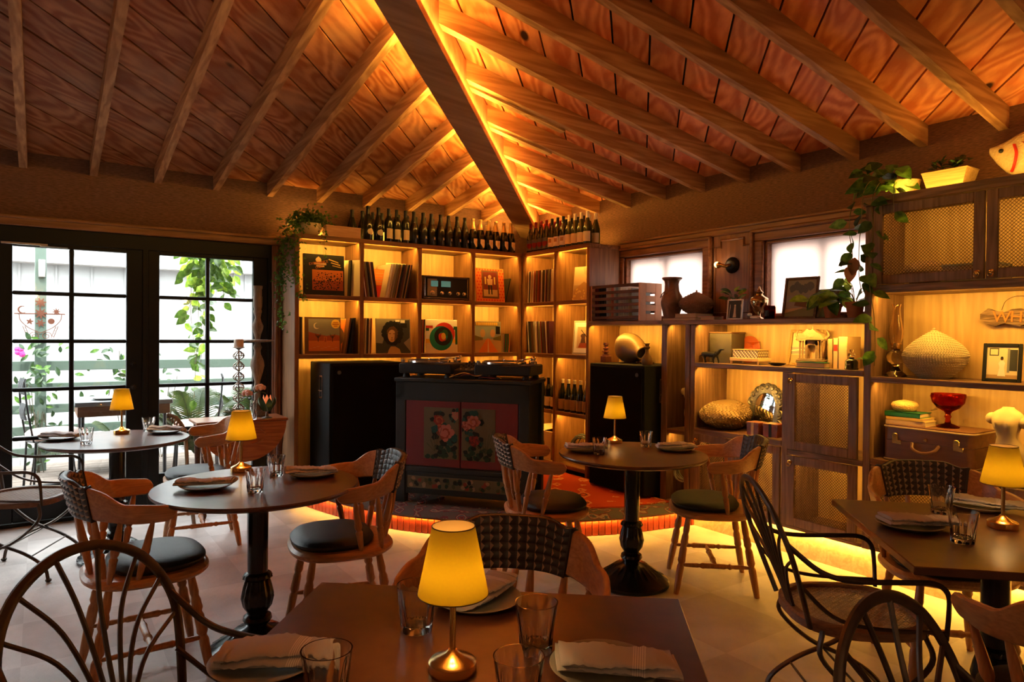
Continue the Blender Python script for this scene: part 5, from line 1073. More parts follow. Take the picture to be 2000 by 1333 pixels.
# ---------------------------------------------------------------- plants toolkit
def leaf_mat(name, ca, cb, k=.45, vein=None):
    m, nt, N, L, B = nm(name); tc = N.new('ShaderNodeTexCoord'); n = N.new('ShaderNodeTexNoise'); n.inputs['Scale'].default_value = 3; n.inputs['Detail'].default_value = 3; L.new(tc.outputs['Object'], n.inputs['Vector'])
    r = N.new('ShaderNodeValToRGB'); r.color_ramp.elements[0].position = .35; r.color_ramp.elements[1].position = .65; r.color_ramp.elements[0].color = c4(ca); r.color_ramp.elements[1].color = c4(cb); L.new(n.outputs['Fac'], r.inputs[0])
    oi = N.new('ShaderNodeObjectInfo'); hs = N.new('ShaderNodeHueSaturation'); mr = N.new('ShaderNodeMapRange'); mr.inputs[3].default_value = .75; mr.inputs[4].default_value = 1.25; L.new(oi.outputs['Random'], mr.inputs[0]); L.new(mr.outputs[0], hs.inputs['Value']); L.new(r.outputs[0], hs.inputs['Color'])
    L.new(hs.outputs[0], B.inputs['Base Color']); B.inputs['Roughness'].default_value = .35
    t = N.new('ShaderNodeBsdfTranslucent'); L.new(hs.outputs[0], t.inputs[0]); mx = N.new('ShaderNodeMixShader'); mx.inputs[0].default_value = k; L.new(B.outputs[0], mx.inputs[1]); L.new(t.outputs[0], mx.inputs[2]); L.new(mx.outputs[0], N['Material Output'].inputs[0])
leaf_mat('leaf_pothos', (.035, .10, .015), (.12, .24, .035)); leaf_mat('leaf_light', (.18, .36, .03), (.45, .60, .08), .7); leaf_mat('leaf_dark', (.02, .055, .015), (.05, .11, .03), .3); leaf_mat('leaf_old', (.30, .10, .03), (.40, .17, .05), .4)
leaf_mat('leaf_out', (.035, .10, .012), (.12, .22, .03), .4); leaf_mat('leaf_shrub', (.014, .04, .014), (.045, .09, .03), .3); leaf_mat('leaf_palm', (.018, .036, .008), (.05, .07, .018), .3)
mat('stem', (.16, .13, .05), .6); mat('stem_dark', (.05, .04, .02), .6); mat('terracotta', (.42, .13, .05), .75, var=.15, vs=12); mat('soil', (.03, .02, .012), .95)
def leaf_mesh(name, mt, w=.72, heart=True, fold=.18, droop=.15):
    m = MB(); n = 7; vs = []; fs = []
    def hw(t): return (w/2*math.sin(PI*min(1, t**.62))**.85*(1-.12*t) if heart else w/2*math.sin(PI*t)**.9)
    for i in range(n+1):
        t = i/n; h = hw(t); z0 = -droop*t*t
        back = -.10*(1-t)**6 if heart else 0
        for s_ in (-1, -.5, 0, .5, 1): vs.append((t+(back if abs(s_) > .4 else 0)*abs(s_)*1.4, s_*h, z0+fold*abs(s_)*h))
    for i in range(n):
        for k in range(4): fs.append((i*5+k, i*5+k+1, (i+1)*5+k+1, (i+1)*5+k))
    m.add(vs, fs, smooth=True); me = m.mesh(name); me.materials.append(MT[mt]); return me
LF = {k: leaf_mesh('leaf', k) for k in ('leaf_pothos', 'leaf_light', 'leaf_dark', 'leaf_old', 'leaf_out')}
LFN = {k: leaf_mesh('leaf', k, .42, False, .25, .2) for k in ('leaf_pothos', 'leaf_light', 'leaf_dark', 'leaf_shrub')}
def put_leaf(par, mesh, pos, tip, nrm, size):
    x = Vector(tip).normalized(); z = Vector(nrm); z = (z-x*z.dot(x)); z = z.normalized() if z.length > 1e-4 else x.orthogonal().normalized(); y = z.cross(x)
    o = bpy.data.objects.new('leaf', mesh); COL.objects.link(o); o.parent = par
    o.matrix_local = Matrix(((x.x, y.x, z.x, pos[0]), (x.y, y.y, z.y, pos[1]), (x.z, y.z, z.z, pos[2]), (0, 0, 0, 1))) @ Matrix.Scale(size, 4); return o
def vine(par, pts, step, size, meshes, toward, q, r=.0022, stem='stem', down=True, start=0):
    P = smooth_path(pts, 6); m = MB(); m.tube(P, r, 5); ob('stem', m, stem, par); acc = start
    for i in range(1, len(P)):
        acc += (P[i]-P[i-1]).length
        if acc >= step:
            acc = 0; side = Vector((q.uniform(-1, 1), q.uniform(-1, 1), q.uniform(-.9, .1) if down else q.uniform(-.3, .6))); tip = side.normalized(); nrm = Vector(toward)+Vector((q.uniform(-.7, .7), q.uniform(-.7, .7), q.uniform(-.2, .9)))
            put_leaf(par, q.choice(meshes), P[i]+tip*size*.25, tip, nrm, size*q.uniform(.7, 1.15))
def pot(m, r0, r1, h, z0=0, t=.006, M=None): m.lathe([(r0, z0), (r1, z0+h*.8), (r1*1.08, z0+h*.8), (r1*1.1, z0+h), (r1*1.1-t, z0+h), (r1*.95, z0+h*.85), (r1*.9, z0+h*.82), (.002, z0+h*.82)], 28, M)
IN = (-.85, -.5, .2)                           # towards the room
# ---------------------------------------------------------------- things on the worktop (z = CZ)
def spot(x, y): return (x, y, CZ)
wood('crate_dark', (.06, .022, .012), (.12, .045, .022), 'Y', .5, 2, .4, 0); mat('crate_end_lit', (.72, .43, .27), .55, var=.12, vs=10)  # end panels paled in their colour to stand for window light
cr_ = thing('slatted_crate', 'slatted wooden record crate full of magazines before the window', 'crate', spot(4.155, 4.335)); CL, CW, CH = .60, .26, .315
for sx in (-1, 1):
    for k in range(6): z = .018+k*.054; m = MB(); m.b2((sx*(CW/2-.004)-.004, -CL/2+.012, z), (sx*(CW/2-.004)+.004, CL/2-.012, z+.026), .002); ob('slat', m, 'crate_dark', cr_)
for sy in (-1, 1):
    m = MB(); y = sy*(CL/2-.006); zs_ = [0, .06, .085, .135, .16, .21, .235, CH]
    m.b2((-CW/2, y-.006, 0), (-CW/2+.075, y+.006, CH), .002); m.b2((CW/2-.075, y-.006, 0), (CW/2, y+.006, CH), .002)
    for i in range(0, 8, 2): m.b2((-CW/2+.075, y-.006, zs_[i]), (CW/2-.075, y+.006, zs_[i+1]), .002)
    ob('end_panel', m, 'crate_end_lit', cr_)
m = MB(); m.b2((-CW/2+.01, -CL/2+.012, .006), (CW/2-.01, CL/2-.012, .014)); ob('bottom', m, 'crate_dark', cr_)
q = random.Random(11); mcol = ['c_white', 'c_cream', 'c_grey', 'c_lightblue', 'c_white', 'c_pink']
for i in range(16):
    big = i == 15; yy = 4.60-.030*i if not big else 4.14; c_ = q.choice(mcol) if i > 4 else q.choice(['c_ink', 'c_rust', 'c_olive', 'c_maroon', 'c_ink'])
    m = MB(); m.b2((-.108, -.003, 0), (.108, .003, .285 if i < 12 else .26), .0006); o = ob('magazine', m, c_, None, (4.155, yy, CZ+.016), (q.uniform(-.06, .0), 0, 0)); tag(o, 'magazine, %s from the bookcase, standing in the slatted crate' % ORD[i], 'magazine', 'magazines in the slatted crate')
mat('vase_brown', (.20, .105, .07), .35, var=.5, vs=9, bump=.5, bs=14)
m = MB(); vp = [(.052, 0), (.058, .004), (.068, .06), (.083, .12), (.088, .15), (.078, .195), (.058, .235), (.054, .29), (.060, .318), (.078, .332), (.080, .342), (.074, .345), (.05, .33), (.045, .25)]
m.lathe(vp, 48, fl=lambda a, k: 1+(.03*math.sin(5*a+k*1.3) if 2 <= k <= 7 else 0), cap1=False)
vs_ = tag(ob('clay_vase', m, 'vase_brown', None, spot(4.15, 3.80)), 'tall brown glazed vase with carved swirls on the worktop', 'vase')
for k in range(7): m = MB(); m.tube(smooth_path([(.09*math.cos(k*.9+t*.9-2.2)*(1-.1*t), .09*math.sin(k*.9+t*.9-2.2)*(1-.1*t), .08+.035*k*.6+.05*t) for t in (0, .33, .66, 1)], 4), [.004]*13, 6); ob('relief', m, 'vase_brown', vs_)
mat('textured_brown', (.28, .15, .09), .7, bump=1, bs=90); mat('gold_weave', (.26, .165, .07), .45, .35); mat('stone_weave', (.48, .37, .23), .6)
def dimpled(name, label, loc, R, zs, mt, rows, per, cat='ornament', lump=.1, seed=1, knob=True, tilt=0, br=.0062, point=False):
    """squat rounded form covered in small raised beads"""
    r = thing(name, label, cat, loc); q = random.Random(seed); ph = q.random()*6
    def rad(t, a): return R*((math.sin(PI/2*(.22+.78*t/.42))**.75 if t < .42 else .55*math.cos(PI/2*(t-.42)/.58)+.45*(1-((t-.42)/.58)**1.5)+.01) if point else math.sin(PI*(.08+.92*t)*.93)**.6)*(1+lump*math.cos(a-ph)+lump*.5*math.cos(2*a+ph))
    m = MB(); n = 40; lv = 18; vs = []; fs = []
    def P(t, a): return Vector((rad(t, a)*math.cos(a), rad(t, a)*math.sin(a), zs*(t**.9)+tilt*rad(t, a)*math.cos(a)*t))
    for j in range(lv+1):
        for i in range(n): vs.append(P(j/lv, 2*PI*i/n))
    for j in range(lv):
        for i in range(n): fs.append((j*n+i, j*n+(i+1) % n, (j+1)*n+(i+1) % n, (j+1)*n+i))
    fs.append(tuple(range(n))[::-1]); fs.append(tuple(range(lv*n, (lv+1)*n))); m.add(vs, fs, smooth=True); ob('body', m, mt, r)
    m = MB(); oc = [(1, 0, 0), (-1, 0, 0), (0, 1, 0), (0, -1, 0), (0, 0, 1), (0, 0, -1)]; of = [(0, 2, 4), (2, 1, 4), (1, 3, 4), (3, 0, 4), (2, 0, 5), (1, 2, 5), (3, 1, 5), (0, 3, 5)]
    for j in range(1, rows):
        t = j/rows; k = max(6, int(per*rad(t, 0)/R))
        for i in range(k): c = P(t, 2*PI*(i+.5*(j % 2))/k); m.add([(c.x+br*x, c.y+br*y, c.z+br*z*(.8)) for x, y, z in oc], of, smooth=True)
    o = ob('beading', m, mt, r); o['kind'] = 'stuff'
    if knob: m = MB(); c = P(1, 0); m.ball((0, 0, zs+.004), .008, 10); ob('tip', m, mt, r)
    return r
dimpled('beaded_gourd', 'brown dimpled gourd ornament resting on a book by the vase', (4.245, 3.632, CZ+.055), .135, .175, 'textured_brown', 16, 52, lump=.05, seed=3, point=True)
def book(label, c, size, loc, rz=0, stand=False, leafc='card_edge', group=None):
    """lying flat: size = length, width, thickness; stand: upright with spine to -y"""
    r = thing('book', label, 'book', loc, rz, group); a, b, t = size; m = MB()
    if not stand:
        m.b2((-a/2, -b/2, 0), (a/2, b/2, t*.12)); m.b2((-a/2, -b/2, t*.88), (a/2, b/2, t)); m.b2((-a/2, -b/2, 0), (a/2, -b/2+.004, t)); ob('cover', m, c, r); m = MB(); m.b2((-a/2+.004, -b/2+.004, t*.12), (a/2-.004, b/2-.005, t*.88)); ob('pages', m, leafc, r)
    else:
        m.b2((-t/2, 0, 0), (-t/2+.003, b, a)); m.b2((t/2-.003, 0, 0), (t/2, b, a)); m.b2((-t/2, 0, 0), (t/2, .004, a), .001); ob('cover', m, c, r); m = MB(); m.b2((-t/2+.003, .004, .003), (t/2-.003, b-.004, a-.004)); ob('pages', m, leafc, r)
    return r
book('large brown book lying flat under the dimpled gourd', 'c_brown', (.34, .26, .02), (4.2, 3.66, CZ), PI/2); book('tan book on top of the brown one beneath the dimpled gourd', 'c_tan', (.26, .2, .034), (4.22, 3.66, CZ+.02), PI/2); book('pinkish notebook lying beside the dimpled gourd', 'c_pink', (.15, .12, .03), (4.19, 3.45, CZ), PI/2+.1)
mat('pot_dark', (.05, .045, .03), .3, .3)
r = thing('potted_plant', 'small leafy plant in a dark metal cup behind the white frame', 'plant', spot(4.23, 3.27)); m = MB(); pot(m, .032, .042, .085); ob('pot', m, 'pot_dark', r); q = random.Random(21)
for k in range(16):
    a = q.uniform(0, 6.28); h = q.uniform(.09, .19); d = q.uniform(.03, .09); tip = Vector((math.cos(a), math.sin(a), q.uniform(-.1, .7))); base = Vector((d*.6*math.cos(a), d*.6*math.sin(a), .08+h*.7)); m = MB(); m.tube(smooth_path([(0, 0, .07), (base.x*.4, base.y*.4, .07+(base.z-.07)*.6), base], 4), .0016, 5); ob('stem', m, 'stem', r); put_leaf(r, LFN[q.choice(['leaf_pothos', 'leaf_light', 'leaf_dark'])], base, tip, (q.uniform(-1, 0), q.uniform(-.7, .2), .8), q.uniform(.07, .11))
def framed(name, label, w, h, fw_, fm, inner, shapes, loc, rz, tilt, cat='photo frame', depth=.014):
    r = thing(name, label, cat, loc); r.rotation_euler = (Matrix.Rotation(rz, 3, 'Z') @ Matrix.Rotation(tilt, 3, 'X')).to_euler(); m = MB()
    for lo, hi in (((-w/2, 0, 0), (-w/2+fw_, depth, h)), ((w/2-fw_, 0, 0), (w/2, depth, h)), ((-w/2+fw_, 0, 0), (w/2-fw_, depth, fw_)), ((-w/2+fw_, 0, h-fw_), (w/2-fw_, depth, h))): m.b2(lo, hi, .0025)
    ob('frame', m, fm, r); m = MB(); m.b2((-w/2+fw_*.8, depth*.45, fw_*.8), (w/2-fw_*.8, depth*.8, h-fw_*.8)); ob('picture', m, inner, r)
    mats = []; m = MB(); d = 0; iw, ih = w-2*fw_, h-2*fw_
    for mt, polys in shapes:
        if mt not in mats: mats.append(mt)
        m.mi = mats.index(mt); d += .0002
        if polys and not isinstance(polys[0], list): polys = [polys]
        for p in polys: m.add([((x-.5)*iw, depth*.45-d, fw_+y*ih) for x, y in p], [tuple(range(len(p)))])
    if mats: ob('image', m, mats, r)
    return r
rz_ = -PI/2
fr_ = framed('photo_frame', 'small white frame with a figure in a pale dress, by the urn', .115, .15, .011, 'c_white', 'c_ink', [('c_darkgrey', rectp(0, 0, 1, 1)), ('c_cream', [circ(.5, .72, .07, 12), [(.42, .38), (.58, .38), (.56, .65), (.44, .65)], [(.36, .05), (.64, .05), (.57, .4), (.43, .4)]])], spot(4.085, 3.155), rz_+.25, -.16)
for s_ in (-1, 1): m = MB(); m.tube([(s_*.05+.012, .0, .004), (s_*.035, .012, .155)], .003, 6); ob('easel_leg', m, 'c_white', fr_)
mat('silver', (.60, .45, .26), .18, 1)
r = thing('lidded_urn', 'polished metal lidded urn with pointed finial on the worktop', 'urn', spot(4.16, 3.0))
m = MB(); m.lathe([(.034, 0), (.036, .006), (.028, .012), (.012, .022), (.010, .04), (.018, .05), (.042, .075), (.058, .105), (.062, .135), (.058, .142)], 32); ob('bowl', m, 'silver', r); m = MB(); m.lathe([(.063, .142), (.06, .150), (.035, .165), (.022, .18), (.030, .192), (.018, .202), (.008, .215), (.006, .228), (.001, .236)], 28); ob('lid', m, 'silver', r)
for s_ in (-1, 1): m = MB(); m.tube(smooth_path([(0, s_*.055, .13), (0, s_*.062, .10), (0, s_*.04, .06), (0, s_*.02, .045)], 4), .004, 6); ob('handle', m, 'silver', r)
m = MB(); m.box((-.02, -.055, .012), (.035, .07, .024), .008); m.ball((-.025, -.015, .032), (.012, .02, .012), 10); tag(ob('porcelain_dog', m, 'c_white', None, spot(4.06, 3.0)), 'tiny white porcelain animal figurine in front of the urn', 'figurine')
glassmat('amber_glass', (.55, .16, .02), .0)
r = thing('amber_candle_jar', 'amber glass candle jar beside the white-framed window', 'candle', spot(4.1, 2.872)); m = MB(); m.lathe([(.036, 0), (.038, .004), (.038, .082), (.034, .088), (.034, .092), (.031, .092), (.034, .08), (.034, .008), (.002, .006)], 32); ob('jar', m, 'amber_glass', r); m = MB(); m.lathe([(.033, .009), (.033, .055)], 24); ob('wax', m, 'c_tan', r)
m = MB(); m.add([(.0384*math.cos(a), .0384*math.sin(a), z) for z in (.02, .06) for a in [PI-.5+i*.1 for i in range(11)]], [(i, i+1, 12+i, 11+i) for i in range(10)]); ob('label', m, 'c_ink', r)
sea = lambda: [('c_dusk', rectp(0, 0, 1, 1)), ('c_slate', [blob(.2+.15*k, .78+.05*math.sin(k*2), .12, 12) for k in range(5)]), ('c_grey', rectp(0, .40, 1, .58)), ('c_brown', [[(.30, .30), (.85, .22), (.95, .40), (.5, .50), (.35, .42)]]), ('c_olive', rectp(0, 0, 1, .22)), ('c_tan', [[(0, .1), (.6, .22), (.6, .26), (0, .2)]])]
framed('picture_frame', 'large brown-framed seascape photo leaning in the right window', .235, .29, .018, 'crate_dark', 'c_dusk', sea(), spot(4.16, 2.70), rz_+.12, -.2, 'picture')
framed('picture_frame', 'second dark-framed picture overlapped by the pothos leaves', .19, .20, .014, 'crate_dark', 'c_brown', [('c_slate', rectp(0, .4, 1, 1)), ('c_olive', rectp(0, 0, 1, .4)), ('c_tan', [[(.1, 0), (.25, 0), (.45, .8), (.40, .8)]])], spot(4.20, 2.545), rz_-.1, -.2, 'picture')
def pothos(label, loc, n, q, R=.05, h=.085, H_=.20, light=.6, size=.10):
    r = thing('potted_pothos', label, 'plant', loc, group='pothos in terracotta pots'); m = MB(); pot(m, R*.75, R, h); ob('pot', m, 'terracotta', r); m = MB(); m.lathe([(R*.93, h*.8), (R*.5, h*.86), (.002, h*.87)], 20); ob('soil', m, 'soil', r)
    for k in range(n):
        a = q.uniform(0, 6.28); el = q.uniform(.15, 1.35); L_ = q.uniform(.08, H_); tp = Vector((math.cos(a)*math.cos(el), math.sin(a)*math.cos(el), math.sin(el)))*L_+Vector((0, 0, h*.8)); m = MB(); m.tube(smooth_path([(0, 0, h*.8), (tp.x*.35, tp.y*.35, h*.8+(tp.z-h*.8)*.7), tp], 4), .0022, 5); ob('stem', m, 'stem', r)
        tip = Vector((math.cos(a+q.uniform(-.8, .8)), math.sin(a+q.uniform(-.8, .8)), q.uniform(-1.0, .35))); put_leaf(r, LF['leaf_light' if q.random() < light else 'leaf_pothos'], tp, tip, (q.uniform(-1.2, -.3), q.uniform(-.9, .3), q.uniform(.1, 1.1)), size*q.uniform(.75, 1.2))
    return r
pothos('bright pothos in a terracotta pot, left one of the window pair', spot(4.13, 2.44), 15, random.Random(8), .055, .09, .19, .65, .115); pothos('pothos in a terracotta pot beside the tall cabinet', spot(4.14, 2.30), 13, random.Random(15), .052, .10, .20, .35, .105)
# wall sconces: one in view, four unseen ones added as warm ceiling fill
mat('bulb', (1, .8, .4), .3, emit=(1, .62, .16), es=2.2)
def sconce(label, loc, rz, watts):
    r = thing('wall_sconce', label, 'sconce', loc, rz, 'swivel wall sconces'); m = MB(); m.lathe([(.062, 0), (.062, .012), (.045, .03), (.03, .036)], 28, RY(-PI/2)); ob('backplate', m, 'black_metal', r); m = MB(); m.tube([(-.03, 0, 0), (-.07, .01, -.012), (-.075, .05, .0)], .014, 10); ob('arm', m, 'brass', r); m = MB(); m.lathe([(.012, 0), (.02, .012), (.026, .03), (.024, .032)], 18, TR(-.075, .045, 0) @ RX(-PI/2)); ob('socket', m, 'brass', r)
    m = MB(); m.ball((-.078, .085, .006), .023, 14); ob('bulb', m, 'bulb', r)
    p_ = Vector(loc)+(RZ(rz) @ Vector((-.10, .10, .03))); point('sconce_bulb', p_, watts, .05, (1, .62, .30))
sconce('dark swivel wall sconce with a lit bulb between the windows', (XR-.012, 3.405, 1.965), 0, .25)
sconce('added unseen fill sconce behind the viewer, nearest the cabinets', (2.2, Y0, 2.0), -PI/2, 10); sconce('added unseen fill sconce behind the viewer, middle of the wall', (-.2, Y0, 2.0), -PI/2, 10)
sconce('added fill sconce on the unseen left wall, nearer the viewer', (X0, .6, 2.0), PI, 6); sconce('added fill sconce on the unseen left wall, nearer the doors', (X0, 3.2, 2.0), PI, 6)
# ---------------------------------------------------------------- on the right loudspeaker (top)
SPZ = SZ+.03+1.033
mat('redwood', (.17, .045, .025), .4)
m = MB(); m.b2((-.035, -.035, 0), (.035, .035, .055), .004); m.lathe([(.034, .055), (.034, .066), (.02, .07), (.02, .082), (.034, .088), (.034, .096), (.018, .10), (.016, .112), (.026, .118), (.026, .124), (.014, .128), (.012, .142), (.022, .150), (.022, .168)], 8)
tag(ob('turned_finial', m, 'redwood', None, (4.06, 4.50-.03, SPZ)), 'dark red turned wood finial on the right loudspeaker', 'ornament')
mat('gourd', (.16, .085, .032), .45, var=.35, vs=5, bump=.2, bs=10)
r = thing('carved_gourd', 'large hollow gourd lying on its side on the right loudspeaker', 'gourd', (4.13, 4.20, SPZ+.125)); m = MB()
gp = [(.002, -.16), (.06, -.15), (.10, -.12), (.122, -.07), (.125, -.01), (.112, .05), (.085, .10), (.058, .135), (.05, .165), (.058, .19), (.05, .192), (.042, .16), (.05, .12)]
m.lathe(gp, 36, along((0, .03, 0), (-.25, -.95, -.22)), fl=lambda a, k: 1+.03*math.sin(3*a+.5*k), cap1=False); ob('shell', m, 'gourd', r)
M_ = along((0, .03, 0), (-.25, -.95, -.22)); m = MB()
for k in range(7): m.tube(smooth_path([M_ @ Vector((.118*math.cos(-.5-k*.25+t), .118*math.sin(-.5-k*.25+t), -.02+.03*k*.8-.05*t)) for t in (0, .2, .4, .6)], 3), .005, 5)
ob('bark_scar', m, 'c_brown', r); m = MB(); m.lathe([(.045, .15), (.044, .151)], 24, M_); ob('hollow', m, 'c_ink', r)
m = MB(); m.tube(smooth_path([(.02, -.10, -.08), (-.02, -.19, -.10), (-.04, -.26, -.118)], 4), [.028, .026, .024, .022, .020, .018, .016, .014, .012], 10); ob('stalk', m, 'gourd', r)
m = MB(); m.lathe([(.034, 0), (.042, .01), (.046, .035), (.040, .06), (.022, .085), (.014, .10), (.012, .125), (.022, .135), (.024, .145), (.014, .15), (.016, .165), (.024, .172)], 28, cap1=False); tag(ob('gourd_vase', m, 'gourd', None, (3.95, 3.87, SPZ)), 'small tan bottle-shaped vase in front of the large gourd', 'vase')
m = MB(); m.lathe([(.05, 0), (.055, .02), (.04, .04)], 20); tag(ob('wooden_bowl', m, 'c_tan', None, (4.22, 4.37, SPZ)), 'pale wooden bowl tucked behind the large gourd', 'bowl')
# narrow bay: plaster torso
mat('plaster', (.42, .30, .16), .7, var=.06)
def torso(label, loc, s, rz, mt):
    """armless classical torso: hips, waist, chest, breasts, neck and shoulder stumps"""
    r = thing('plaster_torso', label, 'sculpture', loc, rz); m = MB(); n = 28
    L_ = [(.060, .045, 0, .0), (.066, .048, .0, .04), (.078, .056, .0, .09), (.086, .060, 0, .13), (.082, .056, 0, .165), (.066, .047, 0, .20), (.056, .042, .004, .23), (.060, .044, .006, .26), (.072, .050, .006, .29), (.082, .054, .004, .32), (.090, .050, 0, .345), (.088, .044, -.004, .365), (.062, .036, -.006, .388), (.036, .030, -.006, .402), (.030, .026, -.004, .412)]
    vs = []; fs = []
    for k, (w_, d_, ox, z) in enumerate(L_):
        for i in range(n):
            a = 2*PI*i/n; c, s_ = math.cos(a), math.sin(a); y = w_*s_; x = d_*c+ox
            if z < .11 and c > 0: x -= .022*math.exp(-(y/.018)**2)*(1-z/.11)      # groove between the thighs
            if .26 < z < .36 and c > 0: x += .028*math.exp(-((abs(y)-.036)/.020)**2-((z-.305)/.028)**2)   # breasts
            vs.append((x, y+.006*math.sin(z*14), z))
    for k in range(len(L_)-1):
        for i in range(n): fs.append((k*n+i, k*n+(i+1) % n, (k+1)*n+(i+1) % n, (k+1)*n+i))
    fs.append(tuple(range(n))[::-1]); fs.append(tuple(range((len(L_)-1)*n, len(L_)*n)))
    for sg in (-1, 1): m.ball((0, sg*.088, .338-(.012 if sg > 0 else 0)), (.034, .036, .036), 14)
    m.add(vs, fs, smooth=True); m.v = [(x*s, y*s, z*s) for x, y, z in m.v]; ob('body', m, mt, r); return r
torso('pale torso half hidden in the narrow bay by the stage', (4.20, 3.625, .702), .82, PI+.2, 'plaster')
# ---------------------------------------------------------------- upper shelf of the low cabinet (z 1.222)
NZ = 1.222
mat('box_dark', (.07, .055, .04), .55, var=.2, vs=5)
r = thing('tall_box', 'tall dark grey-green box at the left of the lit shelf', 'box', (4.24, 3.33, NZ), .15); m = MB(); m.b2((-.10, -.09, 0), (.10, .09, .225), .004); ob('body', m, 'box_dark', r); m = MB(); m.b2((-.104, -.094, .215), (.104, .094, .228), .004); ob('lid', m, 'c_brown', r)
def tubething(name, label, cat, mt, segs, loc, rz=0):
    r = thing(name, label, cat, loc, rz)
    for nm__, pts, rr in segs: m = MB(); m.tube(smooth_path(pts, 4), [rr[0]+(rr[1]-rr[0])*i/(len(pts)*4-4) for i in range(len(pts)*4-3)], 10); ob(nm__, m, mt, r)
    return r
tubething('bronze_animal', 'small dark bronze animal figure in front of the tall box', 'figurine', 'c_ink', [('body', [(0, .075, .06), (0, .03, .062), (0, -.03, .058), (0, -.05, .07)], (.020, .018)), ('head', [(0, -.05, .065), (0, -.07, .085), (0, -.085, .10), (0, -.11, .10)], (.014, .006)), ('tail', [(0, .075, .06), (0, .10, .05), (0, .12, .062)], (.006, .002)), ('leg', [(.012, -.04, .055), (.014, -.05, .025), (.014, -.055, .0)], (.009, .005)), ('leg', [(-.012, -.04, .055), (-.014, -.03, .025), (-.014, -.035, 0)], (.009, .005)), ('leg', [(.012, .06, .055), (.014, .07, .03), (.014, .06, 0)], (.010, .005)), ('leg', [(-.012, .06, .055), (-.014, .05, .03), (-.014, .045, 0)], (.010, .005))], (4.06, 3.33, NZ))
m = MB(); m.lathe([(.095, 0), (.10, .006), (.09, .012), (.002, .009)], 36, TR(4.345, 3.215, NZ+.10) @ RY(-PI/2+.1)); tag(ob('red_plate', m, 'c_rust'), 'round rust-red plate leaning on the shelf back wall', 'plate')
m = MB(); m.lathe([(.028, 0), (.03, .004), (.010, .01), (.008, .03), (.03, .042), (.05, .05), (.052, .054), (.046, .052), (.002, .046)], 28); tag(ob('rust_dish', m, 'c_rust', None, (4.16, 3.05, NZ+.105)), 'small rust footed dish on top of the inlaid box', 'dish')
def inlay_mat():
    m, nt, N, L, B = nm('inlay'); tc = N.new('ShaderNodeTexCoord'); mp = N.new('ShaderNodeMapping'); mp.inputs['Scale'].default_value = (70, 70, 70); mp.inputs['Rotation'].default_value = (.785, 0, .785); L.new(tc.outputs['Object'], mp.inputs['Vector']); v = N.new('ShaderNodeTexVoronoi'); v.inputs['Scale'].default_value = 1; v.inputs['Randomness'].default_value = 0; L.new(mp.outputs[0], v.inputs['Vector']); r = N.new('ShaderNodeValToRGB'); r.color_ramp.interpolation = 'CONSTANT'; r.color_ramp.elements[0].color = (.70, .60, .45, 1); r.color_ramp.elements[1].position = .42; r.color_ramp.elements[1].color = (.16, .10, .06, 1); L.new(v.outputs['Distance'], r.inputs[0]); L.new(r.outputs[0], B.inputs['Base Color']); B.inputs['Roughness'].default_value = .4
inlay_mat()
r = thing('inlaid_box', 'small inlaid bone box on a low stand', 'box', (4.15, 3.06, NZ)); m = MB(); m.b2((-.075, -.12, .022), (.075, .12, .045), .003); ob('stand', m, 'c_sand', r)
for a in (-1, 1):
    for b in (-1, 1): m = MB(); m.lathe([(.005, 0), (.008, .008), (.008, .022)], 10, TR(a*.065, b*.11, 0)); ob('foot', m, 'c_sand', r)
m = MB(); m.b2((-.06, -.105, .045), (.06, .105, .10), .002); ob('body', m, 'inlay', r); m = MB(); m.b2((-.062, -.107, .098), (.062, .107, .105), .002); ob('lid', m, 'c_tan', r)
m = MB(); m.lathe([(.02, 0), (.045, .006), (.062, .016), (.064, .02), (.058, .018), (.04, .010), (.002, .008)], 28, sx=.7); tag(ob('black_tray', m, 'glass_black', None, (4.07, 2.79, NZ)), 'little glossy black dish on the lit shelf', 'dish')
mat('gilt', (.40, .24, .08), .4, .5, bump=.8, bs=120)
framed('gilt_painting', 'gilt-framed seascape painting behind the carved temple', .27, .25, .022, 'gilt', 'c_sand', [('c_sand', rectp(0, .5, 1, 1)), ('c_grey', rectp(0, .30, 1, .52)), ('c_cream', [[(0, .38), (.35, .42), (.7, .36), (1, .4), (1, .44), (.6, .40), (.3, .46), (0, .42)]]), ('c_dusk', [[(.0, .28), (.4, .34), (.8, .28), (.8, .31), (.4, .37), (0, .32)]]), ('c_tan', rectp(0, 0, 1, .26))], (4.27, 2.72, NZ), rz_, -.18, 'painting', .018)
mat('temple_wood', (.22, .13, .065), .6, bump=.6, bs=60)
book('green cloth book lying flat under the carved temple', 'c_green', (.20, .14, .035), (4.11, 2.535, NZ), PI/2)
r = thing('carved_temple', 'carved wooden temple model standing on a green book', 'model', (4.13, 2.575, NZ+.036), rz_)
m = MB(); m.b2((-.095, -.035, 0), (.095, .045, .012), .002); m.b2((-.085, -.03, .012), (.085, .04, .02), .002); ob('base', m, 'temple_wood', r)
for x in (-.075, -.055, .055, .075): m = MB(); m.lathe([(.008, .02), (.0055, .026), (.0055, .125), (.009, .135)], 10, TR(x, -.018, 0)); ob('column', m, 'temple_wood', r)
m = MB(); m.b2((-.045, -.01, .02), (-.026, .03, .14), .002); m.b2((.026, -.01, .02), (.045, .03, .14), .002); m.b2((-.045, -.01, .105), (.045, .03, .14), .002); ob('doorway', m, 'temple_wood', r); m = MB(); m.b2((-.026, .02, .02), (.026, .026, .105)); ob('mirror_panel', m, 'c_sand', r)
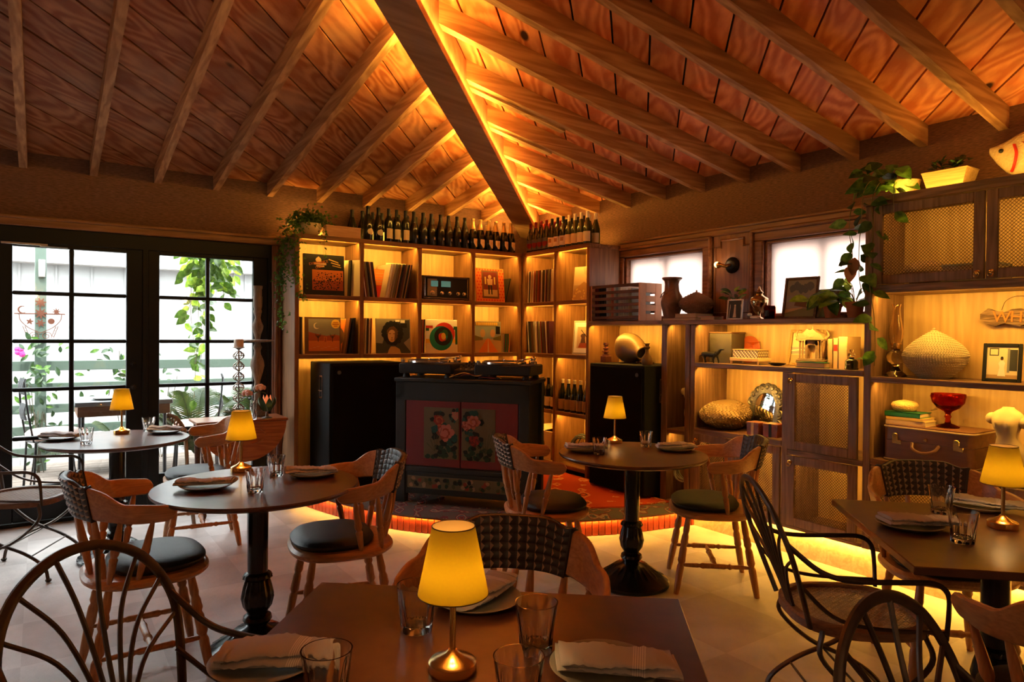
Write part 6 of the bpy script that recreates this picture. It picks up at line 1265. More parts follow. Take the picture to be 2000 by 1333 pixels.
m = MB(); m.b2((-.10, -.03, .14), (.10, .04, .15), .002); ob('lintel', m, 'temple_wood', r); m = MB(); m.prism([(-.095, .15), (.095, .15), (.075, .178), (.045, .19), (.02, .212), (0, .205), (-.02, .212), (-.045, .19), (-.075, .178)], -.04, .03, RX(PI/2)); ob('pediment', m, 'temple_wood', r)
for sg in (-1, 1): m = MB(); m.tube(smooth_path([(sg*.09, 0, .152), (sg*.112, 0, .165), (sg*.108, 0, .19), (sg*.095, 0, .205)], 3), [.010, .0095, .009, .008, .007, .006, .005, .004, .003, .002], 8); ob('dragon', m, 'temple_wood', r)
m = MB(); m.tube(smooth_path([(0, 0, .205), (.006, 0, .222), (-.004, 0, .235)], 3), [.008, .007, .006, .005, .004, .003, .001], 8); ob('finial', m, 'temple_wood', r)
for i, (y, t, h, c_, lb) in enumerate([(2.435, .032, .185, 'c_tan', 'tan upright book next to the carved temple'), (2.398, .030, .19, 'c_sand', 'sand-coloured upright book with a red title block'), (2.350, .058, .20, 'c_sand', 'thick pale upright book at the right of the lit shelf')]):
    b_ = book(lb, c_, (h, .15, t), (4.10, y, NZ), rz_, True)
    if i == 1: m = MB(); m.b2((-t/2+.003, -.0006, .11), (t/2-.003, .0002, .15)); ob('title_block', m, 'c_red', b_)
r = thing('perfume_bottle', 'squat black bottle with glass stopper at the shelf end', 'bottle', (4.06, 2.272, NZ)); m = MB(); m.lathe([(.038, 0), (.040, .006), (.036, .012), (.036, .05), (.03, .06), (.014, .068), (.014, .075)], 28); ob('body', m, 'glass_black', r); m = MB(); m.lathe([(.012, .075), (.022, .085), (.020, .098), (.008, .105), (.012, .115), (.008, .124)], 14); ob('stopper', m, 'clear_glass', r); text('label', 'TEXT', .011, 'c_cream', r, (-.0372, 0, .032), (PI/2, 0, rz_), .0002)
# ---------------------------------------------------------------- lower shelf of the low cabinet (z .738)
LZ = .738
dimpled('woven_pouf', 'gold woven cushion-shaped basket on the lower shelf', (4.17, 3.285, LZ), .185, .20, 'gold_weave', 20, 54, 'basket', .07, 5, False, .12, .0088)
mat('pewter', (.17, .15, .13), .35, .85, bump=.5, bs=80); mat('mirror', (.93, .94, .95), .02, 1)
r = thing('scalloped_mirror', 'arched mirror in a scalloped pewter frame reflecting the windows', 'mirror', (4.28, 3.06, LZ)); r.rotation_euler = (Matrix.Rotation(rz_-.075, 3, 'Z') @ Matrix.Rotation(-.20, 3, 'X')).to_euler()
def arch(w, h, k, n=24): return [(w*k, 0), (w*k, h-w)]+[(w*k*math.cos(a), h-w+w*k*math.sin(a)) for a in [PI*i/n for i in range(1, n)]]+[(-w*k, h-w), (-w*k, 0)]
m = MB(); o_ = arch(.11, .30, 1.15); i_ = arch(.11, .30, .80); n = len(o_)
vs = [(x, y_, z) for y_ in (0, .016) for P_ in (o_, i_) for x, z in P_]; fs = []
for i in range(n-1): fs += [(i, i+1, n+i+1, n+i), (2*n+i, 3*n+i, 3*n+i+1, 2*n+i+1), (i, 2*n+i, 2*n+i+1, i+1), (n+i, n+i+1, 3*n+i+1, 3*n+i)]
m.add(vs, fs); ob('frame', m, 'pewter', r)
m = MB(); m.prism([(x, z+.02 if z == 0 else z) for x, z in arch(.11, .30, .82)], -.010, -.006, RX(PI/2)); ob('glass', m, 'mirror', r)
m = MB(); m.b2((-.125, -.004, 0), (.125, .018, .03), .003); ob('sill', m, 'pewter', r)
for k in range(13):
    if k < 2 or k > 10: x, z = (1 if k < 2 else -1)*.128, (.06+.07*k if k < 2 else .06+.07*(12-k))
    else: a = PI*(k-1.5)/9; x, z = .128*math.cos(a), .19+.128*math.sin(a)
    m = MB(); m.lathe([(.034, .0), (.036, .008), (.028, .014), (.018, .010), (.012, .018), (.002, .02)], 18, TR(x, .014, z) @ RX(PI/2)); ob('scallop', m, 'pewter', r)
mat('inlay_wood', (.24, .06, .03), .35, var=.3, vs=20)
for i, (y, lb, s_) in enumerate([(2.955, 'red-brown wooden gift-shaped box with a pale band', .095), (2.835, 'red-brown wooden box with dark bands beside the divider', .105)]):
    r = thing('wooden_box', lb, 'box', (4.09+.02*i, y, LZ), .1*i); m = MB(); m.b2((-.05, -s_/2, 0), (.05, s_/2, .085), .003); ob('body', m, 'inlay_wood', r); m = MB(); m.b2((-.052, -s_/2-.002, .068), (.052, s_/2+.002, .090), .003); ob('lid', m, 'inlay_wood', r); m = MB(); m.b2((-.053, -.01, 0), (-.0502, .01, .09)); ob('band', m, 'c_sand' if i == 0 else 'c_ink', r)
# ---------------------------------------------------------------- tall cabinet, middle shelf (z 1.19)
TZ2 = 1.19
r = thing('oil_lamp', 'clear glass oil lamp at the left of the tall cabinet shelf', 'lamp', (4.15, 2.055, TZ2)); glassmat('thin_glass', (.98, .93, .85))
m = MB(); m.lathe([(.058, 0), (.060, .006), (.05, .018), (.025, .04), (.016, .06), (.022, .075), (.045, .09), (.052, .115), (.045, .14), (.024, .155), (.020, .16)], 36, fl=lambda a, k: 1+.03*math.cos(16*a) if k in (1, 2, 6, 7, 8) else 1); ob('font', m, 'thin_glass', r)
m = MB(); m.lathe([(.022, .16), (.026, .166), (.026, .185), (.03, .188), (.03, .196)], 24); m.lathe([(.006, 0), (.006, .012)], 10, TR(-.03, 0, .175) @ RY(-PI/2)); ob('burner', m, 'brass', r)
m = MB(); m.lathe([(.028, .196), (.036, .225), (.040, .255), (.034, .30), (.024, .35), (.020, .40), (.026, .425), (.0245, .425), (.0185, .40), (.0225, .35), (.0325, .30), (.0385, .255), (.0345, .225), (.0265, .196)], 32, cap0=False, cap1=False); ob('chimney', m, 'thin_glass', r)
dimpled('beaded_vase', 'large pale beaded pumpkin-shaped vase on the tall cabinet shelf', (4.19, 1.865, TZ2), .165, .275, 'stone_weave', 30, 72, 'vase', .05, 2, True, .1, .0066, True)
framed('photo_frame', 'black-framed photo of a figure in white on the tall cabinet', .175, .205, .018, 'c_ink', 'c_cream', [('c_cream', rectp(0, 0, 1, 1)), ('c_tan', rectp(.0, 0, 1, .12)), ('c_darkgrey', [rectp(.72, .25, .98, .92), rectp(.08, .72, .38, .96)]), ('c_cream', [rectp(.11, .75, .35, .93)]), ('c_grey', rectp(.66, .2, .74, .95)), ('c_white', [[(.36, .08), (.62, .08), (.57, .36), (.60, .50), (.53, .58), (.44, .58), (.38, .48), (.42, .36)]]), ('c_brown', [circ(.49, .63, .05, 12)]), ('c_ink', [circ(.49, .665, .045, 12, 1, .7)])], (4.17, 1.525, TZ2), rz_+.1, -.14)
wood('driftwood', (.12, .065, .035), (.30, .18, .10), 'X', .85, 3, .6, 0, bump=.6)
r = thing('driftwood_sign', 'weathered driftwood sign with carved orange letters hung on the back wall', 'sign', (4.345, 1.50, 1.535), rz_); q = random.Random(6); m = MB(); pts = []
up_ = [(-.19+.038*i, .038+.012*math.sin(i*1.7)+(-.018 if i == 0 else 0)) for i in range(11)]; lo_ = [(.19-.038*i, -.040+.010*math.sin(i*2.1)+(.02 if i == 10 else 0)) for i in range(11)]
m.prism(up_[::-1]+lo_[::-1], -.012, .012, RX(PI/2)); ob('board', m, 'driftwood', r)
for ch, x in (('W', -.085), ('H', -.015)): text('letter', ch, .085, 'c_orange', r, (x, -.0135, 0), (PI/2, .05, 0), .002)
m = MB(); m.tube(smooth_path([(-.09, 0, .04), (-.07, .0, .09), (-.02, .006, .115), (.05, .006, .10), (.09, 0, .04)], 5), .0015, 5); ob('wire', m, 'wire', r)
# ---------------------------------------------------------------- tall cabinet, suitcase shelf (z .712)
SZ2 = .712
wood('suitcase_leather', (.13, .05, .025), (.20, .085, .04), 'Y', .45, .6, .2, 0, bump=.05); mat('stitch', (.42, .30, .16), .7)
r = thing('suitcase', 'vintage brown leather suitcase on the tall cabinet shelf', 'suitcase', (4.195, 1.835, SZ2)); sw, sd_, sh_ = .47, .30, .205
m = MB()
def rrect(w_, d_, k, n=6): return [(sx*(w_/2-k)+k*math.cos(a0+PI/2*i/n)*1, sy*(d_/2-k)+k*math.sin(a0+PI/2*i/n)) for sx, sy, a0 in ((1, 1, 0), (-1, 1, PI/2), (-1, -1, PI), (1, -1, 1.5*PI)) for i in range(n+1)]
m.prism(rrect(sd_, sw, .035), .006, .118); ob('base_shell', m, 'suitcase_leather', r); m = MB(); m.prism(rrect(sd_, sw, .035), .120, sh_-.004); ob('lid', m, 'suitcase_leather', r)
for z in (.008, sh_-.010): m = MB(); m.tube([(x, y, z) for x, y in rrect(sd_+.004, sw+.004, .036)], .005, 6, closed=True); ob('edge_binding', m, 'stitch', r)
m = MB(); m.prism(rrect(sd_-.01, sw-.01, .03), sh_-.004, sh_); ob('lid_top', m, 'suitcase_leather', r)
x = -sd_/2
for y in (-.155, .165):
    m = MB(); m.b2((x-.006, y-.016, .10), (x, y+.016, .155), .002); m.b2((x-.009, y-.012, .135), (x-.004, y+.012, .16), .002); m.b2((x-.006, y-.035, .098), (x, y-.012, .122), .002); ob('latch', m, 'brass', r)
m = MB(); m.tube(smooth_path([(x-.004, .07, .115), (x-.03, .055, .085), (x-.042, 0, .068), (x-.03, -.055, .085), (x-.004, -.07, .115)], 5), .009, 8); ob('handle', m, 'suitcase_leather', r)
m = MB(); m.lathe([(.010, 0), (.010, .004)], 14, TR(x, 0, .14) @ RY(-PI/2)); ob('lock', m, 'brass', r)
TS = SZ2+sh_
book('cream ribbed-spine book at the bottom of the suitcase pile', 'c_sand', (.215, .15, .028), (4.15, 1.965, TS), -PI/2+.05); book('thin yellow book in the middle of the suitcase pile', 'c_gold', (.205, .145, .017), (4.15, 1.968, TS+.028), -PI/2-.03); book('dark green book on top of the suitcase pile', 'c_green', (.195, .14, .028), (4.155, 1.985, TS+.045), -PI/2)
mat('straw', (.55, .33, .11), .7, bump=.8, bs=150)
r = thing('lidded_basket', 'small round straw basket with lid on the green book', 'basket', (4.16, 2.005, TS+.073)); m = MB(); m.lathe([(.045, 0), (.06, .008), (.068, .024), (.068, .032)], 32); ob('basket', m, 'straw', r); m = MB(); m.lathe([(.070, .032), (.070, .040), (.062, .052), (.035, .062), (.01, .066)], 32); ob('lid', m, 'straw', r)
glassmat('ruby_glass', (.80, .22, .09), .02)
r = thing('glass_compote', 'red pressed-glass compote standing on the suitcase', 'compote', (4.20, 1.79, TS)); m = MB()
m.lathe([(.055, 0), (.058, .006), (.045, .012), (.016, .024), (.012, .05), (.018, .062), (.012, .075), (.020, .09), (.055, .11), (.078, .14), (.086, .175), (.084, .19), (.079, .19), (.080, .175), (.072, .142), (.05, .118), (.002, .108)], 48, fl=lambda a, k: 1+(.022*math.cos(12*a+k*PI) if k in (0, 1, 9, 10, 11, 12) else 0)); ob('bowl', m, 'ruby_glass', r)
torso('cream plaster torso standing right of the suitcase', (4.10, 1.462, SZ2), .86, PI-.1, 'plaster')
# upper cabinet contents seen through the mesh
dimpled('storage_basket', 'brown woven basket behind the left mesh upper door', (4.22, 1.93, 1.722), .12, .14, 'textured_brown', 10, 40, 'basket', .02, 9, False, 0, .006); book('stack of pale folded linen behind the left mesh upper door', 'c_grey', (.26, .22, .10), (4.2, 1.66, 1.722), PI/2); dimpled('storage_basket', 'grey woven basket behind the second mesh upper door', (4.22, 1.30, 1.722), .13, .18, 'gold_weave', 10, 40, 'basket', .02, 12, False, 0, .006)
# ---------------------------------------------------------------- plants and fish on top of the tall cabinet
wood('planter_wood', (.34, .20, .07), (.46, .29, .12), 'Y', .6, 2, .4, 0)
r = thing('wooden_planter', 'tapered pale wooden planter of dark succulents on the tall cabinet', 'planter', (4.20, 1.80, TZ)); a, b = .085, .115
m = MB(); m.add([(-.06, -.085, 0), (.06, -.085, 0), (.06, .085, 0), (-.06, .085, 0), (-.075, -.118, .118), (.075, -.118, .118), (.075, .118, .118), (-.075, .118, .118)], [(3, 2, 1, 0), (4, 5, 6, 7), (0, 1, 5, 4), (1, 2, 6, 5), (2, 3, 7, 6), (3, 0, 4, 7)]); ob('box', m, 'planter_wood', r); m = MB(); m.b2((-.076, -.12, .112), (.076, .12, .120), .002); ob('rim', m, 'planter_wood', r); q = random.Random(31)
for k in range(34): a = q.uniform(0, 6.28); y = q.uniform(-.10, .10); put_leaf(r, LFN['leaf_dark'], (q.uniform(-.05, .05), y, .12+q.uniform(0, .05)), (math.cos(a)*.7, math.sin(a)*.7, q.uniform(.1, 1.2)), (-.5, -.3, 1), q.uniform(.04, .075))
r = thing('trailing_pothos', 'long pothos trailing from the tall cabinet past the window', 'plant', (4.16, 2.02, TZ)); m = MB(); m.lathe([(.06, 0), (.078, .09), (.082, .095), (.075, .095), (.06, .085), (.002, .082)], 28); ob('pot', m, 'planter_wood', r); q = random.Random(41)
mix = [LF['leaf_pothos'], LF['leaf_dark'], LF['leaf_dark'], LF['leaf_pothos']]
for k in range(26): a = q.uniform(0, 6.28); rr = q.uniform(.05, .17); pos = (-.08+rr*.7*math.cos(a), .06+rr*1.1*math.sin(a), .09+q.uniform(-.02, .11)); put_leaf(r, q.choice(mix), pos, (math.cos(a)-.4, math.sin(a)*.9, q.uniform(-.9, .2)), (-.8, -.4, q.uniform(.2, .9)), q.uniform(.08, .12))
ox, oz = -.22, -TZ
for pts, sz in (([(-.02, .05, .10), (-.14, .11, .11), (-.205, .135, .03), (-.215, .14, -.12), (-.21, .155, -.30), (-.215, .15, -.45), (-.22, .13, -.56)], .10), ([(-.02, .02, .10), (-.15, .06, .09), (-.20, .09, -.03), (-.205, .075, -.2), (-.205, .10, -.38), (-.21, .085, -.55), (-.20, .065, -.70), (-.205, .055, -.86), (-.20, .06, -.98)], .105), ([(-.02, .05, .10), (-.14, .14, .09), (-.19, .20, .0), (-.195, .225, -.16), (-.19, .205, -.33), (-.19, .225, -.44)], .095), ([(-.02, -.02, .10), (-.15, -.02, .08), (-.19, -.03, .0), (-.20, -.035, -.10)], .09)):
    vine(r, pts, .052, sz, mix+[LF['leaf_pothos']], (-.9, -.5, .25), q, .0025, 'stem')
for p_ in ((-.22, .175, -.36), (-.21, .20, -.40)): put_leaf(r, LF['leaf_old'], p_, (.1, .2, -1), (-.9, -.4, .1), .10)
mat('fish_skin', (.62, .45, .25), .35, bump=.6, bs=70); mat('fish_fin', (.22, .04, .03), .5)
r = thing('mounted_fish', 'mounted pale fish with red gills on the wall above the cabinet', 'fish', (4.30, 1.34, 2.40)); m = MB(); n = 20; vs = []; fs = []
FL = [(.30, .012, .02, .045), (.265, .028, .05, .02), (.22, .04, .085, 0), (.16, .05, .118, -.005), (.08, .055, .135, 0), (-.02, .052, .13, 0), (-.14, .042, .10, .005), (-.24, .028, .06, .01), (-.32, .015, .032, .012)]
for y, d_, h_, zc in FL:
    for i in range(n): a = 2*PI*i/n; vs.append((d_*math.cos(a), y, zc+h_*math.sin(a)))
for k in range(len(FL)-1):
    for i in range(n): fs.append((k*n+i, k*n+(i+1) % n, (k+1)*n+(i+1) % n, (k+1)*n+i))
fs.append(tuple(range(n))[::-1]); fs.append(tuple(range((len(FL)-1)*n, len(FL)*n))); m.add(vs, fs, smooth=True); ob('body', m, 'fish_skin', r)
m = MB(); m.tube(smooth_path([(-.052, .17, .05), (-.062, .155, 0), (-.058, .165, -.06), (-.035, .185, -.09)], 4), .008, 6, ry=.004); ob('gill', m, 'c_red', r)
for sg in (-1, 1): m = MB(); m.ball((sg*.036, .235, .03), .012, 12); ob('eye', m, 'c_ink', r)
m = MB(); m.prism([(.10, .02), (.135, .055), (.07, .04), (.03, .0), (.06, -.02)], -.004, .004, TR(-.062, 0, -.0) @ RY(-PI/2) @ RZ(PI/2) if False else TR(-.060, 0, 0) @ Matrix(((0, 0, 1, 0), (1, 0, 0, 0), (0, 1, 0, 0), (0, 0, 0, 1)))); ob('pectoral_fin', m, 'fish_fin', r)
m = MB(); m.prism([(-.32, .02), (-.44, .12), (-.41, .01), (-.44, -.10)], -.005, .005, Matrix(((0, 0, 1, 0), (1, 0, 0, 0), (0, 1, 0, 0), (0, 0, 0, 1)))); ob('tail_fin', m, 'fish_fin', r); m = MB(); m.prism([(.10, .12), (.02, .20), (-.10, .18), (-.16, .10)], -.004, .004, Matrix(((0, 0, 1, 0), (1, 0, 0, 0), (0, 1, 0, 0), (0, 0, 0, 1)))); ob('dorsal_fin', m, 'fish_fin', r)
m = MB(); m.b2((.05, -.05, -.04), (.099, .05, .04), .004); ob('wall_mount', m, 'crate_dark', r)
# ---------------------------------------------------------------- on the left bookcase top
mat('ceramic_cream', (.68, .55, .32), .4)
r = thing('ivy_plant', 'trailing ivy in a cream bowl on the end of the left bookcase', 'plant', (1.885, FY+.16, TZ)); m = MB(); m.lathe([(.05, 0), (.09, .03), (.105, .075), (.10, .11), (.096, .11), (.09, .09), (.002, .085)], 32); ob('pot', m, 'ceramic_cream', r)
q = random.Random(51)
def ivy_cluster(m, pts, n, spread, size, q):
    """many small pointed ivy leaves scattered about a path"""
    for k in range(n):
        t = q.random()*(len(pts)-1); i = int(t); c = Vector(pts[i]).lerp(Vector(pts[min(i+1, len(pts)-1)]), t-i)+Vector((q.gauss(0, spread[0]), q.gauss(0, spread[1]), q.gauss(0, spread[2])))
        s_ = size*q.uniform(.6, 1.2); x = Vector((q.gauss(0, 1), q.gauss(0, 1)-.3, q.gauss(-.4, .7))).normalized(); z = Vector((q.gauss(0, .6), q.gauss(-.6, .6), q.gauss(.5, .5))); z = (z-x*z.dot(x)).normalized(); y = z.cross(x)
        P = [c+x*(a*s_)+y*(b*s_)+z*(d*s_) for a, b, d in ((0, 0, 0), (.25, .5, .1), (.45, .22, .05), (1, 0, -.1), (.45, -.22, .05), (.25, -.5, .1), (.4, 0, 0))]
        m.add(P, [(0, 6, 1), (1, 6, 2), (2, 6, 3), (3, 6, 4), (4, 6, 5), (5, 6, 0)])
m = MB(); ivy_cluster(m, [(-.10, -.04, .12), (0, -.02, .17), (.10, 0, .13)], 620, (.06, .06, .035), .032, q); o = ob('foliage', m, 'leaf_pothos', r); o['kind'] = 'stuff'
for pts, n, sp in (([(-.10, -.05, .12), (-.20, -.06, .05), (-.235, -.07, -.12), (-.26, -.10, -.30), (-.25, -.10, -.45)], 330, (.03, .03, .04)), ([(-.08, -.08, .12), (-.16, -.16, .02), (-.18, -.19, -.2), (-.185, -.20, -.42)], 170, (.03, .02, .04)), ([(-.2, -.05, 0), (-.27, -.1, -.3), (-.29, -.12, -.5), (-.265, -.12, -.68), (-.25, -.12, -.80)], 120, (.022, .02, .03)), ([(.02, -.1, .1), (.06, -.175, .02), (.075, -.18, -.10), (.09, -.18, -.19)], 26, (.02, .01, .02)), ([(-.14, -.18, -.3), (-.13, -.185, -.5), (-.10, -.19, -.55)], 40, (.03, .012, .02))):
    m = MB(); ivy_cluster(m, pts, n, sp, .030, q); m.tube(smooth_path(pts, 4), .0015, 4); o = ob('trailing_stem', m, 'leaf_pothos', r); o['kind'] = 'stuff'
wood('pine', (.50, .26, .13), (.62, .36, .20), 'X', .6, 2, .35, 0)
r = thing('wooden_wine_box', 'shallow pale wooden box beside the ivy on the bookcase', 'box', (2.155, FY+.18, TZ)); m = MB(); m.b2((-.155, -.12, 0), (.155, .12, .092), .002); ob('box', m, 'pine', r); m = MB(); m.b2((-.157, -.122, .092), (.157, .122, .102), .002); ob('lid', m, 'pine', r)
# ---------------------------------------------------------------- drop-leaf side table by the doors
wood('redwood_table', (.26, .075, .025), (.42, .15, .05), 'X', .35, 1.5, .4, 0)
DLZ = .735
r = thing('drop_leaf_table', 'carved drop-leaf side table of reddish wood by the doors', 'table', (1.32, 5.72, 0))
m = MB(); m.b2((-.36, -.17, DLZ-.022), (.32, .17, DLZ), .005); ob('tabletop', m, 'redwood_table', r)
m = MB(); pr = [(.32*math.cos(a)-.02, -.30*abs(math.sin(a))) for a in [PI+PI*i/20 for i in range(21)]]; m.prism(pr, -.009, .009, TR(0, -.18, DLZ-.022) @ RX(PI/2)); lf_ = ob('drop_leaf', m, 'redwood_table', r)
for k in range(5): m = MB(); m.tube([(.16*math.cos(a)-.02, -.19, DLZ-.12+.07*math.sin(a)) for a in [2*PI*(k+j/5)/5 for j in range(4)]], .006, 6); ob('carving', m, 'redwood_table', lf_)
for sx in (-.30, .26):
    for sy in (-.13, .13): m = MB(); m.lathe([(.014, 0), (.022, .02), (.016, .05), (.020, .12), (.028, .16), (.018, .19), (.022, .30), (.03, .34), (.02, .37), (.024, .52), (.03, .56), (.03, DLZ-.022)], 14, TR(sx, sy, 0)); ob('leg', m, 'crate_dark', r)
m = MB(); m.b2((-.32, -.14, DLZ-.10), (.28, .14, DLZ-.022), .004); ob('apron', m, 'redwood_table', r)
mat('ornate_silver', (.36, .31, .26), .35, .8)
r = thing('ornate_candlestick', 'tall openwork silver candlestick holding a white candle', 'candlestick', (1.283, 5.66, DLZ)); m = MB(); m.lathe([(.05, 0), (.052, .006), (.035, .014), (.012, .03), (.010, .04)], 24); ob('base', m, 'ornate_silver', r)
for k in range(6):
    z = .045+.083*k; m = MB(); m.lathe([(.006, z), (.006, z+.083)], 8); m.lathe([(.012, z), (.014, z+.004), (.008, z+.01)], 14)
    for j in range(7): a = 2*PI*j/7; m.tube(smooth_path([(.008*math.cos(a), .008*math.sin(a), z+.004), (.036*math.cos(a+.3), .036*math.sin(a+.3), z+.022), (.040*math.cos(a+.5), .040*math.sin(a+.5), z+.045), (.010*math.cos(a+.8), .010*math.sin(a+.8), z+.074)], 4), .0035, 5)
    m.tube([(.040*math.cos(a), .040*math.sin(a), z+.038) for a in [2*PI*i/18 for i in range(18)]], .003, 5, closed=True); ob('openwork_knop', m, 'ornate_silver', r)
m = MB(); m.lathe([(.01, .543), (.02, .553), (.045, .560), (.047, .565), (.03, .563), (.002, .562)], 24); ob('drip_pan', m, 'ornate_silver', r)
mat('wax', (.85, .72, .60), .5); m = MB(); m.lathe([(.035, .565), (.036, .57), (.035, .622), (.031, .626), (.02, .620), (.002, .619)], 24); ob('candle', m, 'wax', r); m = MB(); m.tube([(0, 0, .619), (.001, 0, .632)], .0012, 5); ob('wick', m, 'c_ink', r)
wood('grey_wood', (.20, .15, .11), (.34, .27, .21), 'Z', .75, 3, .4, 0)
r = thing('turned_candlestick', 'very tall grey turned wood candlestick with a disc', 'candlestick', (1.455, 5.78, DLZ)); m = MB(); m.lathe([(.075, 0), (.08, .01), (.07, .03), (.035, .05), (.03, .09), (.038, .11), (.026, .13), (.024, .20), (.034, .23), (.024, .25), (.022, .28), (.032, .32), (.044, .36), (.055, .41), (.05, .45), (.028, .50), (.024, .53), (.034, .56), (.026, .58), (.022, .60)], 28); ob('lower_shaft', m, 'grey_wood', r)
m = MB(); m.lathe([(.03, .600), (.125, .607), (.13, .613), (.125, .620), (.02, .624)], 40); ob('disc', m, 'grey_wood', r)
m = MB(); m.lathe([(.02, .624), (.026, .66), (.042, .71), (.046, .735), (.03, .77), (.022, .80), (.028, .83), (.034, .85), (.028, .87), (.034, .89), (.036, .97), (.032, .98), (.032, 1.03), (.037, 1.04), (.037, 1.06), (.03, 1.06), (.028, 1.04)], 28); ob('upper_shaft', m, 'grey_wood', r)
r = thing('rose_vase', 'small glass vase with two pale pink roses', 'vase', (1.375, 5.575, DLZ)); m = MB(); m.lathe([(.022, 0), (.025, .004), (.026, .10), (.024, .14), (.027, .15), (.0245, .15), (.022, .14), (.023, .008), (.002, .006)], 24); ob('vase', m, 'clear_glass', r)
mat('petal_pink', (.75, .42, .36), .6); mat('petal_peach', (.80, .45, .28), .6)
for (x, y, z, mt) in ((-.055, -.02, .205, 'petal_pink'), (.05, .0, .245, 'petal_peach')):
    m = MB(); m.tube(smooth_path([(0, 0, .02), (x*.3, y*.3, z*.5), (x, y, z)], 4), .002, 5); ob('stem', m, 'stem', r); m = MB()
    for k in range(16): a = k*2.4; rr = .008+.0019*k; m.ball((x+rr*math.cos(a), y+rr*math.sin(a), z+.016-.0012*k), (.014, .014, .018), 8)
    ob('rose', m, mt, r)
    for k in range(3): a = k*2.1+x*30; put_leaf(r, LFN['leaf_shrub'], (x*.8, y*.8, z-.03), (math.cos(a), math.sin(a), -.1), (0, -.3, 1), .06)
r = thing('amber_votive', 'small amber glass votive in front of the roses', 'candle', (1.365, 5.535, DLZ)) if False else thing('amber_votive', 'small amber glass votive beside the rose vase', 'candle', (1.315, 5.565, DLZ)); m = MB(); m.lathe([(.024, 0), (.027, .004), (.029, .06), (.026, .06), (.024, .008), (.002, .006)], 24); ob('cup', m, 'amber_glass', r); m = MB(); m.lathe([(.022, .008), (.022, .03)], 16); ob('wax', m, 'wax', r)
mat('lotus_green', (.05, .12, .06), .35, .2); mat('lotus_flame', (.75, .22, .10), .5, emit=(1, .25, .08), es=.25)
r = thing('lotus_candle_holder', 'green metal lotus candle holder with orange-tipped petals', 'candle holder', (1.485, 5.60, DLZ)); m = MB(); m.lathe([(.04, 0), (.042, .005), (.012, .015), (.008, .05), (.02, .06)], 20); ob('foot', m, 'pewter', r)
for k in range(8):
    a = 2*PI*k/8; m = MB(); vs = []; fs = []
    for i in range(7):
        t = i/6; rr = .018+.05*math.sin(t*1.9); z = .06+.115*t; w_ = .028*math.sin(PI*min(1, .25+t*.75))**.8*(1 if t < .99 else .02)
        for s_ in (-1, 0, 1): vs.append((rr*math.cos(a)-s_*w_*math.sin(a), rr*math.sin(a)+s_*w_*math.cos(a), z-abs(s_)*.006))
    for i in range(6):
        for j in range(2): fs.append((i*3+j, i*3+j+1, (i+1)*3+j+1, (i+1)*3+j))
    m.add(vs, fs, smooth=True); ob('petal', m, 'lotus_green', r)
for k in range(6):
    a = 2*PI*k/6+.3; m = MB(); m.add([(.030*math.cos(a)-s_*w_*math.sin(a), .030*math.sin(a)+s_*w_*math.cos(a), z) for z, w_ in ((.10, .018), (.15, .016), (.185, .001)) for s_ in (-1, 1)], [(0, 1, 3, 2), (2, 3, 5, 4)]); ob('inner_petal', m, 'lotus_flame', r)
r = thing('carved_branch', 'twisted carved wooden branch handle rising behind the round table', 'ornament', (.83, 5.47, 0)); m = MB(); m.tube(smooth_path([(.10, -.02, 0), (.06, 0, .35), (.04, 0, .66), (-.01, .0, .78), (-.08, .01, .82)], 6), .014, 8); ob('stick', m, 'grey_wood', r)
for ph in (0, PI): m = MB(); m.tube([(.04-.12*t+.013*math.cos(t*24+ph)*.7, .013*math.sin(t*24+ph), .69+.13*t+.013*math.cos(t*24+ph)) for t in [i/30 for i in range(31)]], .006, 6); ob('twist', m, 'grey_wood', r)
# ---------------------------------------------------------------- the terrace outside
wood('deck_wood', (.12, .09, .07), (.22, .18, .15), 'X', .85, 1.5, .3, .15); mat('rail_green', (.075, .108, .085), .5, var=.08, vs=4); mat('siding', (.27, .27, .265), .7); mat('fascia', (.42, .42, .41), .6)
m = MB(); m.b2((-6, YL+.14, -.30), (9, 9.0, -.06)); dk = struct(ob('terrace_floor', m, 'soil'), 'weathered grey plank deck outside the French doors', 'floor')
dm = MB(); dm.b2((-3, -.066, -.03), (5, .066, 0)); dme = dm.mesh('plank'); dme.materials.append(MT['deck_wood'])
for k in range(20): ob('plank', dme, [], dk, (0, YL+.21+.14*k, -.03))
m = MB(); m.b2((-40, 9.0, -.7), (40, 40, -.6)); struct(ob('ground_outside', m, 'stage_top'), 'shaded garden ground beyond the terrace', 'ground')
hw_ = thing('neighbour_house', 'white board-and-batten house wall beyond the terrace railing', 'building', (1, 11.5, -.6)); m = MB(); m.b2((-9, 0, 0), (9, .2, 3.05)); ob('wall', m, 'siding', hw_)
for k in range(26): m = MB(); m.b2((-4.6+.42*k-.012, -.015, 0), (-4.6+.42*k+.012, 0, 2.95)); ob('batten', m, 'siding', hw_)
m = MB(); m.b2((-9, -.25, 2.93), (9, .2, 3.20), .01); ob('fascia', m, 'fascia', hw_); m = MB(); m.b2((-9, -.32, 3.20), (9, .2, 3.26), .01); ob('gutter', m, 'fascia', hw_); m = MB(); m.add([(-9, -.3, 3.26), (9, -.3, 3.26), (9, 3, 4.4), (-9, 3, 4.4)], [(0, 1, 2, 3)]); ob('roof', m, 'c_slate', hw_)
rl = thing('terrace_railing', 'pale green wooden railing of horizontal boards on the terrace', 'railing', (0, 8.6, 0))
for z0, z1 in ((1.00, 1.10), (.80, .87), (.56, .65), (.34, .43), (.12, .21)): m = MB(); m.b2((-3.5, -.02, z0), (5.5, .02, z1), .004); ob('rail', m, 'rail_green', rl)
